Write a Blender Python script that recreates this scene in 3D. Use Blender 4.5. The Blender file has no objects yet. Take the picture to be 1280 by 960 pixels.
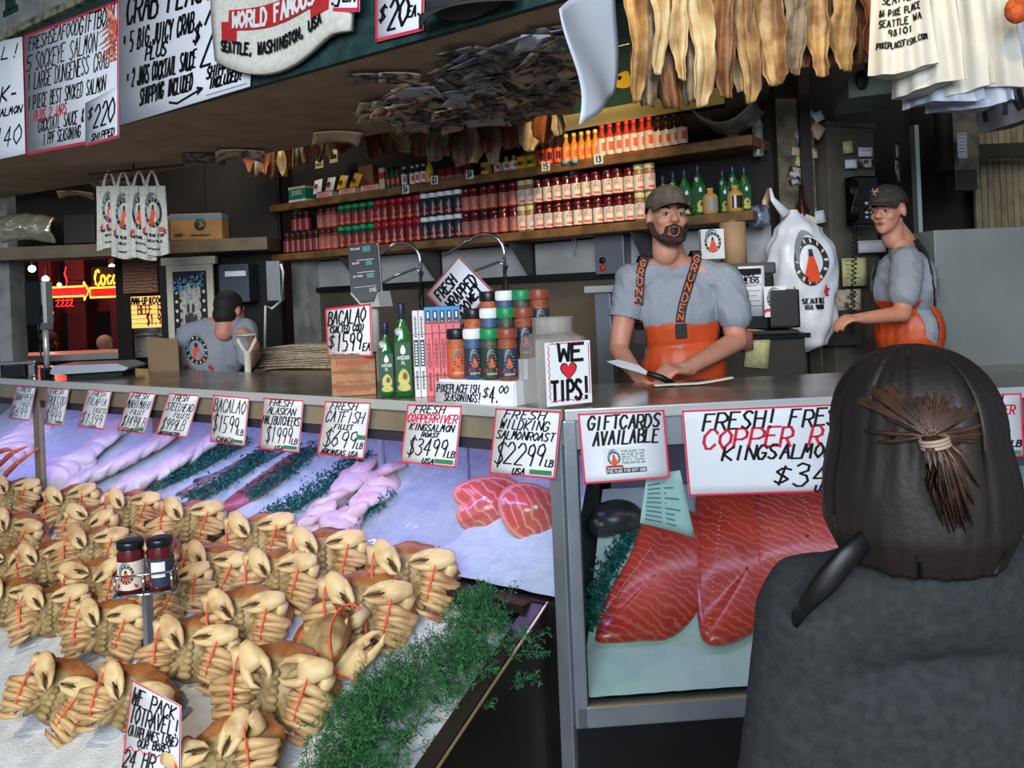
import bpy, bmesh, math, random
import numpy as np
from math import sin, cos, pi, radians, sqrt
from mathutils import Matrix, Vector, Quaternion

# ------------------------------------------------------------ camera
SC = bpy.context.scene
COL = SC.collection
FOC, PCY, ROLL, EYE = 1000.0, 366.0, radians(2.4), 1.68
cd = bpy.data.cameras.new('camera')
cd.sensor_fit = 'HORIZONTAL'; cd.sensor_width = 36.0
cd.lens = 36.0 * FOC / 1280.0
cd.shift_y = (PCY - 480.0) / 1280.0
cd.clip_start = 0.05
cam = bpy.data.objects.new('camera', cd); COL.objects.link(cam)
cam.matrix_world = Matrix.Translation((0, 0, EYE)) @ Matrix.Rotation(pi / 2, 4, 'X') @ Matrix.Rotation(-ROLL, 4, 'Z')
SC.camera = cam

# ------------------------------------------------------------ exposure, world, daylight
SC.view_settings.view_transform = 'Standard'
SC.view_settings.look = 'None'
SC.view_settings.exposure = 0.0
SC.view_settings.gamma = 1.0
SC.view_settings.use_curve_mapping = False
W = bpy.data.worlds.new('market_daylight'); SC.world = W; W.use_nodes = True
W.node_tree.nodes['Background'].inputs[0].default_value = (0.60, 0.74, 0.95, 1)
W.node_tree.nodes['Background'].inputs[1].default_value = 0.34


def area(name, loc, aim, size, power, col, shape='RECTANGLE', spread=None):
    l = bpy.data.lights.new(name, 'AREA'); l.shape = shape
    l.size, l.size_y = size
    l.energy = power; l.color = col
    if spread: l.spread = spread
    o = bpy.data.objects.new(name, l); COL.objects.link(o)
    o.location = loc
    o.rotation_euler = (Vector(aim) - Vector(loc)).to_track_quat('-Z', 'Y').to_euler()
    return o


def spot(name, loc, aim, power, col, ang=70, blend=.6, rad=.06):
    l = bpy.data.lights.new(name, 'SPOT'); l.energy = power; l.color = col
    l.spot_size = radians(ang); l.spot_blend = blend; l.shadow_soft_size = rad
    o = bpy.data.objects.new(name, l); COL.objects.link(o); o.location = loc
    o.rotation_euler = (Vector(aim) - Vector(loc)).to_track_quat('-Z', 'Y').to_euler()
    return o


# open arcade side behind the photographer: cool daylight
area('street_daylight', (-0.9, -3.6, 3.3), (0.0, 3.0, 1.1), (4.4, 2.4), 560, (0.86, 0.93, 1.0))
# warm track lamps of the stall
spot('track_lamp_dried_fish', (0.55, 2.35, 3.45), (1.15, 3.6, 2.6), 52, (1.0, 0.80, 0.48), 75)
spot('track_lamp_bags', (1.25, 1.75, 3.35), (1.95, 3.1, 2.45), 48, (1.0, 0.78, 0.45), 60)
spot('track_lamp_shelf', (0.75, 3.2, 3.35), (-0.1, 4.75, 2.45), 165, (1.0, 0.76, 0.42), 70)
spot('track_lamp_far_shelf', (-1.35, 4.75, 3.2), (-1.5, 5.9, 2.55), 70, (1.0, 0.78, 0.42), 85)
spot('track_lamp_crabs', (-2.2, 1.2, 2.95), (-1.5, 2.9, 0.5), 150, (1.0, 0.80, 0.52), 75)
# beyond the left end: unseen fill added to light the passers-by, then aisle lamps
area('hall_fill', (-5.0, 8.2, 3.9), (-5.2, 9.0, 1.2), (1.6, .5), 34, (1.0, .86, .70))
area('aisle_lamps', (-2.0, 5.5, 3.3), (-2.7, 6.1, 1.5), (.9, .3), 16, (1.0, .92, .80))
# ------------------------------------------------------------ helpers
R = random.Random(7)
AL, BR = radians(55.4), radians(86.7)


def ray(px, py):
    x = (px - 640) / FOC; y = -(py - PCY) / FOC
    c, s = cos(-ROLL), sin(-ROLL)
    return Vector((c * x - s * y, 1.0, s * x + c * y))


CORNER = Vector((0, 0, EYE)) + ray(705, 512) * 2.55
uL = Vector((-sin(AL), cos(AL), 0)); nL = Vector((-cos(AL), -sin(AL), 0))
uR = Vector((sin(BR), cos(BR), 0)); nR = Vector((cos(BR), -sin(BR), 0))


def frame(ax, ay, o):
    return Matrix(((ax.x, ay.x, 0, o.x), (ax.y, ay.y, 0, o.y), (0, 0, 1, 0), (0, 0, 0, 1)))


FL = frame(-uL, -nL, CORNER)      # x to the right along the long counter, y inwards, z up
FR = frame(uR, -nR, CORNER)       # the same for the short counter
FW = Matrix.Identity(4)
FLi, FRi = FL.inverted(), FR.inverted()


def hit(px, py, fr, axis, val):
    """the point on the plane coordinate[axis] = val of a frame seen along one sight line, in that frame"""
    i = fr.inverted()
    o = i @ Vector((0, 0, EYE)); d = i.to_3x3() @ ray(px, py)
    return o + d * ((val - o[axis]) / d[axis])


def T(x=0, y=0, z=0, rz=0, rx=0, ry=0, s=1.0):
    return Matrix.Translation((x, y, z)) @ Matrix.Rotation(rz, 4, 'Z') @ Matrix.Rotation(rx, 4, 'X') @ Matrix.Rotation(ry, 4, 'Y') @ Matrix.Scale(s, 4)


def lin(c):
    return tuple((v / 255 / 12.92) if v <= 10 else ((v / 255 + .055) / 1.055) ** 2.4 for v in c)


MATS = {}


def mat(name, rgb, r=.5, metal=0, n=None, bump=None, emis=None, trans=0, alpha=1, coat=0, sss=0, wave=None, ior=1.45):
    """procedural material: n=(scale, rgb2, lo, hi) mixes a second colour by noise, wave=(scale, rgb2, axis, distortion) by bands"""
    if name in MATS: return MATS[name]
    m = bpy.data.materials.new(name); m.use_nodes = True
    nt = m.node_tree; b = nt.nodes['Principled BSDF']; L = nt.links
    b.inputs['Base Color'].default_value = (*lin(rgb), 1)
    b.inputs['Roughness'].default_value = r
    b.inputs['Metallic'].default_value = metal
    b.inputs['IOR'].default_value = ior
    if trans: b.inputs['Transmission Weight'].default_value = trans
    if alpha < 1: b.inputs['Alpha'].default_value = alpha
    if coat: b.inputs['Coat Weight'].default_value = coat; b.inputs['Coat Roughness'].default_value = .12
    if sss:
        b.inputs['Subsurface Weight'].default_value = sss; b.inputs['Subsurface Scale'].default_value = .01
    if emis:
        b.inputs['Emission Color'].default_value = (*lin(emis[0]), 1); b.inputs['Emission Strength'].default_value = emis[1]
    if n or bump or wave:
        tc = nt.nodes.new('ShaderNodeTexCoord'); oi = nt.nodes.new('ShaderNodeObjectInfo')
        ad = nt.nodes.new('ShaderNodeVectorMath'); ad.operation = 'MULTIPLY_ADD'
        ad.inputs[1].default_value = (1, 1, 1)
        sc = nt.nodes.new('ShaderNodeMath'); sc.operation = 'MULTIPLY'; sc.inputs[1].default_value = 37.0
        L.new(oi.outputs['Random'], sc.inputs[0])
        L.new(tc.outputs['Object'], ad.inputs[0]); L.new(sc.outputs[0], ad.inputs[2])
        vec = ad.outputs[0]
    colout = None
    if n:
        t = nt.nodes.new('ShaderNodeTexNoise'); t.inputs['Scale'].default_value = n[0]; t.inputs['Detail'].default_value = 4
        L.new(vec, t.inputs['Vector'])
        cr = nt.nodes.new('ShaderNodeValToRGB'); e = cr.color_ramp.elements
        e[0].position = n[2] if len(n) > 2 else .35; e[1].position = n[3] if len(n) > 3 else .65
        e[0].color = (*lin(rgb), 1); e[1].color = (*lin(n[1]), 1)
        L.new(t.outputs['Fac'], cr.inputs['Fac']); colout = cr.outputs['Color']
    if wave:
        wv = nt.nodes.new('ShaderNodeTexWave'); wv.bands_direction = wave[2]
        wv.inputs['Scale'].default_value = wave[0]; wv.inputs['Distortion'].default_value = wave[3]
        wv.inputs['Detail'].default_value = 2; wv.inputs['Detail Scale'].default_value = 1.2
        L.new(tc.outputs['Object'], wv.inputs['Vector'])
        cr2 = nt.nodes.new('ShaderNodeValToRGB'); e = cr2.color_ramp.elements
        e[0].position = wave[4] if len(wave) > 4 else .72; e[1].position = wave[5] if len(wave) > 5 else .95
        e[0].color = (0, 0, 0, 1); e[1].color = (1, 1, 1, 1)
        L.new(wv.outputs['Fac'], cr2.inputs['Fac'])
        mx = nt.nodes.new('ShaderNodeMix'); mx.data_type = 'RGBA'
        L.new(cr2.outputs['Color'], mx.inputs[0])
        if colout: L.new(colout, mx.inputs[6])
        else: mx.inputs[6].default_value = (*lin(rgb), 1)
        mx.inputs[7].default_value = (*lin(wave[1]), 1); colout = mx.outputs[2]
    if colout: L.new(colout, b.inputs['Base Color'])
    if bump:
        t2 = nt.nodes.new('ShaderNodeTexNoise'); t2.inputs['Scale'].default_value = bump[0]; t2.inputs['Detail'].default_value = 5
        L.new(vec, t2.inputs['Vector'])
        bp = nt.nodes.new('ShaderNodeBump'); bp.inputs['Strength'].default_value = bump[1]
        bp.inputs['Distance'].default_value = bump[2] if len(bump) > 2 else .01
        L.new(t2.outputs['Fac'], bp.inputs['Height']); L.new(bp.outputs['Normal'], b.inputs['Normal'])
    MATS[name] = m
    return m


def glass(name, tint=(235, 245, 240), rough=.02, fac=.9):
    """thin pane: clear with a fresnel reflection, so that it casts no black shadow"""
    if name in MATS: return MATS[name]
    m = bpy.data.materials.new(name); m.use_nodes = True
    nt = m.node_tree; nt.nodes.clear(); L = nt.links
    o = nt.nodes.new('ShaderNodeOutputMaterial'); t = nt.nodes.new('ShaderNodeBsdfTransparent')
    t.inputs[0].default_value = (*lin(tint), 1)
    g = nt.nodes.new('ShaderNodeBsdfGlossy'); g.inputs['Roughness'].default_value = rough
    f = nt.nodes.new('ShaderNodeFresnel'); f.inputs[0].default_value = 1.45
    mx = nt.nodes.new('ShaderNodeMixShader')
    ge = nt.nodes.new('ShaderNodeNewGeometry'); iv = nt.nodes.new('ShaderNodeMath'); iv.operation = 'SUBTRACT'; iv.inputs[0].default_value = 1
    ml = nt.nodes.new('ShaderNodeMath'); ml.operation = 'MULTIPLY'
    L.new(ge.outputs['Backfacing'], iv.inputs[1]); L.new(iv.outputs[0], ml.inputs[0]); L.new(f.outputs[0], ml.inputs[1])
    L.new(ml.outputs[0], mx.inputs[0]); L.new(t.outputs[0], mx.inputs[1]); L.new(g.outputs[0], mx.inputs[2])
    L.new(mx.outputs[0], o.inputs[0]); MATS[name] = m
    return m


class MB:
    """collects shapes, links them as one mesh object"""
    def __init__(s): s.v = []; s.f = []; s.mi = []; s.sm = []

    def add(s, vs, fs, mi=0, M=None, smooth=False):
        k = len(s.v)
        s.v += [tuple(M @ Vector(v)) for v in vs] if M is not None else [tuple(v) for v in vs]
        s.f += [tuple(i + k for i in f) for f in fs]
        s.mi += [mi] * len(fs); s.sm += [smooth] * len(fs)
        return s

    def bm(s, b, mi=0, M=None, smooth=False):
        b.verts.index_update()
        s.add([v.co[:] for v in b.verts], [[v.index for v in f.verts] for f in b.faces], mi, M, smooth); b.free()
        return s

    def box(s, x0, x1, y0, y1, z0, z1, mi=0, M=None, b=0):
        if b:
            q = bmesh.new(); bmesh.ops.create_cube(q, size=1)
            for v in q.verts:
                v.co = Vector(((x0 + x1) / 2 + v.co.x * (x1 - x0), (y0 + y1) / 2 + v.co.y * (y1 - y0), (z0 + z1) / 2 + v.co.z * (z1 - z0)))
            bmesh.ops.bevel(q, geom=q.edges[:], offset=b, segments=2, profile=.6, affect='EDGES')
            return s.bm(q, mi, M)
        v = [(x, y, z) for z in (z0, z1) for y in (y0, y1) for x in (x0, x1)]
        return s.add(v, [(0, 2, 3, 1), (4, 5, 7, 6), (0, 1, 5, 4), (2, 6, 7, 3), (0, 4, 6, 2), (1, 3, 7, 5)], mi, M)

    def lathe(s, prof, n=20, mi=0, M=None, smooth=True, a0=0, a1=2 * pi):
        full = a1 - a0 > 6.2; k = n if full else n + 1
        vs, fs = [], []
        for r, z in prof:
            for i in range(k):
                a = a0 + (a1 - a0) * i / n; vs.append((r * cos(a), r * sin(a), z))
        for j in range(len(prof) - 1):
            for i in range(n):
                i2 = (i + 1) % k
                fs.append((j * k + i, j * k + i2, (j + 1) * k + i2, (j + 1) * k + i))
        if full and prof[0][0] > 1e-6: fs.append(tuple(range(k))[::-1])
        if full and prof[-1][0] > 1e-6: fs.append(tuple((len(prof) - 1) * k + i for i in range(k)))
        return s.add(vs, fs, mi, M, smooth)

    def cyl(s, r, z0, z1, n=20, mi=0, M=None, bev=.0):
        if bev: return s.lathe([(r - bev, z0), (r, z0 + bev), (r, z1 - bev), (r - bev, z1)], n, mi, M)
        s.lathe([(r, z0), (r, z1)], n, mi, M)
        return s

    def tube(s, pts, r, n=8, mi=0, M=None, flat=1.0, up=(0, 0, 1), closed=False):
        pts = [Vector(p) for p in pts]; m = len(pts)
        rs = r if isinstance(r, (list, tuple)) else [r] * m
        vs, fs = [], []
        for i, p in enumerate(pts):
            a = pts[(i - 1) % m] if (closed or i) else p; b = pts[(i + 1) % m] if (closed or i < m - 1) else p
            d = (b - a).normalized()
            u = Vector(up) - d * d.dot(Vector(up))
            if u.length < 1e-3: u = Vector((1, 0, 0)) - d * d.x
            u.normalize(); w = d.cross(u)
            for k in range(n):
                t = 2 * pi * k / n
                vs.append(p + u * (rs[i] * cos(t)) + w * (rs[i] * flat * sin(t)))
        for i in range(m if closed else m - 1):
            j = (i + 1) % m
            for k in range(n):
                k2 = (k + 1) % n
                fs.append((i * n + k, j * n + k, j * n + k2, i * n + k2))
        if not closed:
            fs.append(tuple(range(n))); fs.append(tuple((m - 1) * n + k for k in range(n))[::-1])
        return s.add(vs, fs, mi, M, True)

    def ell(s, c, r, mi=0, M=None, n=14, rot=None):
        vs, fs = [], []; h = n // 2
        for j in range(h + 1):
            ph = -pi / 2 + pi * j / h
            for i in range(n):
                t = 2 * pi * i / n
                p = Vector((r[0] * cos(ph) * cos(t), r[1] * cos(ph) * sin(t), r[2] * sin(ph)))
                if rot is not None: p = rot @ p
                vs.append(p + Vector(c))
        for j in range(h):
            for i in range(n):
                fs.append((j * n + i, j * n + (i + 1) % n, (j + 1) * n + (i + 1) % n, (j + 1) * n + i))
        return s.add(vs, fs, mi, M, True)

    def prism(s, poly, y0, y1, mi=0, M=None, smooth=False):
        """polygon in x,z pushed along y"""
        k = len(poly)
        vs = [(x, y0, z) for x, z in poly] + [(x, y1, z) for x, z in poly]
        fs = [tuple(range(k)), tuple(range(k, 2 * k))[::-1]] + [(i, i + k, (i + 1) % k + k, (i + 1) % k) for i in range(k)]
        return s.add(vs, fs, mi, M, smooth)

    def grid(s, fn, nu, nv, mi=0, M=None, thick=0, smooth=True):
        """surface fn(u, v) with u, v in 0..1; thick closes it with a back"""
        P = [[Vector(fn(i / nu, j / nv)) for i in range(nu + 1)] for j in range(nv + 1)]
        k = nu + 1
        vs = [p for row in P for p in row]
        fs = [(j * k + i, j * k + i + 1, (j + 1) * k + i + 1, (j + 1) * k + i) for j in range(nv) for i in range(nu)]
        if thick:
            N = []
            for j in range(nv + 1):
                for i in range(nu + 1):
                    a = P[j][min(i + 1, nu)] - P[j][max(i - 1, 0)]; b = P[min(j + 1, nv)][i] - P[max(j - 1, 0)][i]
                    q = a.cross(b); N.append(q.normalized() if q.length > 1e-12 else Vector((0, 0, 1)))
            o = len(vs)
            vs = vs + [p - N[i] * thick for i, p in enumerate(vs)]
            fs = fs + [tuple(o + x for x in f)[::-1] for f in fs]
            rim = [i for i in range(k)] + [j * k + nu for j in range(1, nv + 1)] + [nv * k + i for i in range(nu - 1, -1, -1)] + [j * k for j in range(nv - 1, 0, -1)]
            for a in range(len(rim)):
                b = (a + 1) % len(rim); fs.append((rim[a], o + rim[a], o + rim[b], rim[b]))
        return s.add(vs, fs, mi, M, smooth)

    def build(s, name, mats, parent=None, M=None, **tags):
        me = bpy.data.meshes.new(name); me.from_pydata(s.v, [], s.f)
        for m in (mats if isinstance(mats, (list, tuple)) else [mats]): me.materials.append(m)
        me.polygons.foreach_set('material_index', s.mi); me.polygons.foreach_set('use_smooth', s.sm)
        b = bmesh.new(); b.from_mesh(me); bmesh.ops.recalc_face_normals(b, faces=b.faces[:]); b.to_mesh(me); b.free()
        me.update()
        o = bpy.data.objects.new(name, me); COL.objects.link(o)
        if parent is not None: o.parent = parent
        if M is not None:
            if parent is None: o.matrix_basis = M
            else: o.matrix_basis = M
        for k, v in tags.items(): o[k] = v
        return o


def thing(name, label, cat, M, group=None):
    o = bpy.data.objects.new(name, None); COL.objects.link(o); o.empty_display_size = .05
    o.matrix_basis = M; o['label'] = label; o['category'] = cat
    if group: o['group'] = group
    return o


def dup(root, M, label=None, group=None, swap=None):
    """a copy of a thing with copies of its parts and their sub-parts; swap={'lid': material} recolours"""
    kids = {}
    for o in bpy.data.objects:
        if o.parent: kids.setdefault(o.parent.name, []).append(o)

    def cp(o, par):
        c = o.copy(); COL.objects.link(c)
        if par is not None: c.parent = par
        for k in kids.get(o.name, []): cp(k, c)
        return c
    r = cp(root, None); r.matrix_basis = M
    if label: r['label'] = label
    if group: r['group'] = group
    return r


class Proto:
    """a built thing and its tree, ready to be copied fast"""
    def __init__(s, root):
        s.root = root; s.used = False; s.kids = {}
        for o in bpy.data.objects:
            if o.parent: s.kids.setdefault(o.parent.name, []).append(o)

    def put(s, M, label, group=None):
        if not s.used:
            s.used = True; r = s.root
        else:
            def cp(o, par):
                c = o.copy(); COL.objects.link(c)
                if par is not None: c.parent = par
                for k in s.kids.get(o.name, []): cp(k, c)
                return c
            r = cp(s.root, None)
        r.matrix_basis = M; r['label'] = label
        if group: r['group'] = group
        return r


ORD = ['first', 'second', 'third', 'fourth', 'fifth', 'sixth', 'seventh', 'eighth', 'ninth', 'tenth', 'eleventh', 'twelfth', 'thirteenth', 'fourteenth', 'fifteenth', 'sixteenth', 'seventeenth', 'eighteenth', 'nineteenth', 'twentieth', 'twenty-first', 'twenty-second', 'twenty-third', 'twenty-fourth']

# ---- handwriting: marker strokes on a 6 x 9 grid
GL = {'A': '003960 1454', 'B': '00093958563505 054563614000', 'C': '6749290603204062', 'D': '00093966634000', 'E': '69090060 0545', 'F': '690900 0545',
      'G': '67492906032040626434', 'H': '0009 6069 0565', 'I': '3039', 'J': '5952301002', 'K': '0009 690460', 'L': '090060', 'M': '0019345960', 'N': '00096069',
      'O': '39060330636639', 'P': '00094967654404', 'Q': '39060330636639 4360', 'R': '00094967654404 3460', 'S': '68492907254462402001', 'T': '0969 3930',
      'U': '090220406269', 'V': '093069', 'W': '0910365069', 'X': '0069 0960', 'Y': '093469 3430', 'Z': '09690060',
      '0': '39060330636639', '1': '273930', '2': '07294967660060', '3': '08295856255462402001', '4': '490363 4940', '5': '69090545634000',
      '6': '59150230624514', '7': '096920', '8': '351739573502306235', '9': '66441518496750', '$': '68492907254462402001 3b3x', '!': '3a33 3130', '.': '3031',
      ',': '312x', '-': '1454', '(': '59261350', ')': '19463310', '*': '2547 2745 3544', '&': '6017284957130220 2053', "'": '3937', '/': '0069', '+': '3237 1454', ':': '3231 3635', '"': '2927 4947', '%': '0069', ' ': ''}


def glyph(ch):
    out = []
    for st in GL.get(ch, '').split(' '):
        pts = []
        for i in range(0, len(st) - 1, 2):
            a, b = st[i], st[i + 1]
            pts.append((int(a), {'a': 10, 'b': 10.5, 'x': -1.5}.get(b) if b in 'abx' else int(b)))
        if len(pts) > 1: out.append(pts)
    return out


def strokes(text, u0, u1, v0, v1, slant=.18, jit=.35, arch=0):
    """polylines of a line of text fitted into a box; u, v in the sign's own units"""
    n = max(len(text), 1); h = v1 - v0; cw = (u1 - u0) / n; out = []
    for i, ch in enumerate(text):
        jx, jy, js = R.uniform(-jit, jit), R.uniform(-jit, jit), R.uniform(.9, 1.08)
        for st in glyph(ch):
            q = []
            for x, y in st:
                xx = (x * .76 * js + jx + R.uniform(-.2, .2) * (jit > 0)); yy = y + jy
                q.append((u0 + cw * (i + .1 + xx / 6.0) + slant * (yy / 9 - .5) * cw, v0 + h * yy / 9.0))
            out.append(q)
    return out


def ribbon(mb, polys, w, fn, mi=0, wv=.0):
    """strokes as flat marker ribbons; fn maps (u, v) to a point on the surface, w in metres, wv widens the down strokes"""
    for q in polys:
        P = [Vector(fn(*p)) for p in q]
        if len(P) < 2: continue
        for i in range(len(P) - 1):
            a, b = P[i], P[i + 1]; d = b - a
            if d.length < 1e-6: continue
            d.normalize(); nn = NRM; side = d.cross(nn).normalized() * (w * .5 * (1 + wv * abs(d.z)))
            e = d * (w * .35)
            mb.add([a - e - side, b + e - side, b + e + side, a - e + side], [(0, 1, 2, 3)], mi)


NRM = Vector((0, -1, 0))


def bil(quad, y):
    """map u, v (0..1, v up) into a quad of TL, TR, BR, BL points in x, z"""
    tl, tr, br, bl = quad

    def fn(u, v):
        x = (1 - v) * ((1 - u) * bl[0] + u * br[0]) + v * ((1 - u) * tl[0] + u * tr[0])
        z = (1 - v) * ((1 - u) * bl[1] + u * br[1]) + v * ((1 - u) * tl[1] + u * tr[1])
        return (x, y, z)
    return fn
# ------------------------------------------------------------ the setting
def M_(k): return MATS[k]


mat('steel', (176, 184, 192), .34, .75, n=(3, (138, 146, 156), .3, .7), bump=(60, .05))
mat('steel_top', (168, 160, 148), .22, .7, n=(5, (112, 104, 92), .35, .65), bump=(25, .06))
mat('steel_tan', (158, 146, 124), .45, .35, n=(4, (122, 112, 94), .3, .7))
mat('steel_dark', (52, 52, 54), .3, .7, n=(2.5, (36, 36, 40), .3, .7), bump=(40, .05))
mat('steel_edge', (205, 208, 206), .3, .5)
mat('black', (14, 14, 15), .5)
mat('black_gloss', (12, 13, 16), .22)
mat('rubber', (16, 16, 18), .7)
mat('slot', (44, 40, 52), .6)
mat('white', (232, 234, 236), .55)
mat('paper', (228, 232, 238), .6, n=(3, (216, 220, 228), .4, .6))
mat('sign_red', (214, 52, 78), .55)
mat('ink', (14, 14, 18), .5)
mat('ink_red', (208, 36, 62), .5)
mat('wood_shelf', (136, 98, 56), .6, n=(9, (84, 58, 32), .3, .7), bump=(30, .2))
mat('soffit', (182, 155, 126), .85, n=(6, (158, 134, 108), .3, .7), bump=(90, .35, .01))
mat('green_paint', (34, 66, 62), .6, n=(20, (24, 48, 48), .4, .6))
mat('pale_paint', (150, 156, 150), .7, n=(8, (126, 132, 128), .4, .6))
mat('dark_wall', (38, 35, 33), .8, n=(3, (24, 22, 22), .3, .7))
mat('splash', (178, 180, 182), .5, n=(3, (150, 150, 150), .35, .7))
mat('tan_wall', (104, 94, 80), .5, .2, n=(2, (80, 72, 62), .3, .7))
mat('concrete', (92, 90, 86), .7, n=(5, (70, 68, 66), .3, .7))
mat('mat_floor', (40, 40, 42), .8)
glass('pane')


def S(o, k='structure'):
    o['kind'] = k; return o


def slab(mb, poly, z0, z1, mi=0, M=None):
    k = len(poly)
    vs = [(x, y, z0) for x, y in poly] + [(x, y, z1) for x, y in poly]
    fs = [tuple(range(k))[::-1], tuple(range(k, 2 * k))] + [(i, (i + 1) % k, (i + 1) % k + k, i + k) for i in range(k)]
    return mb.add(vs, fs, mi, M)


def xy(fr, x, y):
    p = fr @ Vector((x, y, 0)); return (p.x, p.y)


S(MB().box(-9, 7, -4.5, 13, -.05, 0).build('floor', M_('concrete')))
m = MB(); slab(m, [xy(FL, -5.3, .63), xy(FL, -.216, .63), xy(FR, 3.4, .63), xy(FR, 3.4, 3.2), xy(FL, -.3, 2.25), xy(FL, -5.3, 2.25)], 0, .30)
S(m.build('floor_platform', M_('mat_floor')))
S(MB().box(-7, 5.5, 1.0, 6.6, 3.55, 3.65).build('ceiling_stall', M_('dark_wall')))
S(MB().box(-9, 7, 6.6, 13, 4.4, 4.5).build('ceiling_hall', M_('dark_wall')))
S(MB().box(-9, 7, -1.2, 1.0, 4.3, 4.4).build('ceiling_aisle', M_('dark_wall')))
S(MB().box(-3.95, .02, 2.30, 2.40, .30, 3.55).build('wall_back', M_('dark_wall'), M=FL))
m = MB()
for a, b in ((-3.72, -3.18), (-3.12, -2.42), (-2.36, -1.62), (-1.56, -.76), (-.70, 0.0)):
    m.box(a, b, 2.284, 2.30, 1.79, 2.0, b=.006)
S(m.build('wall_panel_backsplash', M_('splash'), M=FL))
S(MB().box(-3.72, .0, 2.288, 2.30, .32, 1.745).build('wall_panel_steel', M_('tan_wall'), M=FL))
S(MB().box(-3.72, .0, 2.25, 2.30, 1.745, 1.785).build('trim_backsplash_ledge', M_('black'), M=FL))
S(MB().box(-3.84, -3.66, 2.16, 2.30, .3, 2.02).build('trim_wall_end', mat('grey_paint', (150, 150, 148), .7, n=(6, (112, 112, 110), .4, .7)), M=FL))
# right rear: dark recess
S(MB().box(1.2, 5.2, 5.45, 5.55, 0, 3.55).build('wall_right_rear', M_('dark_wall')))
S(MB().box(5.1, 5.2, 2.5, 5.5, 0, 3.55).build('wall_right_side', M_('dark_wall')))
# overhead fascia and soffit of the stall
m = MB(); m.box(-6.5, .19, -.03, 0, 2.585, 3.24)
S(m.build('trim_fascia_board', M_('green_paint'), M=FL))
m = MB(); m.box(-6.5, .19, -.05, 0, 3.27, 3.9)
S(m.build('trim_cornice_board', M_('pale_paint'), M=FL))
S(MB().box(-6.5, .19, -.062, 0, 3.235, 3.275).build('trim_cornice_strip', mat('old_cream', (150, 146, 118), .7, n=(14, (70, 84, 66), .42, .6)), M=FL))
m = MB(); slab(m, [(-6.5, 0), (.19, 0), (-.72, 1.40), (-1.13, 1.16), (-1.7, 1.05), (-2.6, .98), (-6.5, .62)], 2.585, 2.62)
S(m.build('ceiling_soffit', M_('soffit'), M=FL))
m = MB(); slab(m, [(.16, 0), (.19, 0), (-.72, 1.40), (-.75, 1.38)], 2.62, 3.5)
slab(m, [(-6.5, .60), (-2.6, .96), (-1.7, 1.03), (-1.14, 1.14), (-.75, 1.37), (-.72, 1.40), (-1.13, 1.16), (-1.7, 1.05), (-2.6, .98), (-6.5, .62)], 2.62, 3.5)
S(m.build('wall_soffit_back', M_('dark_wall'), M=FL))

# ---- long display case with the fish trays
BV = .343
case = thing('seafood_display_case', 'long steel seafood display case with glass front over the crab bin', 'display case', FL)
m = MB(); slab(m, [(-5.3, -.004), (.0, -.004), (-BV * .62, .62), (-5.3, .62)], 1.27, 1.302); m.build('countertop', M_('steel_top'), case)
MB().box(-5.3, -.002, -.02, -.004, 1.266, 1.303, b=.004).build('counter_edge', M_('steel_edge'), case)
MB().box(-5.3, -.0, .0, .03, 1.187, 1.266).build('front_band', M_('steel_tan'), case)
MB().box(-5.3, -.03, .012, .035, 1.146, 1.187).build('lamp_housing', M_('slot'), case)
m = MB(); m.box(-3.46, -.062, .016, .021, .665, 1.146); m.build('glass_pane', M_('pane'), case)
m = MB(); m.box(-5.3, -3.53, .016, .021, .665, 1.146); m.build('glass_pane', M_('pane'), case)
MB().box(-3.53, -3.46, .0, .03, .62, 1.187, b=.004).build('mullion', M_('steel_tan'), case)
MB().box(-5.3, -.06, -.01, .03, .60, .668).build('glass_sill', M_('steel_dark'), case)
MB().box(-5.3, -.06, .0, .02, 0, .60).build('base_panel', M_('steel_dark'), case)
MB().box(-5.3, -.24, .63, .65, .0, 1.27).build('back_panel', M_('steel'), case)
# ---- short display case on the right with the salmon
rc = thing('salmon_display_case', 'steel corner display case with glass front holding salmon sides', 'display case', FR)
m = MB(); slab(m, [(.0, -.004), (2.6, -.004), (2.6, .62), (BV * .62, .62)], 1.27, 1.302); m.build('countertop', M_('steel_top'), rc)
MB().box(.0, 2.6, -.02, -.004, 1.266, 1.303, b=.004).build('counter_edge', M_('steel_edge'), rc)
MB().box(.03, 2.6, .0, .03, 1.172, 1.266).build('front_band', M_('steel'), rc)
m = MB(); m.box(-.005, .037, -.006, .05, .283, 1.266, b=.005); m.build('corner_post', M_('steel'), rc)
m = MB(); m.box(-.062, -.012, -.006, .045, .0, 1.266, b=.005, M=FRi @ FL); m.build('corner_post', M_('steel'), rc)
m = MB(); m.box(.037, .042, .004, .03, .354, 1.172); m.box(.037, 2.6, .004, .03, 1.166, 1.172); m.build('gasket', M_('rubber'), rc)
MB().box(.042, 2.58, .014, .02, .354, 1.166).build('glass_pane', M_('pane'), rc)
MB().box(.0, 2.6, -.006, .04, .283, .352, b=.005).build('bottom_rail', M_('steel'), rc)
MB().box(.04, 2.6, -.009, .0, .350, .3565).build('rail_edge', mat('brass_edge', (214, 190, 140), .3, .8), rc)
MB().box(-.0, 2.6, .0, .03, 0, .283).build('kick_panel', M_('steel_dark'), rc)
MB().box(.25, 2.6, .63, .65, 0, 1.27).build('back_panel', mat('case_inner', (120, 116, 130), .5), rc)
MB().box(2.58, 2.6, .03, .63, 0, 1.27).build('end_panel', M_('steel_dark'), rc)
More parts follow.
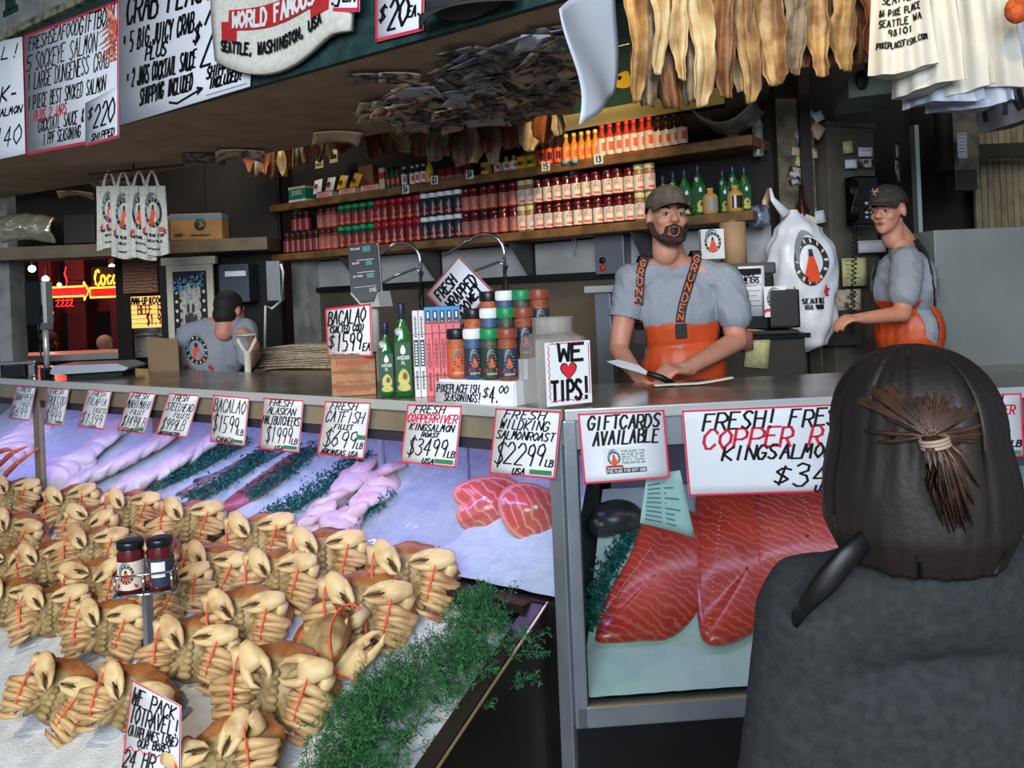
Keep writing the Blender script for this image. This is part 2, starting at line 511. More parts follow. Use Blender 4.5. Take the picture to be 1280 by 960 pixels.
# lamps inside the cases
for fr, x, ln, pw in ((FL, -.9, 1.3, 8.0), (FL, -2.4, 1.5, 9.0), (FL, -4.2, 1.9, 10.0), (FR, .9, 1.5, 2.4)):
    l = bpy.data.lights.new('case_lamp', 'AREA'); l.shape = 'RECTANGLE'; l.size = ln; l.size_y = .05; l.energy = pw
    l.color = (0.46, 0.33, 1.0) if fr is FL else (.8, .62, 1.0)
    o = bpy.data.objects.new('case_lamp', l); COL.objects.link(o); o.matrix_world = fr @ T(x, .12, 1.235)

# ---- crab bin in front of the long case
SL = .43
binr = thing('crab_bin', 'sloping steel bin of ice in front of the long case', 'ice bin', FL)
m = MB()
YF = -1.32
poly = [(0, .667), (YF, .667 + SL * YF), (YF, 0), (0, 0)]
m.add([(x, y, z) for x in (-.105, -.092) for y, z in poly], [(0, 1, 2, 3), (7, 6, 5, 4)] + [(i, i + 4, (i + 1) % 4 + 4, (i + 1) % 4) for i in range(4)])
m.build('side_panel', mat('bin_steel', (72, 66, 58), .32, .7, n=(2.2, (46, 43, 40), .3, .7), bump=(30, .05)), binr)
m = MB()
for (xa, xb, dz, t) in ((-.16, -.092, 0, .01),):
    m.add([(xa, 0, .667), (xb, 0, .667), (xb, YF, .667 + SL * YF), (xa, YF, .667 + SL * YF), (xa, 0, .655), (xb, 0, .655), (xb, YF, .655 + SL * YF), (xa, YF, .655 + SL * YF)],
          [(0, 1, 2, 3), (7, 6, 5, 4), (0, 3, 7, 4), (1, 5, 6, 2), (0, 4, 5, 1), (2, 6, 7, 3)])
m.add([(x, y, z) for x in (-.16, -.15) for y, z in ((0, .66), (YF, .66 + SL * YF), (YF, .50 + SL * YF), (0, .50))], [(0, 1, 2, 3), (7, 6, 5, 4), (0, 4, 5, 1), (1, 5, 6, 2), (2, 6, 7, 3), (3, 7, 4, 0)])
m.box(-5.3, -.15, -.06, -.01, .640, .667)
m.build('rim', M_('bin_steel'), binr)
m = MB(); m.add([(x, y, z) for x in (-.096, -.090) for y, z in ((0, .671), (YF, .671 + SL * YF), (YF, .664 + SL * YF), (0, .664))], [(0, 1, 2, 3), (7, 6, 5, 4), (0, 4, 5, 1), (1, 5, 6, 2), (2, 6, 7, 3), (3, 7, 4, 0)])
m.build('rim_edge', M_('brass_edge'), binr)
MB().box(-5.3, -.105, YF, YF + .02, 0, .667 + SL * YF).build('front_panel', M_('bin_steel'), binr)

# ---- back shelves
sh = thing('wall_shelf', 'lower wooden wall shelf stacked with two tiers of seasoning jars', 'shelf', FL)
MB().box(-3.86, -.0, 1.98, 2.30, 2.008, 2.06, b=.006).build('board', M_('wood_shelf'), sh)
mat('bracket_grey', (74, 74, 76), .6)
for x in (-3.15, -2.39, -1.59, -.73):
    m = MB(); m.add([(x + d, y, z) for d in (-.012, .012) for y, z in ((2.03, 2.008), (2.284, 2.008), (2.284, 1.79), (2.25, 1.79))], [(0, 1, 2, 3), (7, 6, 5, 4), (0, 4, 5, 1), (1, 5, 6, 2), (2, 6, 7, 3), (3, 7, 4, 0)])
    m.build('bracket', M_('bracket_grey'), sh)
sh = thing('wall_shelf', 'upper wooden wall shelf holding sauces and snack boxes', 'shelf', FL)
MB().box(-3.86, .01, 1.98, 2.30, 2.40, 2.455, b=.006).build('board', M_('wood_shelf'), sh)
for x in (-3.6, -2.3, -1.1): MB().box(x - .015, x + .015, 2.02, 2.30, 2.36, 2.40).build('bracket', M_('bracket_grey'), sh)
# ------------------------------------------------------------ ice
from mathutils import noise as NZ


def nz(x, y, s): return NZ.noise(Vector((x * s, y * s, 3.1)))


mat('ice', (214, 218, 222), .38, n=(22, (190, 198, 206), .3, .7), bump=(110, .8, .006), sss=.0)
mat('ice_packed', (196, 206, 208), .45, n=(9, (176, 190, 192), .3, .7), bump=(150, .3, .004))


def bed_z(x, y): return .615 + SL * y + .018 * nz(x, y, 3.5) + .009 * nz(x, y, 13) + .006 * nz(x, y, 31)


m = MB(); m.grid(lambda u, v: (-5.25 + u * 5.10, -.02 - v * 1.27, bed_z(-5.25 + u * 5.10, -.02 - v * 1.27) - .035 * max(0, (u - .95) / .05)), 230, 56)
m.build('crushed_ice', M_('ice'), M=FL, kind='stuff', label='crushed ice filling the sloping crab bin', category='ice')


def tray_z(x, y): return .672 + .25 * y + .45 * y * y + .006 * nz(x, y, 14)


def trayf(u, v):
    y = .03 + v * .60; x = -5.2 + u * (5.2 - .05 - BV * y)
    return (x, y, tray_z(x, y))


m = MB(); m.grid(trayf, 200, 24); m.build('crushed_ice', M_('ice'), M=FL, kind='stuff', label='crushed ice under the fish rows behind the long case glass', category='ice')


def sal_z(y): return .36 + .5 * y if y < .21 else .465 + (y - .21) * 1.02


def salf(u, v):
    y = .02 + v * .60; x = .0 + BV * y + u * (2.55 - BV * y)
    return (x, y, sal_z(y) + .004 * nz(x, y, 18))


m = MB(); m.grid(salf, 90, 34); m.build('crushed_ice', M_('ice_packed'), M=FR, kind='stuff', label='packed ice under the salmon sides in the corner case', category='ice')

# ------------------------------------------------------------ crabs
mat('crab_cream', (212, 186, 136), .42, n=(18, (152, 104, 62), .5, .80), bump=(70, .25, .004))
mat('crab_belly', (168, 146, 100), .5, n=(30, (110, 88, 56), .38, .7), bump=(120, .4, .004))
mat('crab_leg', (198, 166, 118), .42, n=(16, (140, 82, 50), .48, .74), bump=(80, .2, .003))
mat('crab_shell', (160, 104, 56), .4, n=(20, (104, 60, 34), .4, .7), bump=(60, .3, .005))
mat('crab_seam', (60, 36, 24), .7)
mat('band', (236, 92, 62), .5)


def claw(mb, w, tip, nrm, wid=.021, gape=.0):
    """pincer from wrist to tip; the flat side looks along nrm"""
    w, tip = Vector(w), Vector(tip); u = (tip - w); Lc = u.length; u.normalize()
    n = Vector(nrm); n = (n - u * n.dot(u)).normalized(); t = n.cross(u)

    def P(a, b, c=0): return w + u * (a * Lc) + t * b + n * c
    mb.tube([P(-.04, 0), P(.1, 0), P(.3, 0), P(.5, .0), P(.62, .0)], [wid * .42, wid * .78, wid * 1.02, wid * .98, wid * .55], 14, 0, flat=.52, up=t)
    mb.tube([P(.34, -wid * .58), P(.62, -wid * .66 - gape), P(.86, -wid * .5 - gape * 1.3), P(1.0, -wid * .12 - gape)], [wid * .55, wid * .42, wid * .26, wid * .05], 8, 0, flat=.7, up=t)
    mb.tube([P(.36, wid * .54), P(.62, wid * .58 + gape), P(.86, wid * .42 + gape * 1.3), P(.98, wid * .1 + gape)], [wid * .55, wid * .40, wid * .24, wid * .05], 8, 0, flat=.7, up=t)
    # dark toothed gap between the fingers
    if gape < .004:
        mb.tube([P(.46, -.001, wid * .40), P(.60, .001, wid * .34), P(.76, -.0008, wid * .24), P(.93, .0, wid * .12)], [.0018, .0024, .002, .001], 5, 1)


def make_crab(mir, gape=0.0):
    r = thing('dungeness_crab', '', 'crab', Matrix.Identity(4), 'whole cooked crabs banded on the ice')
    k = -1 if mir else 1

    def X(p): return (p[0] * k, p[1], p[2])
    m = MB()
    # shell: broad, with a toothed front margin
    def shell(u, v):
        a = 2 * pi * u; ph = pi * v
        rr = 1 + .03 * sin(a * 12) * (sin(a) > -.1)
        x = .106 * sin(ph) * cos(a) * rr; z = .070 * sin(ph) * sin(a) * rr * (1 - .12 * abs(cos(a)))
        return (x, .012 - .036 * cos(ph) * (-1), z + .004)
    m.grid(lambda u, v: shell(u, .5 + v * .5), 36, 9)
    m.build('shell', M_('crab_shell'), r)
    m = MB(); m.ell((0, .0, -.002), (.082, .030, .058), n=20)
    for s in (-1, 1):
        for i in range(5):
            a = radians(52 - i * 34)
            m.ell((s * (.028 + .012 * cos(a)), -.022, -.002 + .040 * sin(a)), (.026, .012, .0085), rot=Matrix.Rotation(-s * a * .7, 3, 'Y'), n=10)
    m.build('belly', M_('crab_belly'), r)
    m = MB()
    for i in range(6):
        z = .022 - i * .0135; w = .006 + .0105 * (i / 5) ** .8
        m.ell((0, -.031 + .0006 * i, z), (w, .006, .0078), n=10)
    m.build('tail_flap', M_('crab_belly'), r)
    # claws: the left one folded upright, the right one laid across the top
    m = MB(); m.tube([X((-.050, -.006, .020)), X((-.078, -.022, .030)), X((-.076, -.038, .052))], [.012, .014, .013], 9)
    claw(m, X((-.066, -.040, .062)), X((-.012, -.046, .004)), (0, -1, 0), .0215, gape)
    m.build('claw', [M_('crab_cream'), M_('crab_seam')], r)
    m = MB(); m.tube([X((.050, -.006, .010)), X((.088, -.022, .012)), X((.094, -.034, .030))], [.012, .014, .013], 9)
    claw(m, X((.096, -.038, .044)), X((.006, -.046, .026)), (0, -1, .15), .0215, gape)
    m.build('claw', [M_('crab_cream'), M_('crab_seam')], r)
    for s in (-1, 1):
        for i in range(4):
            j = R.uniform(-.003, .003)
            z0 = .008 - .0150 * i; dr = .006 + .0045 * i
            m = MB()
            A = (s * .032, -.026, z0 + .004); B = (s * (.070 - .004 * i), -.040, z0 - dr * .5 + j); Cc = (s * (.110 - .008 * i), -.028, z0 - dr - .012 + j)
            m.tube([A, ((A[0] + B[0]) / 2, -.036, (A[2] + B[2]) / 2), B, Cc], [.0075, .0098, .0100, .0072], 9, flat=1.0)
            D = (s * (.080 - .006 * i), -.046, z0 - dr - .013 + j); E = (s * (.050 - .003 * i), -.049, z0 - dr * .7 - .013)
            F = (s * (.032), -.046, z0 - dr * .4 - .013)
            m.tube([Cc, (s * (.104 - .008 * i), -.041, z0 - dr - .019 + j), D, E, F], [.0070, .0066, .0062, .0042, .0012], 7)
            m.build('leg', M_('crab_leg'), r)
    for s, xb in ((-1, .064), (1, .058)):
        m = MB(); pts = []
        for i in range(22):
            a = 2 * pi * i / 22
            pts.append((s * (xb + .006 * sin(a * 2 + mir)), -.016 - .039 * cos(a), -.006 + .070 * sin(a) * (1 if sin(a) > 0 else .86)))
        m.tube(pts, .0024, 6, closed=True, flat=.6)
        m.build('rubber_band', M_('band'), r)
    return Proto(r)


crabA, crabB, crabC = make_crab(False), make_crab(True), make_crab(False, .006)


def on_bed(px, py, h):
    for i in range(800):
        t = 1.2 + i * .005
        p = FLi @ (Vector((0, 0, EYE)) + ray(px, py) * t)
        if p.z < .615 + SL * p.y + h: return p
    return p


# (px, py, scale, lean, roll, kind)
CR = [(22, 622, 1.0, 0, 'A'), (92, 632, 1.0, -8, 'A'), (118, 660, .95, 12, 'B'), (166, 640, .98, 4, 'A'), (240, 656, 1.05, 2, 'A'), (326, 676, 1.06, -4, 'A'), (408, 698, 1.05, 0, 'A'), (512, 722, 1.1, 4, 'A'),
      (22, 668, 1.0, 14, 'A'), (62, 706, .98, -6, 'A'), (120, 690, 1.02, 0, 'A'), (186, 700, .95, -10, 'B'), (196, 745, .9, 12, 'A'), (268, 715, .98, 10, 'A'), (352, 724, 1.02, 0, 'A'), (455, 762, 1.12, 4, 'A'),
      (18, 712, 1.0, -4, 'B'), (16, 755, .95, 8, 'A'), (124, 730, .98, 0, 'B'), (306, 774, 1.02, 0, 'A'), (224, 740, .92, -12, 'A'),
      (70, 764, .98, -4, 'A'), (140, 786, .98, 2, 'A'), (244, 814, 1.04, 6, 'A'), (350, 858, 1.14, 8, 'C'),
      (76, 868, .98, 24, 'A'), (168, 876, .96, 16, 'A'), (286, 950, 1.02, -24, 'B')]
CRL = [('far left, cut by the picture edge', ''), ]
cnt = {}
for i, (px, py, s, roll, kd) in enumerate(CR):
    p = on_bed(px, py, .085)
    row = 'back row' if py < 700 - max(0, 300 - px) * .12 + (40 if px > 380 else 0) else ('front row' if py > 862 else 'middle of the heap')
    cnt.setdefault(row, []).append((px, i, p, s, roll, kd))
for row, L_ in cnt.items():
    L_.sort()
    for k, (px, i, p, s, roll, kd) in enumerate(L_):
        lab = f'belly-up crab with orange bands, {ORD[k]} from the left in the {row}'
        if row == 'front row':
            lab = ['lone cooked crab lying apart on open ice, nearest the front left', 'cooked crab tucked behind the WE PACK TO TRAVEL card', 'cooked crab at the very bottom edge right of the travel card'][k]
        elif kd == 'C': lab = 'large cooked crab with an open toothed claw, in front of the brown-backed crab'
        {'A': crabA, 'B': crabB, 'C': crabC}[kd].put(FL @ T(p.x, p.y, p.z, radians(30 + R.uniform(-6, 6)), radians(-24 + R.uniform(-6, 6)), radians(roll), s * 1.58), lab, 'whole cooked crabs banded on the ice')
# the brown-backed crab shows its shell, and a loose claw hangs beside it
p = on_bed(402, 806, .085)
dupc = crabA.put(FL @ T(p.x, p.y, p.z, radians(160), radians(28), radians(30), 1.75), 'cooked crab turned to show its brown shell, beside the green garnish', 'whole cooked crabs banded on the ice')
m = MB(); claw(m, (-.052, 0, -.05), (.03, -.006, .05), (0, -1, 0), .025, .001)
p = on_bed(457, 818, .08)
m.build('crab_claw', [M_('crab_cream'), M_('crab_seam')], M=FL @ T(p.x, p.y, p.z, radians(30), radians(-10), radians(10), 1.6), label='single cream crab claw sticking up beside the brown-backed crab', category='crab claw')
# red snow-crab legs at the far left
for k, (a, b) in enumerate((((-5, 606), (48, 560)), ((-2, 582), (34, 558)), ((-4, 566), (22, 566)))):
    A = hit(*a, FL, 1, -.03); B = hit(*b, FL, 1, -.03)
    m = MB(); mid = (A + B) / 2 + Vector((0, 0, .02)); m.tube([A - A, (mid - A), (B - A)], [.016, .014, .004], 8)
    m.build('crab_leg_cluster', mat('red_crab', (226, 96, 62), .4, n=(20, (244, 178, 140), .5, .8)), M=FL @ T(*A), label=['long red crab leg lying lowest at the far left edge', 'red crab leg above it pointing up to the post', 'short red crab leg nearest the upper left ice'][k], category='crab leg', group='red crab legs at the far left')

# ------------------------------------------------------------ fish behind the long case glass
def on_tray(px, py, h=0.0):
    for i in range(1200):
        t = 1.8 + i * .004
        p = FLi @ (Vector((0, 0, EYE)) + ray(px, py) * t)
        if p.y > 0 and p.z < .672 + .25 * p.y + .45 * p.y ** 2 + h: return p
    return p


mat('fillet_pale', (236, 216, 214), .32, n=(10, (222, 186, 186), .45, .75), bump=(30, .2, .005))
mat('fillet_pink', (238, 204, 202), .3, n=(14, (228, 170, 172), .4, .7), bump=(24, .3, .006))
mat('fillet_rose', (190, 92, 96), .32, n=(12, (138, 62, 74), .4, .7), bump=(30, .2, .004))
mat('fillet_mauve', (160, 112, 116), .32, n=(12, (116, 78, 86), .4, .7), bump=(30, .2, .004))
mat('skin_grey', (88, 104, 102), .3, n=(18, (50, 66, 66), .4, .7))


def fillet_mesh(L=.085, Wd=.185, H=.038, seed=0):
    m = MB(); rr = random.Random(seed)
    o1, o2 = rr.uniform(-.1, .1), rr.uniform(0, 6)

    def f(u, v):
        a = 2 * pi * u; ph = pi * v - pi / 2
        e = 1 + .08 * sin(2 * a + o2) + .05 * sin(3 * a + 2 * o2)
        c = cos(ph) ** .7
        return (Wd * c * cos(a) * e, L * c * sin(a) * e, H * sin(ph) * (1 + .3 * sin(a * 1 + o2)) + .012 * cos(a + o1))
    return m.grid(f, 18, 8)


fil = [Proto(fillet_mesh(seed=i).build('fish_fillet', M_('fillet_pale'), label='', category='fish fillet')) for i in range(3)]
FROWS = [('row beyond the post', (-12, 590), (50, 532), 7), ('row just right of the post', (58, 606), (150, 536), 8),
         ('row under the tilapia sign', (88, 612), (222, 540), 10), ('row beside the leftmost green divider', (140, 622), (280, 546), 10)]
for nm, a, b, n in FROWS:
    A, B = on_tray(*a), on_tray(*b)
    if B.y > .58: B.y = .58
    yaw = math.atan2(-(B.x - A.x), B.y - A.y)
    for i in range(n):
        t = (i + .5) / n; p = A.lerp(B, t)
        z = tray_z(p.x, p.y) + .022
        fil[i % 3].put(FL @ T(p.x, p.y, z, yaw + R.uniform(-.15, .15), radians(34) + R.uniform(0, .2), R.uniform(-.1, .1), R.uniform(.92, 1.05)), f'pale fish fillet, {ORD[i]} from the front in the {nm}', 'fillets, ' + nm)
# long dark and red fillets
for a, b, w, mt, lab in (((224, 622), (330, 566), .085, 'fillet_mauve', 'long mauve fillet side lying between the two left green dividers'), ((272, 642), (378, 566), .095, 'fillet_rose', 'long red fillet side left of the middle green divider'),
                         ((244, 606), (352, 566), .05, 'skin_grey', 'grey skinned fillet strip beside the mauve fillet')):
    A, B = on_tray(*a), on_tray(*b); d = B - A; Ln = d.length
    m = MB(); m.grid(lambda u, v: (w * (2 * u - 1) * (sin(pi * min(.98, max(.02, v * .94 + .03))) ** .35), v * d.y, tray_z(A.x + v * d.x, A.y + v * d.y) - A.z + .022 * (1 - (2 * u - 1) ** 2) + .006), 10, 18, thick=.01)
    m.v = [(x + (y / d.y) * d.x, y, z) for x, y, z in m.v]
    m.build('long_fillet', M_(mt), M=FL @ T(*A), label=lab, category='fish side')
# heap of pink catfish fillets
cf = [Proto(fillet_mesh(.075, .085, .03, 11 + i).build('catfish_fillet', M_('fillet_pink'), label='', category='fish fillet')) for i in range(3)]
A, B = on_tray(396, 678), on_tray(478, 590)
for i in range(16):
    t = i // 2 / 7.5; p = A.lerp(B, t); x = p.x + (-.09 if i % 2 else .075) + R.uniform(-.012, .012)
    cf[i % 3].put(FL @ T(x, p.y, tray_z(x, p.y) + .03 + .008 * (i % 3), R.uniform(-1, 1), R.uniform(.2, .6), R.uniform(-.4, .4), R.uniform(.9, 1.1)),
                  f"pink fillet of the heap, {'left' if i % 2 else 'right'} one of the {ORD[i // 2]} pair from the front", 'heap of catfish fillets')
# green plastic dividers
mat('divider_green', (30, 118, 108), .5, n=(60, (14, 66, 66), .35, .65))


def divider(a, b, lab, fr=FL, pts=None, w=.085, h=.06):
    if pts is None:
        A, B = on_tray(*a), on_tray(*b); n0 = 20
        P = [(A.x + (B.x - A.x) * t / n0, A.y + (B.y - A.y) * t / n0) for t in range(n0 + 1)]
        P = [Vector((x, y, tray_z(x, y))) for x, y in P]
    else: P = [Vector(q) for q in pts]
    o = P[0].copy(); r = thing('green_divider', lab, 'plastic greenery', fr @ T(*o), 'green plastic dividers')
    m = MB(); m.tube([p - o + Vector((0, 0, .008)) for p in P], .011, 8); m.build('base_strip', M_('divider_green'), r)
    m = MB(); Ln = sum((P[i + 1] - P[i]).length for i in range(len(P) - 1)); n = int(Ln / .00035)
    for i in range(n):
        t = R.random() * (len(P) - 1.001); j = int(t); p = P[j].lerp(P[j + 1], t - j) - o
        q = p + Vector((R.gauss(0, w * .5), R.gauss(0, .006), h * (.35 + .65 * R.random())))
        e = R.uniform(.006, .011); ax = Vector((R.uniform(-1, 1), R.uniform(-1, 1), R.uniform(-.3, 1))).normalized(); sd = ax.orthogonal().normalized()
        sd = Quaternion(ax, R.uniform(0, 6)) @ sd
        m.add([q - ax * e - sd * e * .1, q - sd * e * .6, q + ax * e, q + sd * e * .6], [(0, 1, 2, 3)])
    m.build('frill', M_('divider_green'), r, kind='stuff')


divider((190, 616), (305, 556), 'dark green divider beside the pale fillet rows')
divider((238, 634), (332, 572), 'green divider between the mauve and the red fillet')
divider((312, 628), (394, 566), 'green divider right of the red fillet')
divider((338, 655), (458, 574), 'long teal divider left of the catfish heap')
divider((404, 678), (482, 624), 'bright teal divider right of the catfish heap')
# salmon steaks under film
mat('salmon_flesh', (236, 106, 92), .24, n=(7, (224, 84, 76), .35, .7), wave=(14, (242, 160, 146), 'DIAGONAL', 6, .74, 1.3), coat=.5)


def steak(lab, M, f=1):
    r = thing('salmon_steak', lab, 'fish steak', M, 'salmon steaks on the ice')
    out = []
    for i in range(40):
        a = 2 * pi * i / 40
        rr = .088 + .016 * cos(a) - .02 * math.exp(-((a - pi) / .35) ** 2) * 1.5 + .006 * sin(3 * a)
        out.append((f * rr * 1.25 * cos(a), rr * .95 * sin(a)))
    q = bmesh.new(); vs = [q.verts.new((x, 0, z)) for x, z in out]; fc = q.faces.new(vs)
    ex = bmesh.ops.extrude_face_region(q, geom=[fc]); bmesh.ops.translate(q, vec=(0, .04, 0), verts=[v for v in ex['geom'] if isinstance(v, bmesh.types.BMVert)])
    bmesh.ops.bevel(q, geom=[e for e in q.edges if abs(e.verts[0].co.y - e.verts[1].co.y) < 1e-6], offset=.01, segments=3, affect='EDGES')
    MB().bm(q, smooth=True).build('flesh', M_('salmon_flesh'), r)
    m = MB(); m.tube([(f * x * 1.03, .02, z * 1.03) for x, z in [(o[0] * f, o[1]) for o in out]], .0065, 6, closed=True, flat=2.2, up=(0, 1, 0)); m.build('skin', mat('salmon_skin', (226, 130, 118), .3), r)
    m = MB(); m.ell((f * .012, .002, .012), (.008, .006, .008)); m.build('bone', mat('bone_white', (240, 226, 220), .5), r)


p = on_tray(602, 648); steak('round salmon steak standing left of its neighbour on the ice', FL @ T(p.x - .0, p.y, p.z + .065, radians(32), radians(-32), 0, 1.2))
p = on_tray(668, 655); steak('salmon steak cut off by the corner post on the right', FL @ T(p.x + .02, p.y, p.z + .05, radians(32), radians(-36), radians(20), 1.12), -1)
# clear crumpled film over the ice
fm = bpy.data.materials.new('clear_film'); fm.use_nodes = True
nt = fm.node_tree; nt.nodes.clear(); o_ = nt.nodes.new('ShaderNodeOutputMaterial'); t_ = nt.nodes.new('ShaderNodeBsdfTransparent'); g_ = nt.nodes.new('ShaderNodeBsdfGlossy'); g_.inputs['Roughness'].default_value = .12
g_.inputs[0].default_value = (.9, .9, 1, 1)
x_ = nt.nodes.new('ShaderNodeMixShader'); x_.inputs[0].default_value = .16
nt.links.new(t_.outputs[0], x_.inputs[1]); nt.links.new(g_.outputs[0], x_.inputs[2]); nt.links.new(x_.outputs[0], o_.inputs[0])
MATS['clear_film'] = fm


def film(u, v):
    x = -1.12 + u * .50 + v * .1; y = .05 + v * .5
    return (x, y, tray_z(x, y) + .03 + .018 * abs(nz(x, y, 7)) + .012 * abs(nz(x + 3, y, 19)))


MB().grid(film, 40, 40).build('plastic_film', fm, M=FL, label='crumpled clear plastic film over the ice by the salmon steaks', category='plastic film')

# ------------------------------------------------------------ salmon sides in the corner case
mat('salmon_side', (200, 58, 44), .3, n=(5, (168, 38, 34), .35, .7), wave=(12, (210, 88, 66), 'DIAGONAL', 8, .70, 1.15), coat=.4, bump=(40, .1, .003))
mat('salmon_side_pale', (206, 74, 66), .3, n=(5, (176, 48, 48), .35, .7), wave=(14, (218, 108, 92), 'DIAGONAL', 7, .66, 1.1), coat=.4)
mat('salmon_edge', (228, 178, 168), .4)


def on_sal(px, py, h=0):
    for i in range(1200):
        t = 2.0 + i * .002
        p = FRi @ (Vector((0, 0, EYE)) + ray(px, py) * t)
        if p.y > .02 and p.z < sal_z(p.y) + h: return p
    return p


def side(outline, lab, mt, h, stripe):
    P = [on_sal(px, py, h) for px, py in outline]
    o = sum(P, Vector()) / len(P)
    r = thing('salmon_fillet', lab, 'salmon side', FR @ T(*o), 'salmon sides on packed ice')
    # concentric rings give a domed slab
    m = MB(); k = len(P) * 4; ring = []
    for i in range(k):
        a = i / 4; j = int(a); f = a - j; n_ = len(P)
        p0, p1, p2, p3 = P[(j - 1) % n_], P[j], P[(j + 1) % n_], P[(j + 2) % n_]
        ring.append(.5 * ((2 * p1) + (p2 - p0) * f + (2 * p0 - 5 * p1 + 4 * p2 - p3) * f * f + (3 * p1 - p0 - 3 * p2 + p3) * f ** 3) - o)
    up = Vector((0, -.7, .7)); vs = []; fs = []
    prof = [(1.0, -.012), (1.015, .0), (1.0, .012), (.9, .020), (.6, .026), (.3, .028), (.02, .029)]
    for s, d in prof: vs += [q * s + up * d for q in ring]
    for j in range(len(prof) - 1):
        for i in range(k): fs.append((j * k + i, j * k + (i + 1) % k, (j + 1) * k + (i + 1) % k, (j + 1) * k + i))
    m.add(vs, fs, 0, smooth=True); m.build('flesh', M_(mt), r)
    # the seam of pin bones
    A, B = on_sal(*stripe[0], h), on_sal(*stripe[1], h); m = MB()
    for i in range(26):
        p = A.lerp(B, i / 25) - o + up * .0285; m.ell((p.x + R.uniform(-.002, .002), p.y, p.z), (.004, .002, .0022), n=6)
    m.build('bone_line', M_('salmon_edge'), r)


side([(806, 640), (790, 690), (760, 745), (746, 790), (752, 802), (800, 800), (840, 795), (872, 760), (880, 700), (872, 650), (840, 632)], 'salmon side nearest the corner post, with pale cut edge', 'salmon_side', .018, ((812, 690), (750, 775)))
side([(880, 612), (872, 660), (870, 720), (874, 780), (884, 803), (916, 802), (960, 780), (990, 770), (1006, 720), (1002, 660), (985, 608)], 'middle salmon side hanging lowest in the corner case', 'salmon_side', .03, ((900, 640), (884, 790)))
side([(950, 606), (944, 660), (946, 705), (965, 730), (1010, 745), (1060, 740), (1085, 690), (1080, 620), (1020, 600)], 'paler salmon side overlapping on the right, partly behind the customer', 'salmon_side_pale', .055, ((1000, 625), (1040, 735)))
side([(1000, 740), (985, 765), (1000, 785), (1060, 790), (1100, 770), (1090, 735), (1040, 730)], 'low salmon side tip beside the customer shoulder', 'salmon_side_pale', .03, ((1010, 760), (1070, 770)))
side([(1200, 640), (1190, 720), (1210, 780), (1260, 780), (1300, 740), (1310, 660), (1260, 620)], 'salmon side at the far right beyond the customer', 'salmon_side_pale', .03, ((1230, 650), (1250, 760)))
m = MB(); P = [on_sal(*q, .02) for q in ((738, 625), (760, 615), (800, 622), (805, 650), (780, 690), (742, 700))]; o = sum(P, Vector()) / 6
m.ell((0, 0, .02), (.10, .07, .055), n=20); m.ell((-.06, -.02, .0), (.06, .05, .05), n=16)
m.build('dark_salmon', mat('salmon_skin_dark', (48, 46, 48), .3, n=(12, (86, 82, 84), .45, .75)), M=FR @ T(*o, 0, radians(40)), label='dark salmon head under the gift card sign', category='fish head')
L_ = [on_sal(x_, y_, 0.0) for x_, y_ in ((738, 792), (742, 770), (752, 745), (765, 715), (780, 690), (796, 665), (808, 650))]
divider(None, None, 'dark green divider along the left edge of the corner case', FR, L_, .05, .05)

# ------------------------------------------------------------ green garnish along the bin edge
mat('herb', (58, 118, 66), .55, n=(30, (24, 74, 42), .35, .65))
gm = MB()


def sprig(p, d, L):
    """a feathery stem with forked leaflets"""
    d = d.normalized(); sd = d.orthogonal().normalized(); sd = Quaternion(d, R.uniform(0, 6.3)) @ sd
    pts = []; q = p.copy(); dd = d.copy()
    for i in range(7):
        pts.append(q.copy()); q = q + dd * (L / 6); dd = (dd + Vector((R.uniform(-.14, .14), R.uniform(-.14, .14), R.uniform(-.17, .1)))).normalized()
    gm.tube(pts, [.0016 - .0001 * i for i in range(7)], 3)
    for i in range(2, 7):
        for s in (-1, 1):
            b = (dd * .6 + sd * s * .9 + Vector((R.uniform(-.4, .4), R.uniform(-.4, .4), R.uniform(-.3, .5)))).normalized()
            l1 = L * (.36 - .03 * i); e = pts[i] + b * l1
            w = b.orthogonal().normalized() * .0008
            gm.add([pts[i] - w, pts[i] + w, e + w, e - w], [(0, 1, 2, 3)])
            for k in range(5):
                c = pts[i].lerp(e, .35 + .65 * k / 4)
                g = (b * .7 + Vector((R.uniform(-1, 1), R.uniform(-1, 1), R.uniform(-1, 1)))).normalized(); ll = R.uniform(.007, .015)
                ww = g.orthogonal().normalized(); ww = Quaternion(g, R.uniform(0, 6)) @ ww * R.uniform(.0012, .0022)
                gm.add([c - ww * .4, c + g * ll * .6 - ww, c + g * ll, c + g * ll * .6 + ww], [(0, 1, 2, 3)])


for i in range(680):
    t = R.random(); y = -.06 - t * .80
    xc = -.27 - .10 * t + .05 * sin(t * 9); x = xc + R.gauss(0, .065)
    h = .10 * max(0, 1 - ((x - xc) / .16) ** 2)
    p = Vector((x, y, bed_z(x, y) + .005 + R.random() * h))
    sprig(p, Vector((R.uniform(-.9, 1.0), R.uniform(-1, .6), R.uniform(.05, .9))), R.uniform(.06, .11))
gm.build('herb_garnish', M_('herb'), M=FL, kind='stuff', label='long heap of feathery green herb garnish along the bin edge', category='garnish')

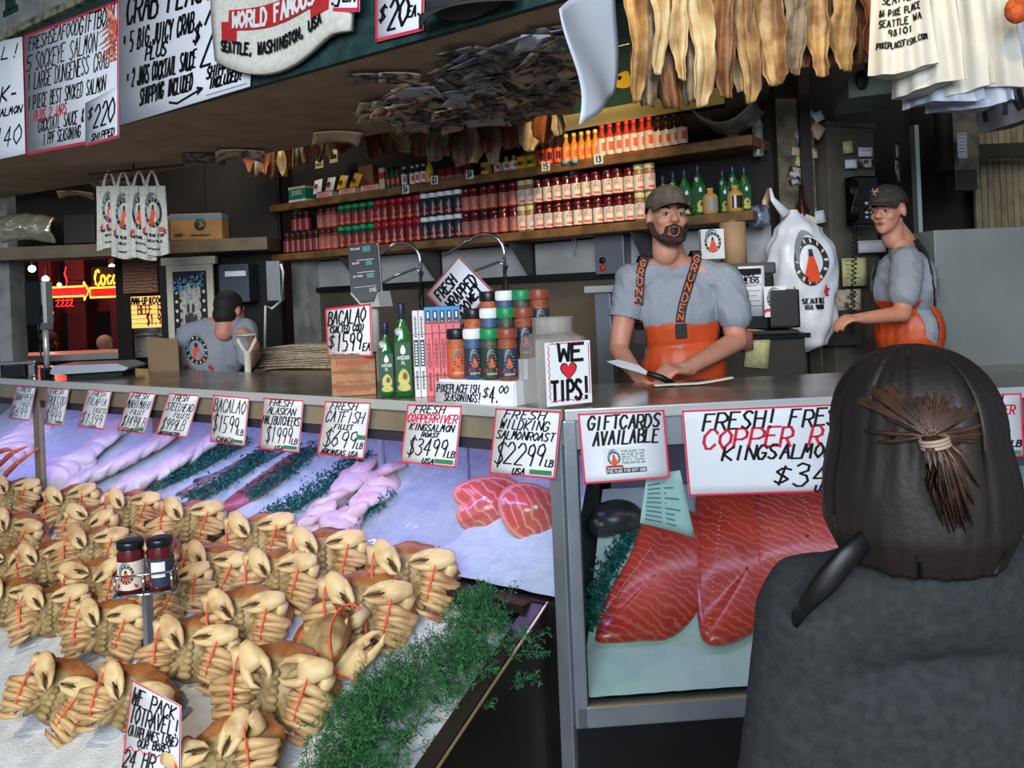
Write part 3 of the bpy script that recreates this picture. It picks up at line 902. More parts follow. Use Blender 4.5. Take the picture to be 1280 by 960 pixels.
q_ = [hit(x, y, FR, 1, .032) for x, y in ((808, 598), (850, 588), (872, 676), (800, 654))]; o = sum(q_, Vector()) / 4  # bright reflection on the case glass, modelled as a pale streaked sheet behind it
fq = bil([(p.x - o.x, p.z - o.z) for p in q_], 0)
r = thing('glare_sheet', 'bluish white sheet standing in for a glass reflection below the gift card sign', 'paper', FR @ T(*o))
m = MB(); m.grid(lambda u, v: (fq(u, v)[0], .012 * sin(pi * u) + .03 * (1 - v) * u, fq(u, v)[2]), 8, 6, thick=.001); m.build('sheet', mat('glare_blue', (206, 220, 232), .5), r)
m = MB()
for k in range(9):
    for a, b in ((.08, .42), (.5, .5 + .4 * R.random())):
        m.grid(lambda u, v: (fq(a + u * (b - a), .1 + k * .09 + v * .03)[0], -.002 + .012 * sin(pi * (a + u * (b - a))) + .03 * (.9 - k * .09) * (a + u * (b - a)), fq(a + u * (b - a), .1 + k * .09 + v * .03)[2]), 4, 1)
m.build('print', mat('glare_streaks', (120, 140, 164), .6), r)
# ------------------------------------------------------------ hand-lettered cards and signs
def quad_px(px4, fr, ax, val):
    return [hit(x, y, fr, ax, val) for x, y in px4]


def card(name, label, fr, px4, y, lines, cat='price sign', edge='sign_red', bw=.007, group=None, w=.006, red=(), extra=None, mt='paper', bend=0, edges='tblr', wv=.5):
    """a paper sign in the plane y of a frame; lines = (text, u0, u1, v0, v1[, 'r'][, stroke width factor])"""
    q = quad_px(px4, fr, 1, y)
    o = Vector(((q[2].x + q[3].x) / 2, y, min(q[2].z, q[3].z)))
    qq = [(p.x - o.x, p.z - o.z) for p in q]
    W_ = abs(qq[1][0] - qq[0][0]); H_ = abs(qq[0][1] - qq[3][1])
    f0 = bil(qq, 0)

    def fn(u, v, d=0):
        x, _, z = f0(u, v)
        return (x, -bend * sin(pi * min(1, max(0, v))) * 1.0 + bend * 2.0 * (1 - v) ** 2 * 0 - d, z)
    r = thing(name, label, cat, fr @ T(*o), group)
    m = MB(); m.grid(lambda u, v: fn(u, v), 2, 8, thick=-.0022); m.build('card', M_(mt), r)
    if edge:
        m = MB(); b, c = bw / W_, bw / H_
        for s, (u0, u1, v0, v1) in (('t', (0, 1, 1 - c, 1)), ('b', (0, 1, 0, c)), ('l', (0, b, 0, 1)), ('r', (1 - b, 1, 0, 1))):
            if s in edges: m.grid(lambda u, v: fn(u0 + u * (u1 - u0), v0 + v * (v1 - v0), .0028), 1, 8)
        m.build('edge', M_(edge), r)
    for ln in lines:
        mb, mr = MB(), MB()
        t, u0, u1, v0, v1 = ln[:5]; isr = 'r' in ln[5:]; k = next((x for x in ln[5:] if isinstance(x, float)), 1.0)
        ribbon(mr if isr else mb, strokes(t, u0, u1, v0, v1, .36, .38), w * k * .64, lambda u, v: fn(u, v, .0036), wv=wv)
        if mb.v: mb.build('lettering', M_('ink'), r)
        if mr.v: mr.build('red_lettering', M_('ink_red'), r)
    if extra: extra(r, fn)
    return r


mat('tag_green', (62, 128, 88), .5)


def gtag(u0, u1, v0, v1):
    def f(r, fn):
        MB().grid(lambda u, v: fn(u0 + u * (u1 - u0), v0 + v * (v1 - v0), .004), 1, 2).build('green_tag', M_('tag_green'), r)
    return f


G = 'hand-lettered price signs hanging on the long case'
PS = [
    ('snapper', [(21, 482), (45, 484), (37, 526), (11, 523)], [('FRESH', .3, .8, .84, .96), ('SNAPPER', .1, .95, .58, .78), ('FILLET', .45, .9, .42, .54), ('$699', .05, .85, .10, .38)], .0048),
    ('true cod', [(59, 484), (87, 486), (79, 532), (55, 530)], [('FRESH', .2, .8, .84, .96), ('TRUECOD', .05, .95, .56, .78), ('FILLET', .25, .8, .42, .53), ('$999', .08, .85, .10, .38)], .0048),
    ('tilapia', [(111, 486), (140, 489), (130, 537), (98, 533)], [('FRESH', .25, .8, .84, .96), ('TILAPIA', .1, .9, .60, .79), ('FILLETS', .45, .95, .42, .54), ('$1399', .05, .9, .12, .38), ('USA', .4, .7, .02, .09)], .0048),
    ('mahi mahi', [(163, 489), (195, 492), (181, 542), (147, 538)], [('FRESH', .15, .8, .84, .97), ('MAHIMAHI', .06, .97, .60, .80), ('FILLET', .3, .8, .45, .56), ('$1499LB', .1, .95, .14, .40), ('ECUADOR', .2, .8, .02, .10)], .0052),
    ('steelhead', [(212, 491), (250, 494), (234, 547), (195, 543)], [('FRESH', .22, .7, .83, .97), ('STEELHEAD', .08, .95, .60, .78), ('FILLETS', .4, .9, .44, .55), ('$999LB', .1, .85, .14, .40), ('WASHINGTON', .1, .75, .02, .10)], .0052),
    ('bacalao', [(267, 493), (312, 497), (306, 558), (263, 552)], [('BACALAO', .06, .95, .66, .93), ('$1599', .06, .8, .24, .58, 1.1), ('LB', .78, .95, .22, .34), ('CANADA', .2, .7, .03, .14)], .0058),
    ('halibut cheeks', [(330, 497), (380, 500), (374, 566), (325, 561)], [('FRESH', .18, .75, .86, .98), ('ALASKAN', .15, .85, .70, .83), ('HALIBUTCHEEKS', .03, .97, .50, .66), ('$1999', .15, .8, .16, .46), ('LB', .8, .96, .16, .26), ('USA', .4, .62, .02, .10)], .0058),
    ('catfish', [(407, 501), (464, 503), (455, 574), (397, 568)], [('FRESH', .15, .75, .85, .98), ('CATFISH', .08, .92, .62, .82), ('FILLET', .3, .7, .50, .59), ('$699', .1, .82, .17, .47, 1.1), ('LB', .82, .96, .18, .28), ('ARKANSAS USA', .08, .88, .03, .12)], .0058),
    ('copper river king roast', [(510, 505), (578, 507), (570, 585), (501, 578)], [('FRESH', .16, .72, .86, .98), ('COPPERRIVER', .04, .96, .71, .84, 'r'), ('KINGSALMON', .1, .92, .57, .68), ('ROAST', .34, .66, .47, .54), ('$3499', .12, .84, .16, .44, 1.1), ('LB', .84, .97, .16, .26), ('USA', .4, .62, .03, .11)], .006),
    ('wild king roast', [(620, 510), (702, 514), (694, 599), (612, 592)], [('FRESH', .15, .8, .86, .98), ('WILDKING', .1, .86, .70, .84), ('SALMONROAST', .06, .95, .55, .67), ('$2299', .08, .84, .18, .50, 1.15), ('LB', .84, .97, .18, .28), ('USA', .36, .56, .03, .12)], .006),
]
for nm, q, L_, w in PS:
    ex = gtag(.62, .95, .05, .12) if nm in ('true cod', 'mahi mahi', 'bacalao', 'halibut cheeks', 'copper river king roast', 'wild king roast') else (gtag(.80, .98, .34, .42) if nm == 'catfish' else None)
    card('price_sign', f'white {nm} price sign with red edge on the long case', FL, q, -.024, L_, group=G, w=w, bw=.006, extra=ex)


mat('logo_dark', (38, 40, 42), .5); mat('logo_orange', (232, 84, 44), .5); mat('logo_grey', (120, 132, 140), .5); mat('logo_red', (186, 44, 48), .5); mat('logo_cream', (224, 216, 196), .5)


def emblem(r, fn, cu, cv, ru, rv, d=.004, name='emblem', ribbon_=True):
    """round fish-stall emblem: dark ring, orange figure, grey leaping fish, red ribbon"""
    m = MB()

    def P(a, b, k=0): return fn(cu + a * ru, cv + b * rv, d + k)
    n = 28
    for i in range(n):
        a0, a1 = 2 * pi * i / n, 2 * pi * (i + 1) / n
        m.add([P(cos(a) * q, sin(a) * q) for a, q in ((a0, 1), (a1, 1), (a1, .70), (a0, .70))], [(0, 1, 2, 3)], 0)
        if i % 2 == 0: m.add([P(cos(a) * q, sin(a) * q, .0004) for a, q in ((a0, .95), ((a0 + a1) / 2, .95), ((a0 + a1) / 2, .77), (a0, .77))], [(0, 1, 2, 3)], 3)
    m.add([P(*p, .0006) for p in ((-.55, -.85), (.55, -.85), (.42, -.3), (.12, .25), (-.18, .2), (-.35, -.3))], [tuple(range(6))], 1)
    m.add([P(*p, .0010) for p in ((-.18, .18), (.12, .2), (.1, .5), (-.12, .5))], [(0, 1, 2, 3)], 4)
    fish = []
    for i in range(13):
        t = i / 12; a = radians(200 - 150 * t); w = .16 * sin(pi * min(.97, t + .08)) + .02
        fish.append(((.78 + w) * cos(a), .25 + (.95 + w) * sin(a)))
    back = []
    for i in range(13):
        t = i / 12; a = radians(200 - 150 * t); w = .16 * sin(pi * min(.97, t + .08)) + .02
        back.append(((.78 - w) * cos(a), .25 + (.95 - w) * sin(a)))
    for i in range(12): m.add([P(*fish[i], .0012), P(*fish[i + 1], .0012), P(*back[i + 1], .0012), P(*back[i], .0012)], [(0, 1, 2, 3)], 2)
    if ribbon_:
        m.add([P(*p, .0014) for p in ((-1.15, -1.0), (1.15, -1.0), (1.15, -1.32), (-1.15, -1.32))], [(0, 1, 2, 3)], 5)
        m.add([P(*p, .0014) for p in ((-1.4, -1.12), (-1.1, -1.12), (-1.1, -1.45), (-1.45, -1.45), (-1.3, -1.28))], [tuple(range(5))], 5)
        m.add([P(*p, .0014) for p in ((1.4, -1.12), (1.1, -1.12), (1.1, -1.45), (1.45, -1.45), (1.3, -1.28))], [tuple(range(5))], 5)
    m.build(name, [M_('logo_dark'), M_('logo_orange'), M_('logo_grey'), M_('logo_cream'), M_('logo_dark'), M_('logo_red')], r)


def giftx(r, fn):
    MB().grid(lambda u, v: fn(.25 + .5 * u, .13 + .36 * v, .0032), 1, 1).build('gift_card', mat('card_white', (214, 220, 222), .3), r)
    MB().grid(lambda u, v: fn(.27 + .47 * u, .12 + .07 * v, .0044), 1, 1).build('gift_card_band', mat('card_dark', (52, 58, 62), .4), r)
    m = MB()
    for i in range(5): ribbon(m, strokes(['PIKE PLACE FISH', '86 PIKE PLACE', 'SEATTLE WA', 'GIFT CARD', 'PIKEPLACEFISH.COM'][i], .46, .73, .42 - i * .042, .445 - i * .042, 0, 0), .0011, lambda u, v: fn(u, v, .0044))
    m.build('gift_card_text', M_('card_dark'), r)
    m = MB(); ribbon(m, strokes('PIKE PLACE FISH GIFT CARD', .28, .73, .135, .175, 0, 0), .0014, lambda u, v: fn(u, v, .0052)); m.build('gift_card_text', M_('white'), r)
    emblem(r, fn, .37, .34, .075, .10, .0044)


card('notice_sign', 'white GIFT CARDS AVAILABLE sign with red edge at the case corner', FR, [(722, 517), (830, 512), (837, 597), (730, 605)], -.024, [('GIFTCARDS', .10, .95, .76, .95, 1.1), ('AVAILABLE', .15, .92, .54, .73, 1.1)], 'notice', bw=.006, w=.0078, extra=giftx)
card('price_sign', 'wide copper river king salmon sign beside the gift card sign', FR, [(852, 513), (1108, 502), (1112, 612), (861, 620)], -.024,
     [('FRESH! FRESH!', .10, .88, .76, .95, 1.15), ('COPPER RIVER', .09, .99, .54, .76, 'r', 1.25), ('KINGSALMON', .18, .74, .40, .56, 1.15), ('$', .42, .50, .12, .28, 1.1), ('3499', .52, .90, .08, .34, 1.1), ('USA', .62, .72, .01, .08)], w=.0085, bw=.006)
card('price_sign', 'white copper river fingers sign right of the customer head', FR, [(1190, 494), (1276, 491), (1280, 570), (1194, 575)], -.024,
     [('FRESH', .3, .72, .84, .97), ('COPPERRIVER', .05, .9, .68, .82, 'r'), ('FINGERS', .2, .58, .52, .65), ('$1999', .05, .82, .14, .48, 1.1), ('LB', .82, .97, .16, .26)], w=.0065, bw=.006, extra=gtag(.6, .95, .04, .10))
card('price_sign', 'red-edged sign cut off at the right picture edge', FR, [(1282, 490), (1360, 487), (1364, 568), (1286, 570)], -.024, [('FRESH', .15, .8, .8, .95), ('SALMON', .1, .9, .55, .75), ('$1599', .1, .9, .15, .45)], w=.0065, bw=.006)

# ---- big boards on the overhead fascia
FY = -.045
card('menu_sign', 'white special board at the far left of the overhead fascia', FL, [(-70, 66), (28, 46), (32, 192), (-66, 214)], FY, [('SPECIAL!', .1, .98, .84, .94), ('SALMON', .1, .62, .64, .74), ('STEAK-', .3, .95, .48, .60, 1.3), ('SMOKED SALMON', .3, .99, .36, .42), ('$140', .55, .98, .10, .26)], 'menu board', edge=None, w=.014)


def seaf(r, fn):
    m = MB()
    for i in range(9):
        m.add([fn(u, v, .006) for u, v in ((.80 + .03 * (i % 3), .80 - .03 * i), (.97, .88 - .035 * i), (.99, .85 - .035 * i))], [(0, 1, 2)])
    m.ell(Vector(fn(.955, .80, .01)), (.035, .012, .075)); m.ell(Vector(fn(.93, .92, .01)), (.025, .01, .04))
    m.build('crab_drawing', mat('crab_print', (196, 84, 62), .6, n=(40, (232, 168, 140), .45, .6)), r)


card('menu_sign', 'fresh seafood gift box board with red edge and a small crab picture', FL, [(30, 45), (149, 0), (149, 172), (34, 194)], FY,
     [('FRESH', .06, .30, .86, .96), ('SEAFOOD', .30, .62, .86, .97), ('GIFTBOX!', .62, .98, .85, .98, 1.2), ('5', .03, .10, .70, .82), ('SOCKEYE SALMON', .14, .80, .68, .82), ('1 LARGE DUNGENESS CRAB', .03, .92, .53, .66), ('1 PIECE BEST SMOKED SALMON', .03, .88, .37, .48), ('PLUS 2 JARS', .10, .48, .27, .35, 'r'), ('COCKTAIL SAUCE &', .15, .66, .17, .27), ('1 PPF SEASONING', .20, .62, .06, .15)], 'menu board', w=.011, bw=.014, extra=seaf, edges='tblr', wv=.3)
card('price_tab', 'small $220 price tab taped on the gift box board corner', FL, [(107, 129), (149, 107), (149, 172), (107, 183)], FY - .006, [('$', .1, .26, .60, .80), ('220', .28, .9, .34, .80, 1.3), ('SHIPPED', .2, .9, .08, .22)], 'price tab', w=.011, bw=.012, edges='br')


def crabx(r, fn):
    m = MB(); ribbon(m, [[(.42, .05), (.48, .03), (.66, .075)], [(.63, .09), (.67, .076), (.635, .05)]], .011, lambda u, v: fn(u, v, .0036)); m.build('arrow', M_('ink'), r)
    m = MB(); m.grid(lambda u, v: fn(.70 + .28 * u, .022 + .004 * v, .0036), 1, 1); m.build('underline', M_('ink'), r)


card('menu_sign', 'large white DUNGENESS CRAB FEAST board next to the hanging shirt', FL, [(150, -42), (322, -96), (313, 108), (150, 157)], FY,
     [('DUNGENESS', .06, .86, .84, .99, 1.5), ('CRAB FEAST', .06, .74, .62, .80, 1.5), ('* 5 BIG,JUICY CRAB', .03, .60, .45, .57, 1.1), ('PLUS', .22, .40, .36, .44, 1.1), ('* 2 JARS COCKTAIL SAUCE', .06, .62, .22, .33), ('SHIPPING INCLUDED', .18, .60, .09, .19), ('$', .60, .66, .38, .48, 1.2), ('20', .66, .86, .22, .55, 1.3), ('SHIPPING', .70, .92, .13, .20), ('INCLUDED!', .72, .95, .06, .12)], 'menu board', edge=None, w=.014, extra=crabx, wv=.5)
card('price_sign', 'price card reading $125 EA above the hanging shirt', FL, [(387, -44), (450, -60), (450, 15), (387, 14)], FY - .05, [('$', .08, .25, .3, .55), ('125', .28, .66, .12, .62, 1.1), ('EA', .70, .95, .18, .36)], w=.012, bw=.012)
card('price_sign', 'hat price card reading $20 EA below the dark cap', FL, [(470, -30), (531, -42), (530, 38), (470, 53)], FY, [('THAT', .1, .75, .62, .85, 1.1), ('$', .08, .25, .30, .50), ('20', .28, .72, .14, .58, 1.3), ('00', .72, .92, .54, .74), ('EA.', .68, .95, .26, .42)], w=.011, bw=.012)
# letter on the cornice
m = MB(); q = quad_px([(4, 2), (22, -2), (22, 14), (4, 18)], FL, 1, -.052)
m.box(q[0].x + .03, q[1].x - .03, -.006, 0, q[3].z, q[0].z + .4, M=T(0, -.05, 0)); m.box(q[0].x, q[1].x, -.006, 0, q[3].z - .02, q[3].z + .015, M=T(0, -.05, 0))
m.build('cornice_letter', M_('green_paint'), M=FL, label='dark green letter I painted on the pale cornice board', category='letter')
# ------------------------------------------------------------ things standing on the counter
CT = 1.303


def cylmap(r, ang, z0, h, off=0.0):
    """u 0..1 across an arc of a jar facing -y, v 0..1 up the label"""
    def fn(u, v, d=0):
        a = -pi / 2 + (u - .5) * ang + off; return ((r + d) * cos(a), (r + d) * sin(a), z0 + v * h)
    return fn


def flat_text(mb, text, u0, u1, v0, v1, w, fn, mi=0):
    """lettering on a curved label: the strokes are widened along the surface itself"""
    for q in strokes(text, u0, u1, v0, v1, .1, 0):
        for i in range(len(q) - 1):
            (a, b), (c, d) = q[i], q[i + 1]; L_ = math.hypot(c - a, d - b)
            if L_ < 1e-6: continue
            sx, sy = -(d - b) / L_ * w, (c - a) / L_ * w
            mb.add([fn(a - sx, b - sy), fn(c - sx, d - sy), fn(c + sx, d + sy), fn(a + sx, b + sy)], [(0, 1, 2, 3)], mi)


mat('lid_black', (22, 24, 30), .3); mat('lid_white', (226, 230, 230), .35); mat('lid_green', (30, 140, 84), .35); mat('lid_brown', (140, 70, 48), .35); mat('lid_red', (160, 26, 40), .35); mat('lid_cream', (206, 196, 150), .4); mat('lid_dark', (52, 26, 26), .35)
mat('spice_orange', (196, 104, 58), .6, n=(120, (150, 80, 46), .4, .6)); mat('spice_blue', (58, 84, 118), .5); mat('spice_olive', (76, 86, 58), .5, n=(120, (44, 52, 40), .4, .6)); mat('spice_rust', (160, 82, 48), .6, n=(120, (120, 58, 38), .4, .6)); mat('spice_tan', (150, 122, 92), .6, n=(160, (92, 74, 58), .4, .6))
mat('label_navy', (46, 56, 74), .45); mat('label_olive', (48, 62, 46), .45); mat('label_orange', (206, 96, 52), .45)


def spice_jar(body, lid, label, scale=1.0, face=0.0, emb=True):
    r = thing('seasoning_jar', '', 'spice jar', Matrix.Identity(4))
    R0 = .0335
    m = MB(); m.lathe([(.028, 0), (R0, .004), (R0, .128), (.030, .138), (.030, .142)], 24); m.build('body', M_(body), r)
    m = MB(); m.lathe([(.0335, .139), (.0345, .141), (.0345, .172), (.0325, .175)], 28)
    for i in range(28):
        a = 2 * pi * i / 28; m.box(.0340, .0353, -.0012, .0012, .143, .170, M=Matrix.Rotation(a, 4, 'Z'))
    m.build('lid', M_(lid), r)
    m = MB(); fn = cylmap(R0 + .0006, 4.2, .012, .096, face); m.grid(lambda u, v: fn(u, v), 24, 1); m.build('label', M_(label), r)
    if emb:
        f2 = cylmap(R0 + .0006, 1.9, .012, .096, face)
        emblem(r, f2, .5, .58, .26, .30, .001)
        m = MB(); flat_text(m, 'SEASONING', .22, .78, .06, .13, .008, lambda u, v: f2(u, v, .001)); m.build('label_text', M_('lid_cream'), r)
    return Proto(r)


# stepped riser carrying three tiers of jars, with its hand-lettered front
ris = thing('jar_riser', 'white stepped riser box under the seasoning jars', 'riser', FL @ T(-.347, .0, CT))
m = MB()
m.box(-.165, .165, .0, .075, .0, .082); m.box(-.165, .165, .076, .15, .0, .15); m.box(-.165, .165, .151, .22, .0, .21)
m.build('steps', M_('white'), ris)
card('seasoning_sign', 'hand-lettered SEASONINGS $4.00 strip sign on the jar riser', FL, [(545, 477), (643, 478), (643, 509), (545, 503)], -.004, [('PIKEPLACEFISH,', .02, .62, .52, .88), ('SEASONINGS!', .12, .60, .12, .46), ('$', .62, .70, .36, .72), ('4.', .70, .84, .14, .80, 1.3), ('00', .82, .94, .55, .86)], 'sign', edge=None, w=.0052)
KIND = [('spice_orange', 'lid_black', 'label_orange', 'black-lidded orange'), ('spice_blue', 'lid_white', 'label_navy', 'white-lidded navy'), ('spice_olive', 'lid_green', 'label_olive', 'green-lidded'), ('spice_rust', 'lid_brown', 'label_navy', 'brown-lidded rust')]
for k, (b, l, la, nm) in enumerate(KIND):
    P_ = spice_jar(b, l, la, face=radians(42))
    for t in range(3):
        z = (.083, .151, .211)[t]; y = (.038, .113, .185)[t]
        P_.put(FL @ T(-.455 + k * .073 + t * .02, y, CT + z), f'{nm} seasoning jar on the {["front", "middle", "rear"][t]} step of the counter riser', 'seasoning jars on the counter riser')

# tip jar
tj = thing('tip_jar', 'clear square plastic tip jug with the WE love TIPS label', 'tip jar', FR @ T(-.012, .135, CT, radians(20)))
pl = mat('clear_plastic', (186, 182, 172), .25, alpha=.42)
m = MB(); prof = [(.100, .0), (.106, .012), (.106, .20), (.098, .222), (.070, .238), (.068, .244), (.068, .284), (.072, .286), (.072, .290), (.064, .290)]
vs, fs = [], []
for rr, z in prof:
    for i in range(16):
        a = 2 * pi * i / 16 + pi / 16
        sq = 1 / max(abs(cos(a)), abs(sin(a))); mixf = .8 if z < .225 else 0.0
        q = rr * (mixf * min(sq, 1.24) + (1 - mixf)) * (.92 if z < .225 else 1)
        vs.append((q * cos(a), q * sin(a), z))
for j in range(len(prof) - 1):
    for i in range(16): fs.append((j * 16 + i, j * 16 + (i + 1) % 16, (j + 1) * 16 + (i + 1) % 16, (j + 1) * 16 + i))
fs.append(tuple(range(16))[::-1])
m.add(vs, fs); m.build('jug', pl, tj)
m = MB()
for i in range(14):
    a, b = R.uniform(-.05, .05), R.uniform(-.05, .05)
    m.grid(lambda u, v: (a + (u - .5) * .07, b + .012 * sin(u * 7 + i) + (v - .5) * .03, .008 + i * .0085 + .012 * sin(v * 3 + u * 2)), 4, 3, M=Matrix.Rotation(i * 1.3, 4, 'Z') @ Matrix.Scale(.8, 4))
m.build('banknotes', mat('banknote', (150, 150, 136), .7, n=(60, (112, 116, 104), .4, .6)), tj)
yl = -.1045
m = MB(); m.box(-.082, .082, yl - .001, yl, .008, .212); m.build('label', M_('white'), tj)


def tfn(u, v, d=0): return (-.082 + .164 * u, yl - .0022 - d, .008 + .204 * v)


m = MB()
for t, b in (('WE', (.26, .86, .70, .96)), ('TIPS!', (.10, .96, .08, .38))): ribbon(m, strokes(t, *b, slant=.05, jit=.1), .0115, tfn)
m.build('lettering', M_('ink'), tj)
m = MB(); hp = []
for i in range(28):
    a = 2 * pi * i / 28; hp.append((.5 + .0125 * 16 * sin(a) ** 3 * .9 / 1.0 * .9, .545 + .0095 * (13 * cos(a) - 5 * cos(2 * a) - 2 * cos(3 * a) - cos(4 * a)) * .95))
m.add([tfn(.5 + (u - .5) * 1.15, .545 + (v - .545) * 1.15, 0) for u, v in hp], [tuple(range(28))], 1); m.add([tfn(u, v, .0006) for u, v in hp], [tuple(range(28))], 0)
m.build('heart', [mat('heart_red', (220, 40, 56), .5), M_('ink')], tj)
m = MB(); zz = [(.06 + (.03 if i % 2 else 0), .95 - i * .05) for i in range(18)]; ribbon(m, [zz, [(.1 + i * .06, .06 + (.03 if i % 2 else 0)) for i in range(13)], [(.1 + i * .06, .97 + (.015 if i % 2 else 0)) for i in range(13)], [(.96, .95 - i * .1) for i in range(9)]], .0028, tfn)
m.build('zigzag_line', M_('ink_red'), tj)

# wooden crate of salt cod and its card
cx = thing('wooden_box', 'small printed wooden salt cod box left of the oil bottles', 'wooden box', FL @ T(-.985, .045, CT, radians(42)))
m = MB(); m.box(-.085, .085, -.01, .12, 0, .158, b=.003); m.build('body', mat('box_wood', (172, 130, 92), .65, n=(14, (146, 104, 70), .35, .65), wave=(5, (132, 92, 60), 'Z', 4, .7, 1)), cx)
m = MB()
for a, b in ((.018, .030), (.052, .060), (.088, .096), (.122, .142)):
    for i in range(9): m.box(-.066 + i * .0148, -.066 + i * .0148 + .010 + .003 * (i % 2), -.0112, -.010, a, b - .002 * (i % 3))
for i in range(18):
    a0 = 2 * pi * i / 18; m.box(-.002, .002, -.0112, -.010, .028, .031, M=T(0, 0, .078) @ Matrix.Rotation(a0, 4, 'Y'))
m.build('print', mat('box_print', (170, 82, 62), .7), cx)
MB().box(-.087, .087, -.012, .122, .150, .160, b=.002).build('lid', M_('box_wood'), cx)
pB = FLi @ (FL @ Vector((-.985, .03, 0)))
card('price_sign', 'BACALAO salted cod $15.99 card standing on the wooden box', FL, [(407, 386), (464, 379), (466, 446), (410, 447)], .06, [('BACALAO', .06, .90, .66, .93, 1.15), ('(SALTED COD)', .08, .86, .50, .63), ('$', .05, .20, .20, .42), ('1599', .22, .80, .14, .48, 1.15), ('EA', .80, .97, .12, .26), ('ALASKA', .3, .72, .01, .06)], w=.0075, bw=.008)

# avocado oil bottles
mat('oil_glass', (20, 84, 34), .12, coat=.6, n=(8, (34, 112, 40), .4, .7)); mat('cap_navy', (30, 38, 66), .35); mat('oil_label', (24, 78, 44), .45); mat('avocado', (196, 190, 108), .5, n=(20, (170, 178, 84), .4, .6)); mat('pit', (120, 78, 40), .4)


def oil_bottle(h, w, lab, M, hero=True):
    r = thing('oil_bottle', lab, 'bottle', M)
    k = h
    m = MB(); prof = [(.42, 0), (.5, .015), (.5, .60), (.46, .66), (.22, .78), (.17, .83), (.17, .88)]
    vs, fs = [], []
    for rr, z in prof:
        sqf = 1.0 if z < .62 else 0.0
        for i in range(20):
            a = 2 * pi * i / 20 + pi / 20; sq = min(1 / max(abs(cos(a)), abs(sin(a))), 1.3)
            q = rr * w * (.88 * sq if sqf else 1); vs.append((q * cos(a), q * sin(a), z * k))
    for j in range(len(prof) - 1):
        for i in range(20): fs.append((j * 20 + i, j * 20 + (i + 1) % 20, (j + 1) * 20 + (i + 1) % 20, (j + 1) * 20 + i))
    fs.append(tuple(range(20))[::-1]); m.add(vs, fs, 0, smooth=True); m.build('glass_body', M_('oil_glass'), r)
    m = MB(); m.lathe([(.19 * w, .83 * k), (.2 * w, .835 * k), (.2 * w, .98 * k), (.18 * w, 1.0 * k)], 18); m.build('cap', M_('cap_navy'), r)
    y0 = -.452 * w
    def fn(u, v, d=0): return ((u - .5) * w * .84, y0 - d, k * (.06 + .52 * v))
    m = MB(); m.grid(lambda u, v: fn(u, v), 1, 1); m.build('label', M_('oil_label'), r)
    m = MB()
    for (c1, c2, ra, rb, mi, d) in ((.5, .30, .36, .17, 0, .0006), (.5, .10, .4, .09, 0, .0005), (.58, .32, .15, .075, 1, .0012)):
        m.add([fn(c1 + ra * cos(2 * pi * i / 18) * (1 - .25 * sin(2 * pi * i / 18)), c2 + rb * sin(2 * pi * i / 18), d) for i in range(18)], [tuple(range(18))], mi)
    m.build('avocado_print', [M_('avocado'), M_('pit')], r)
    m = MB(); m.add([fn(.5 + .16 * cos(2 * pi * i / 14) * (1 - .4 * sin(2 * pi * i / 14)), .86 + .10 * sin(2 * pi * i / 14), .001) for i in range(14)], [tuple(range(14))])
    if hero:
        flat_text(m, 'AVOCADO', .12, .9, .66, .73, .011, lambda u, v: fn(u, v, .0012)); flat_text(m, 'OIL', .38, .62, .56, .63, .011, lambda u, v: fn(u, v, .0012))
    m.build('label_text', M_('lid_white'), r)
    m = MB(); m.lathe([(.0, 0), (.017, 0)], 14, M=T(-.16 * w, -.36 * w, .70 * k, 0, radians(70))); m.build('neck_tag', M_('lid_white'), r)
    return r


oil_bottle(.285, .060, 'shorter green avocado oil bottle beside the wooden box', FL @ T(-.83, .07, CT, radians(42)))
oil_bottle(.355, .070, 'taller green avocado oil bottle leaning against the white books', FL @ T(-.757, .085, CT, radians(42)))

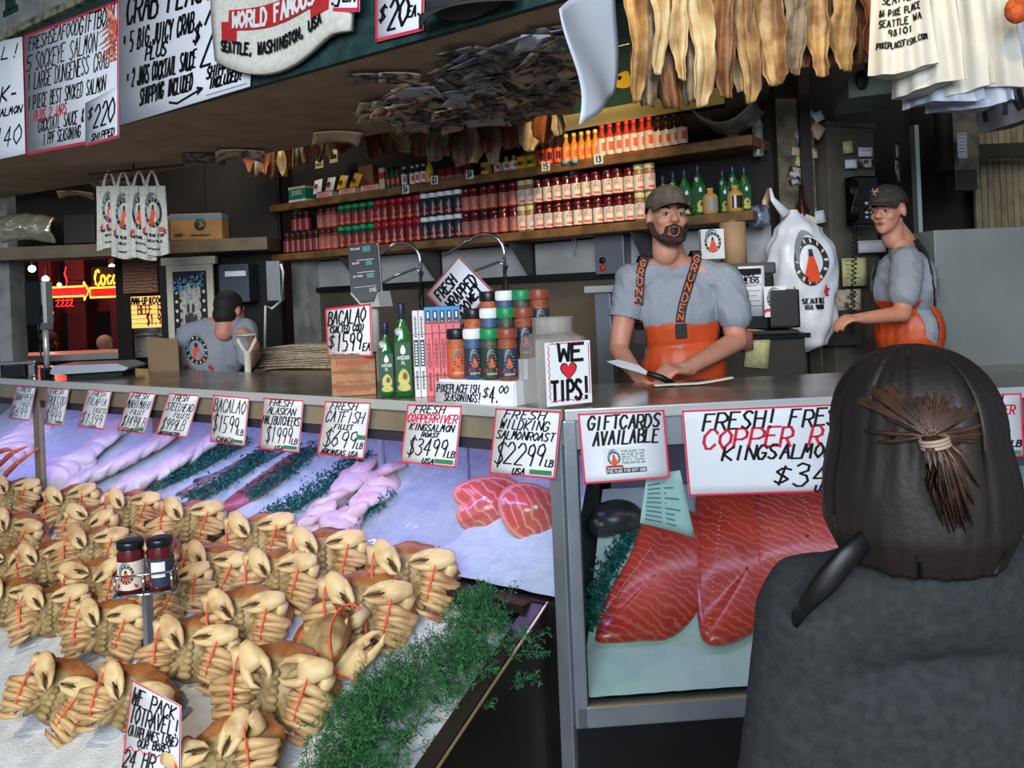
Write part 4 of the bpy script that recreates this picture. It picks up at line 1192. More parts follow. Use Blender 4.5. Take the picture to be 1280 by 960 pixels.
# row of cookbooks, spines to the front
mat('book_pink', (226, 116, 124), .5, n=(30, (214, 100, 110), .4, .6)); mat('book_white', (216, 216, 216), .5); mat('book_blue', (46, 140, 200), .5); mat('page', (226, 220, 206), .7); mat('book_navy', (40, 58, 78), .5)
bx = 0.0
BK = FL @ T(-.695, .075, CT, radians(40))
for i in range(7):
    wh = i < 2; w = .0225 if wh else .0262; h = .325 if wh else .335
    r = thing('cookbook', '', 'book', BK @ T(bx, 0, 0), 'cookbooks standing on the counter')
    r['label'] = [f'white cookbook spine, {ORD[i]} from the oil bottles', f'pink cookbook with blue top, {ORD[i - 2]} from the white books'][0 if wh else 1] if i < 6 else 'pink cookbook at the right end showing its cover'
    MB().box(.002, w - .002, .003, .205, .003, h - .003).build('pages', M_('page'), r)
    m = MB(); m.box(0, w, 0, .002, 0, h); m.box(0, .002, 0, .21, 0, h); m.box(w - .002, w, 0, .21, 0, h); m.build('cover', M_('book_white' if wh else 'book_pink'), r)
    if not wh:
        m = MB(); m.box(-.0002, w + .0004, -.0006, .2104, h - .045, h + .0004); m.build('blue_band', M_('book_blue'), r)
        m = MB(); m.box(.004, w - .004, -.0014, -.0004, h - .062, h - .012, b=.0); m.build('spine_plate', M_('book_navy'), r)
        m = MB(); m.lathe([(0, 0), (.005, 0)], 12, M=T(w / 2, -.0018, h - .054, 0, pi / 2)); m.box(w / 2 - .003, w / 2 + .003, -.002, -.0014, h - .04, h - .018); m.build('spine_mark', M_('lid_white'), r)

    def sp(u, v, d=0, w=w): return (w * .15 + u * w * .7, -.0012 - d, v)
    m = MB()
    if wh:
        m.box(.003, w - .003, -.001, 0, .115, .215)
        m.build('spine_plate', M_('book_navy'), r); m = MB()
        for z0, z1, n in ((.03, .10, 9), (.225, .305, 10)):
            for k in range(n): m.box(.007, w - .007 - .002 * (k % 2), -.0016, -.0006, z0 + (z1 - z0) * k / n, z0 + (z1 - z0) * (k + .6) / n)
        for k in range(8): m.box(.007, w - .007, -.0022, -.001, .122 + k * .011, .128 + k * .011, 1)
        m.build('spine_text', [M_('book_navy'), M_('lid_white')], r)
    else:
        for k in range(7): ribbon(m, strokes('INGOODY'[k], .12, .88, .205 - k * .0165, .217 - k * .0165, 0, .3), .0022, sp)
        for k in range(14): m.box(.009, w - .009, -.0014, -.0004, .02 + k * .005, .0226 + k * .005)
        m.build('spine_text', M_('ink'), r)
    bx += w + .0006
m = MB()
for z in (.235, .075):
    pts = [(-.001, -.004, z), (bx / 2, -.0045, z + .004), (bx + .001, -.004, z + .002), (bx + .002, .212, z + .006), (-.002, .212, z)]
    m.tube(pts, .0014, 5, closed=True)
m.build('twine', mat('twine', (140, 120, 96), .8), M=BK, label='brown twine wound round the row of cookbooks', category='twine')

# diamond card behind the books
dc = [(574, 320), (616, 362), (566, 408), (528, 380)]
q = quad_px([(574, 320), (616, 363), (575, 412), (533, 368)], FL, 1, .46)
o = Vector(((q[0].x + q[2].x) / 2, .46, q[2].z)); qq = [(p.x - o.x, p.z - o.z) for p in q]
r = thing('price_sign', 'diamond-tilted FRESH WRAPPED card behind the cookbooks', 'price sign', FL @ T(*o))
f0 = bil([qq[3], qq[0], qq[1], qq[2]], 0)
m = MB(); m.grid(lambda u, v: f0(u, v), 1, 1, thick=-.003); m.build('card', M_('paper'), r)
m = MB()
for a in ((0, 1, .965, 1), (0, 1, 0, .035), (0, .035, 0, 1), (.965, 1, 0, 1)): m.grid(lambda u, v: (f0(a[0] + u * (a[1] - a[0]), a[2] + v * (a[3] - a[2]))[0], -.003, f0(a[0] + u * (a[1] - a[0]), a[2] + v * (a[3] - a[2]))[2]), 1, 1)
m.build('edge', M_('sign_red'), r)
m = MB()
for t, b in (('FRESH', (.12, .66, .66, .88)), ('WRAPPED', (.16, .92, .36, .58)), ('WET', (.52, .88, .14, .32)), ('$20', (.2, .5, .08, .3))): ribbon(m, strokes(t, *b), .008, lambda u, v: (f0(u, v)[0], -.004, f0(u, v)[2]), wv=.4)
m.build('lettering', M_('ink'), r)
m = MB(); m.cyl(.006, CT - .9, o.z + .1, 10); m.v = [(x, y, z - o.z) for x, y, z in m.v]; m.build('support_rod', M_('steel'), r, M=T(0, .012, 0))

# scale indicator on its pole
p = hit(455, 340, FL, 1, .42); zc = p.z
r = thing('scale_display', 'black scale display head on a pole behind the price card', 'scale', FL @ T(p.x, .42, 0))
Hd = T(0, 0, zc, radians(35), radians(-14), radians(-4))
m = MB(); m.prism([(-.062, .135), (.062, .135), (.066, .12), (.066, -.085), (.03, -.135), (-.03, -.135), (-.066, -.085), (-.066, .12)], 0, .030, M=Hd); m.build('face', mat('scale_navy', (18, 26, 36), .35), r)
m = MB(); m.prism([(-.066, .14), (.066, .14), (.071, .124), (.071, -.09), (.034, -.142), (-.034, -.142), (-.071, -.09), (-.071, .124)], .031, .062, M=Hd); m.build('shell', mat('scale_grey', (176, 178, 176), .4), r)
m = MB(); m.box(.0, .036, -.002, 0, .095, .122, M=Hd); m.box(.012, .040, -.002, 0, .03, .052, M=Hd); m.box(.012, .044, -.002, 0, -.03, -.008, M=Hd); m.build('screen', mat('lcd', (62, 128, 124), .3), r)
m = MB()
HF = lambda u, v, d=0: Hd @ Vector((u, -.0025 - d, v))
for t, b in (('TOTAL PRICE', (-.055, -.012, .108, .116)), ('WEIGHT', (-.05, -.016, .040, .048)), ('UNIT PRICE', (-.05, -.008, -.022, -.014)), ('CAS', (.02, .05, -.095, -.080))): ribbon(m, strokes(t, *b, slant=0, jit=0), .0016 if t != 'CAS' else .003, HF)
m.box(-.05, .05, -.0025, -.0015, -.070, -.0685, M=Hd); m.box(-.03, .05, -.0025, -.0015, .056, .058, M=Hd); m.box(-.03, .05, -.0025, -.0015, -.002, .0, M=Hd); m.build('lettering', M_('lid_white'), r)
m = MB(); m.cyl(.017, .30, zc - .06, 14, M=T(.0, .06, 0)); m.build('pole', M_('scale_grey'), r)
m = MB(); m.prism([(-.03, .0), (.03, .0), (.045, -.07), (-.045, -.07)], -.035, .05, M=T(.03, .05, zc - .09)); m.build('bracket', M_('scale_grey'), r)
m = MB(); m.lathe([(.09, .30), (.09, .315), (.03, .33)], 20, M=T(0, .06, 0)); m.build('foot', M_('scale_grey'), r)

# meat paper, flayed sheet and scraps near the fishmonger
m = MB(); A = hit(788, 484, FR, 2, CT); m.grid(lambda u, v: (u * .30, v * .05 + .012, .002 + .022 * max(0, u - .55) ** 1.2 * 2 + .004 * sin(v * 3)), 14, 3, thick=-.0015)
m.build('paper_strip', mat('paper_cream', (226, 220, 200), .6), M=FR @ T(hit(822, 486, FR, 2, CT).x, .42, CT + .002, radians(-3)), label='curled cream paper strip on the counter before the fishmonger', category='paper')
# newspapers on a small table behind the long counter
tb = thing('paper_table', 'low shelf table carrying the newspaper stack behind the counter', 'table', FL @ T(-2.62, 1.32, .3))
MB().box(-.36, .36, -.22, .22, .93, .955, b=.004).build('top', mat('table_top', (128, 112, 88), .6), tb)
for sx in (-.32, .32):
    for sy in (-.18, .18): MB().box(sx - .015, sx + .015, sy - .015, sy + .015, 0, .93).build('leg', M_('steel'), tb)
MB().box(-.34, .34, -.2, .2, .3, .32).build('shelf', M_('steel_dark'), tb)
mat('newsprint', (188, 172, 146), .8, n=(40, (150, 134, 110), .4, .6))
for i in range(13):
    s = R.uniform(.0, .03)
    m = MB(); hh = .0105
    m.grid(lambda u, v: ((u - .5) * (.56 + s), (v - .5) * .34, hh * (1 - abs(2 * u - 1) ** 6) * .9 + .004 * sin(u * 5 + i)), 12, 2, thick=.009)
    m.build('newspaper', M_('newsprint'), M=FL @ T(-2.62 + R.uniform(-.02, .02), 1.30 + R.uniform(-.02, .02), 1.266 + i * .0108, radians(20) + R.uniform(-.12, .12)), label=f'folded newspaper sheet, {ORD[i]} from the bottom of the stack', category='newspaper', group='newspaper stack behind the counter')

# gooseneck spray taps over the sink behind the counter
mat('chrome', (196, 200, 204), .12, .95)
for px, py, hb, k in ((524, 302, 400, 'left'), (629, 291, 400, 'right')):
    y = 1.55
    p = hit(px, py, FL, 1, y)
    r = thing('gooseneck_tap', f'chrome gooseneck spray tap on the {k}, arching before the backsplash', 'tap', FL @ T(p.x, y, 0), 'gooseneck taps')
    pts = [(0, 0, p.z - .26)] + [(-.0 - .11 * (1 - cos(t)) * 1.0, -.04 * (1 - cos(t)), p.z - .11 + .11 * sin(t)) for t in [pi * i / 14 for i in range(11)]] + [(-.36, -.10, p.z - .11)]
    m = MB(); m.tube(pts, .011, 10); m.build('spout', M_('chrome'), r)
    m = MB(); m.cyl(.017, p.z - .55, p.z - .25, 12); m.build('grip', M_('black'), r)
    m = MB(); m.cyl(.010, .9, p.z - .54, 10); m.build('riser_pipe', M_('chrome'), r)
    m = MB(); m.tube([(0, 0, p.z - .26), (.02, .0, p.z - .19), (-.03, -.01, p.z - .165), (-.16, -.05, p.z - .205), (-.3, -.08, p.z - .26)], .008, 8); m.build('lever', M_('chrome'), r)
sk = thing('sink_bench', 'steel sink bench with low upstand behind the counter', 'sink', FL @ T(-1.9, 1.75, .3))
m = MB(); m.box(-1.7, 1.75, -.35, .45, .55, .60); m.build('bench_top', M_('steel'), sk)
MB().box(-1.7, 1.75, .43, .45, .6, .72).build('upstand', M_('steel'), sk)
for x in (-1.6, 0, 1.65): MB().box(x - .02, x + .02, -.32, -.28, 0, .55).build('leg', M_('steel'), sk)
# ------------------------------------------------------------ people
from mathutils.bvhtree import BVHTree


def W(px, py, d): return hit(px, py, FW, 1, d)


def cap_(p0, p1, r0, r1=None): return ('c', Vector(p0), Vector(p1), r0, r0 if r1 is None else r1)
def el_(c, r, rot=None): return ('e', Vector(c), r, rot)


def blob(name, prims, vox, mats, parent, smooth=6, keep=None, solid=0, matfn=None, disp=None):
    """one continuous surface grown over capsules and ellipsoids"""
    m = MB()
    for p in prims:
        if p[0] == 'c':
            _, a, b, r0, r1 = p; n = 8; d = b - a; L = max(d.length, 1e-5); d = d / L
            pts, rs = [], []
            for i in range(5): t = pi / 2 * i / 5; pts.append(a - d * r0 * cos(t)); rs.append(max(r0 * sin(t), .0006))
            for i in range(n + 1): pts.append(a.lerp(b, i / n)); rs.append(r0 + (r1 - r0) * i / n)
            for i in range(4, -1, -1): t = pi / 2 * i / 5; pts.append(b + d * r1 * cos(t)); rs.append(max(r1 * sin(t), .0006))
            m.tube(pts, rs, 16)
        else: m.ell(p[1], p[2], n=22, rot=p[3])
    me = bpy.data.meshes.new('tmp'); me.from_pydata(m.v, [], m.f); me.update()
    o = bpy.data.objects.new('tmp', me); COL.objects.link(o)
    q = o.modifiers.new('r', 'REMESH'); q.mode = 'VOXEL'; q.voxel_size = vox
    if smooth: q = o.modifiers.new('s', 'SMOOTH'); q.factor = .5; q.iterations = smooth
    dg = bpy.context.evaluated_depsgraph_get(); me2 = bpy.data.meshes.new_from_object(o.evaluated_get(dg))
    bpy.data.objects.remove(o); bpy.data.meshes.remove(me)
    b = bmesh.new(); b.from_mesh(me2)
    if disp:
        b.normal_update()
        mv = [(v, v.normal * disp(v.co)) for v in b.verts]
        for v, d in mv: v.co += d
    if keep:
        bmesh.ops.delete(b, geom=[f for f in b.faces if not keep(f.calc_center_median())], context='FACES')
    if solid: bmesh.ops.solidify(b, geom=b.faces[:], thickness=solid)
    for f in b.faces:
        f.smooth = True
        f.material_index = matfn(f.calc_center_median()) if matfn else 0
    inv = parent.matrix_basis.inverted()
    b.transform(inv); b.to_mesh(me2); b.free(); me2.name = name
    me2.materials.clear()
    for x in (mats if isinstance(mats, (list, tuple)) else [mats]): me2.materials.append(x)
    o = bpy.data.objects.new(name, me2); COL.objects.link(o); o.parent = parent
    return o


def world_part(mb, name, mats, parent):
    """link a mesh given in world coordinates as a part"""
    inv = parent.matrix_basis.inverted()
    mb.v = [tuple(inv @ Vector(v)) for v in mb.v]
    return mb.build(name, mats, parent)


def bvh_of(o, root):
    vs = [root.matrix_basis @ v.co for v in o.data.vertices]
    return BVHTree.FromPolygons(vs, [p.vertices[:] for p in o.data.polygons])


def onto(bv, px, py, off=.004, fallback=3.4):
    d = ray(px, py); r = bv.ray_cast(Vector((0, 0, EYE)), d.normalized())
    return (r[0] + r[1] * off) if r[0] is not None else W(px, py, fallback)


mat('skin', (204, 146, 122), .5, n=(9, (190, 122, 100), .4, .7), sss=.08)
mat('skin_tattoo', (186, 108, 92), .5, n=(26, (86, 96, 94), .42, .58))
mat('tee_grey', (148, 154, 164), .85, n=(160, (140, 146, 157), .4, .6), bump=(300, .15, .002))
mat('oilskin', (206, 84, 38), .45, n=(5, (184, 68, 30), .35, .7), bump=(14, .25, .01))
mat('strap_black', (26, 24, 26), .6); mat('strap_text', (226, 108, 52), .6)
mat('cap_olive', (92, 84, 72), .8, n=(40, (76, 68, 58), .4, .6)); mat('cap_dark', (62, 56, 50), .8, n=(40, (50, 45, 41), .4, .6))
mat('beard', (62, 42, 32), .8, n=(120, (42, 28, 22), .4, .6), bump=(200, .6, .003)); mat('hair_dark', (30, 25, 23), .7, bump=(220, .5, .003))
mat('mouth_dark', (46, 14, 14), .6); mat('eye_white', (150, 138, 130), .35); mat('iris', (40, 30, 26), .3); mat('lip', (150, 84, 76), .5)


def head_prims(H, s=1.0, mouth=0.0):
    Q = H.to_3x3()
    def P(*a): return H @ Vector([x * s for x in a])
    def E(c, r): return el_(P(*c), [x * s for x in r], Q)
    return [E((0, .012, .032), (.076, .097, .088)), E((0, -.024, -.022), (.063, .064, .084)), E((0, -.040, -.078 - mouth * .5), (.046, .046, .034)),
            cap_(P(0, -.086, .012), P(0, -.108, -.026), .0085 * s, .0135 * s), E((.011, -.097, -.030), (.010, .012, .009)), E((-.011, -.097, -.030), (.010, .012, .009)),
            cap_(P(-.042, -.068, .022), P(.042, -.068, .022), .015 * s), E((.036, -.062, -.026), (.026, .022, .024)), E((-.036, -.062, -.026), (.026, .022, .024)),
            E((0, -.066, -.098 - mouth), (.025, .020, .019)), E((.079, .008, -.008), (.010, .020, .031)), E((-.079, .008, -.008), (.010, .020, .031)),
            cap_(P(-.018, -.080, -.058), P(.018, -.080, -.058), .010 * s), cap_(P(0, .03, -.05), P(0, .035, -.14), .054 * s, .056 * s)]


def face_parts(H, root, s=1.0, mouth=0.0, brow='hair_dark'):
    def P(*a): return H @ Vector([x * s for x in a])
    Q = H.to_3x3()
    for k in (-1, 1):
        m = MB(); m.ell(P(k * .031, -.0765, -.001), [.0135 * s, .011 * s, .0095 * s], 0, n=14, rot=Q); m.ell(P(k * .031, -.0855, -.001), [.0062 * s, .0036 * s, .0062 * s], 1, n=10, rot=Q)
        m.tube([P(k * .017, -.083, .007), P(k * .031, -.090, .0105), P(k * .046, -.080, .005)], .0036 * s, 6, 2)
        world_part(m, 'eye', [M_('eye_white'), M_('iris'), M_('skin')], root)
        m = MB(); m.tube([P(k * .014, -.090, .022), P(k * .032, -.0885, .029), P(k * .050, -.074, .023)], [.004 * s, .005 * s, .002 * s], 6); world_part(m, 'eyebrow', M_(brow), root)
    m = MB()
    if mouth:
        m.ell(P(0, -.0865, -.067 - mouth * .25), [.0185 * s, .010 * s, .0155 * s + mouth * .3], 0, n=16, rot=Q)
        pts = [P(.021 * cos(t), -.092, -.067 - mouth * .25 + (.018 + mouth * .3) * sin(t)) for t in [2 * pi * i / 18 for i in range(18)]]
        m.tube(pts, .0042 * s, 6, 1, closed=True)
        m.tube([P(-.013, -.0945, -.056), P(0, -.0965, -.0545), P(.013, -.0945, -.056)], .0028 * s, 6, 2)
        world_part(m, 'mouth', [M_('mouth_dark'), M_('lip'), M_('eye_white')], root)
    else:
        m.tube([P(-.022, -.084, -.060), P(0, -.092, -.057), P(.022, -.084, -.060)], [.002 * s, .0042 * s, .002 * s], 6, 0); m.tube([P(-.018, -.084, -.066), P(0, -.091, -.067), P(.018, -.084, -.066)], [.002 * s, .005 * s, .002 * s], 6, 0)
        world_part(m, 'mouth', M_('lip'), root)


def cap_parts(H, root, mt, s=1.0, emblem_=False):
    def P(*a): return H @ Vector([x * s for x in a])
    def dome(u, v):
        a = 2 * pi * u; ph = pi / 2 * v
        fr = 1 + .06 * max(0, -sin(a))
        return P(.086 * cos(a) * cos(ph) ** .75, .010 + .106 * sin(a) * cos(ph) ** .75 * fr, .036 + (.094 * sin(ph)) * (1 + .05 * -sin(a)) - .012 * (1 - v) * (sin(a) > .3))
    m = MB(); m.grid(dome, 40, 12, thick=.003); m.ell(P(0, .012, .131), (.008 * s, .008 * s, .004 * s), n=8); world_part(m, 'crown', M_(mt), root)
    def brim(u, v):
        a = radians(-160 + 140 * u); r0 = 1.0 + .0 * v
        x = .080 * cos(a) * (1 + .02 * v); y = .010 + .104 * sin(a)
        return P(x, y - .072 * v * (max(0, -sin(a)) ** .6), .042 - .014 * v - .020 * (2 * u - 1) ** 2 * v)
    m = MB(); m.grid(brim, 20, 6, thick=.004); world_part(m, 'visor', M_(mt), root)


def hand_prims(w, d, n, s=1.0, curl=1.2, mirror=1):
    """hand from the wrist along d with the palm facing n; fingers curl towards n, the thumb leaves the side"""
    w, d, n = Vector(w), Vector(d).normalized(), Vector(n); n = (n - d * n.dot(d)).normalized(); t = d.cross(n) * mirror
    out = [cap_(w - d * .02 * s, w + d * .02 * s, .027 * s, .028 * s)]
    for k in range(4):
        b = (k - 1.5) * .0195 * s; L = (.040, .045, .042, .033)[k] * s
        k0 = w + d * (.085 - abs(k - 1.3) * .004) * s + t * b
        out.append(cap_(w + d * .015 * s + t * b * .7, k0, .0145 * s, .0118 * s))
        a = curl * .55; p = k0; dd = d.copy()
        for j, f in enumerate((1, .68, .5)):
            dd = Quaternion(d.cross(n).normalized(), a * (j + 1) * .75) @ d
            q = p + dd * L * f; out.append(cap_(p, q, (.0105 - .001 * j) * s, (.0098 - .0012 * j) * s)); p = q
    a = w + d * .022 * s + t * -.026 * s; b = a + (d * .7 - t * .55 + n * .45).normalized() * .042 * s
    out += [cap_(a, b, .0135 * s, .0115 * s), cap_(b, b + (d * .75 + n * .65 + t * .15).normalized() * .034 * s, .0108 * s, .0085 * s)]
    return out


# ---- the calling fishmonger behind the corner
hp = W(834, 272, 3.38)
FM = thing('person', 'man in orange bib overalls and olive cap shouting with open mouth behind the counter', 'person', T(W(858, 500, 3.46).x, 3.46, .30))
H1 = Matrix.Translation(hp) @ Matrix.Rotation(radians(6), 4, 'Z') @ Matrix.Rotation(radians(-5), 4, 'X') @ Matrix.Rotation(radians(3), 4, 'Y')
nb = W(840, 330, 3.45); RS, RE_, RW = W(788, 350, 3.45), W(773, 437, 3.42), W(797, 470, 3.22)
LS, LE, LW = W(905, 350, 3.44), W(921, 426, 3.40), W(858, 461, 3.17)
hipL, hipR = W(832, 560, 3.48), W(892, 560, 3.48)
footz = .34
pr = head_prims(H1, 1.02, .012) + [cap_(hp + Vector((0, .03, -.05)), nb + Vector((0, .02, .02)), .060, .064), cap_(nb, RS, .055, .055), cap_(nb, LS, .055, .055),
      el_(W(846, 385, 3.47), (.165, .105, .18)), el_(W(855, 460, 3.47), (.145, .105, .16)), el_(W(861, 540, 3.49), (.15, .11, .12)),
      cap_(RS, RE_, .058, .043), cap_(RE_, RW, .043, .030), cap_(LS, LE, .060, .045), cap_(LE, LW, .046, .031)]
for hx in (hipL, hipR):
    kn = Vector((hx.x, 3.46, .82)); ft = Vector((hx.x, 3.49, .40)); pr += [cap_(hx, kn, .09, .06), cap_(kn, ft, .058, .042), cap_(ft, Vector((hx.x, 3.36, .35)), .045, .038)]
pr += hand_prims(RW, (.25, -.35, -.30), (.9, -.1, .1), 1.0, 1.9, 1) + hand_prims(LW, (W(826, 460, 3.10) - LW), (-.1, .3, -.9), 1.05, 1.9, 1)


def tat(c): return 1 if (c - LE).length < .11 or ((c - LE).dot((LW - LE).normalized()) < .17 and (c - LE).length < .2 and c.x > LW.x + .05 and (c - (LE + (LW - LE) * .35)).length < .13) else 0


blob('body', pr, .0075, [M_('skin'), M_('skin_tattoo')], FM, 5, matfn=tat)
face_parts(H1, FM, 1.02, .014, 'beard')
cap_parts(H1, FM, 'cap_olive', 1.04)
def HP(*a): return H1 @ Vector([x * 1.02 for x in a])
jw = [(-.075, .0, -.03), (-.066, -.020, -.066), (-.048, -.048, -.096), (-.02, -.070, -.116), (.02, -.070, -.116), (.048, -.048, -.096), (.066, -.020, -.066), (.075, .0, -.03)]
bp = [cap_(HP(*jw[i]), HP(*jw[i + 1]), .013, .013) for i in range(7)] + [cap_(HP(-.04, -.062, -.096), HP(.04, -.062, -.096), .018), cap_(HP(-.03, -.078, -.104), HP(.03, -.078, -.104), .015),
     cap_(HP(0, -.100, -.047), HP(.026, -.088, -.056), .0062, .006), cap_(HP(0, -.100, -.047), HP(-.026, -.088, -.056), .0062, .006), cap_(HP(.028, -.086, -.056), HP(.034, -.074, -.092), .008, .010), cap_(HP(-.028, -.086, -.056), HP(-.034, -.074, -.092), .008, .010)]
blob('beard', bp, .004, M_('beard'), FM, 4)
hd = [el_(HP(0, .03, .005), (.079, .085, .055), H1.to_3x3())]
blob('hair', hd, .006, M_('beard'), FM, 2, keep=lambda c: (H1.inverted() @ c).y > .012)
# shirt with two loose sleeves
sr = [el_(W(845, 385, 3.47), (.185, .125, .185)), el_(W(853, 455, 3.47), (.165, .125, .18)), cap_(nb + Vector((-.03, .01, -.03)), RS + Vector((0, 0, -.005)), .070, .068), cap_(nb + Vector((.03, .01, -.03)), LS + Vector((0, 0, -.005)), .070, .068),
      cap_(RS, RS.lerp(RE_, .52), .072, .066), cap_(LS, LS.lerp(LE, .55) + Vector((.012, 0, 0)), .074, .078), el_(W(860, 520, 3.48), (.16, .12, .12))]


def fold(c): return .009 * NZ.noise(c * 8) - .013 * abs(NZ.noise(Vector((c.x * 15 + c.z * 11, c.y * 10, c.z * 9 - c.x * 5)))) + .004


nkc = nb + Vector((0, -.03, .055))
sh_ = blob('t_shirt', sr, .006, M_('tee_grey'), FM, 5, keep=lambda c: (c - nkc).length > .074 and not ((c - RS).dot((RE_ - RS).normalized()) > .165 and c.x < RS.x + .05 and c.z > 1.2 and (c - RS.lerp(RE_, .75)).length < .1), disp=fold)
bv = bvh_of(sh_, FM)
# bib overalls
zt = W(850, 405, 3.34).z
orp = [el_(W(848, 400, 3.47), (.188, .134, .20)), el_(W(855, 460, 3.47), (.185, .140, .2)), el_(W(862, 545, 3.49), (.185, .142, .16))]
for hx in (hipL, hipR): orp += [cap_(hx, Vector((hx.x, 3.46, .85)), .115, .095), cap_(Vector((hx.x, 3.46, .85)), Vector((hx.x, 3.48, .42)), .095, .088)]
cxm = W(850, 440, 3.46)


def bibkeep(c):
    ax = abs(c.x - cxm.x)
    if c.y < 3.44: return c.z < zt - max(0, ax - .15) * 2.2 + .008 * sin(c.x * 30)
    return c.z < zt - .16


bib = blob('bib_overalls', orp, .006, M_('oilskin'), FM, 4, keep=bibkeep, solid=.004, disp=lambda c: .007 * NZ.noise(c * 7) + .003 * NZ.noise(Vector((c.x * 26, c.y * 10, c.z * 8))))
bv2 = bvh_of(bib, FM)
for name, pts in (('suspender', [(806, 322), (801, 340), (798, 360), (797, 380), (798, 400), (800, 414)]), ('suspender', [(872, 316), (868, 332), (863, 348), (858, 364), (853, 382), (850, 398), (850, 406)])):
    P = [onto(bv, x, y, .007) for x, y in pts]
    top = P[0] + Vector((0, .05, .012)); P = [top + Vector((0, .08, -.03)), top] + P
    m = MB()
    for i in range(len(P) - 1):
        d = (P[i + 1] - P[i]).normalized(); sd = d.cross(Vector((0, -1, .15))).normalized() * .0195
        m.add([P[i] - sd, P[i + 1] - sd, P[i + 1] + sd, P[i] + sd], [(0, 1, 2, 3)])
    st = world_part(m, name, M_('strap_black'), FM)
    m = MB(); N_ = 7
    for k, ch in enumerate('GRUNDEN'):
        t = 2.2 + (len(P) - 4.0) * k / (N_ - .3); j = int(t); q0 = P[j].lerp(P[j + 1], t - j); t2 = t + (len(P) - 4.0) / N_ * .78; j2 = min(int(t2), len(P) - 2); q1 = P[j2].lerp(P[j2 + 1], t2 - j2)
        d = (q1 - q0); sd = d.normalized().cross(Vector((0, -1, .15))).normalized()
        def lf(u, v): return q0 + d * (1 - v) - sd * (u - .5) * .027 + Vector((0, -.0035, 0)) - d * 0
        for stx in strokes(ch, 0, 1, 0, 1, 0, 0):
            for i in range(len(stx) - 1):
                a, b = lf(*stx[i]), lf(*stx[i + 1]); e = (b - a)
                if e.length < 1e-5: continue
                e.normalize(); s2 = e.cross(Vector((0, -1, 0))).normalized() * .0022
                m.add([a - s2 - e * .001, b - s2 + e * .001, b + s2 + e * .001, a + s2 - e * .001], [(0, 1, 2, 3)])
    world_part(m, 'strap_lettering', M_('strap_text'), FM)
    e = P[-1]; m = MB(); m.box(-.024, .024, -.006, .004, -.045, .015, M=Matrix.Translation(e + Vector((0, -.006, -.01))), b=.003); world_part(m, 'buckle', M_('strap_black'), FM)
# steel fish knife in his hand and wrapping paper
m = MB(); m.prism([(0, 0), (.05, .012), (.13, .004), (.17, -.02), (.12, -.022), (.05, -.014), (0, -.012)], -.001, .001); 
kn = W(800, 470, 3.14)
kt = thing('fish_knife', 'broad steel fish knife held in the fishmonger hand', 'knife', T(W(812, 466, 3.07).x, 3.07, W(812, 466, 3.07).z, radians(180), 0, radians(-24)))
m.build('blade', mat('blade', (196, 200, 206), .25, .8), kt)
m = MB(); m.tube([(.01, 0, -.004), (-.05, 0, .0), (-.10, 0, -.006)], [.010, .012, .011], 8, flat=.7); m.build('handle', M_('black'), kt)
# ---- second fishmonger in profile at the right
hp = W(1110, 264, 4.1)
RM = thing('person', 'man in dark cap and orange overalls turned to the left by the wall phone', 'person', T(W(1135, 400, 4.15).x, 4.15, .30))
H2 = Matrix.Translation(hp) @ Matrix.Rotation(radians(-52), 4, 'Z') @ Matrix.Rotation(radians(2), 4, 'X')
nb = W(1129, 305, 4.16); S1, E1, W1 = W(1133, 327, 4.02), W(1128, 392, 3.98), W(1078, 398, 3.93)
S2, E2, W2 = W(1142, 326, 4.34), W(1160, 400, 4.38), W(1128, 440, 4.36)
ch, be, pe = W(1130, 355, 4.17), W(1136, 415, 4.18), W(1145, 480, 4.2)
rotb = Matrix.Rotation(radians(-58), 3, 'Z')
pr = head_prims(H2, 1.0) + [cap_(hp + Vector((.02, .03, -.06)), nb + Vector((0, 0, .01)), .056, .062), cap_(nb, S1, .055, .055), cap_(nb, S2, .055, .055), el_(ch, (.16, .105, .17), rotb), el_(be, (.14, .10, .17), rotb), el_(pe, (.15, .11, .13), rotb),
      cap_(S1, E1, .056, .043), cap_(E1, W1, .043, .030), cap_(S2, E2, .056, .043), cap_(E2, W2, .043, .03)]
legs = []
for dy in (-.09, .09):
    hx = pe + Vector((.03 * (dy > 0), dy, -.08)); kn = Vector((hx.x - .02, hx.y, .80)); ft = Vector((hx.x, hx.y, .40)); pr += [cap_(hx, kn, .085, .058), cap_(kn, ft, .056, .04), cap_(ft, Vector((hx.x - .11, hx.y, .345)), .042, .036)]; legs.append((hx, kn, ft))
pr += hand_prims(W1, (-.9, -.2, .05), (0, .3, -.9), 1.0, 1.3, 1) + hand_prims(W2, (-.9, -.2, .1), (0, -.3, -.9), 1.0, 1.3, -1)
blob('body', pr, .008, M_('skin'), RM, 5)
face_parts(H2, RM, 1.0); cap_parts(H2, RM, 'cap_dark', 1.04)
blob('hair', [el_(H2 @ Vector((0, .02, .0)), (.080, .093, .050), H2.to_3x3())], .006, M_('hair_dark'), RM, 2, keep=lambda c: (H2.inverted() @ c).y > .005 and (H2.inverted() @ c).z > -.055)
m = MB()
for a, b in (((-.026, -.098, .078), (.010, -.104, .108)), ((-.004, -.104, .074), (-.02, -.098, .112)), ((-.03, -.096, .098), (.012, -.104, .092))): m.tube([H2 @ (Vector(a) * 1.05), H2 @ (Vector(b) * 1.05)], .004, 5)
world_part(m, 'cap_badge', mat('badge', (176, 130, 104), .6), RM)
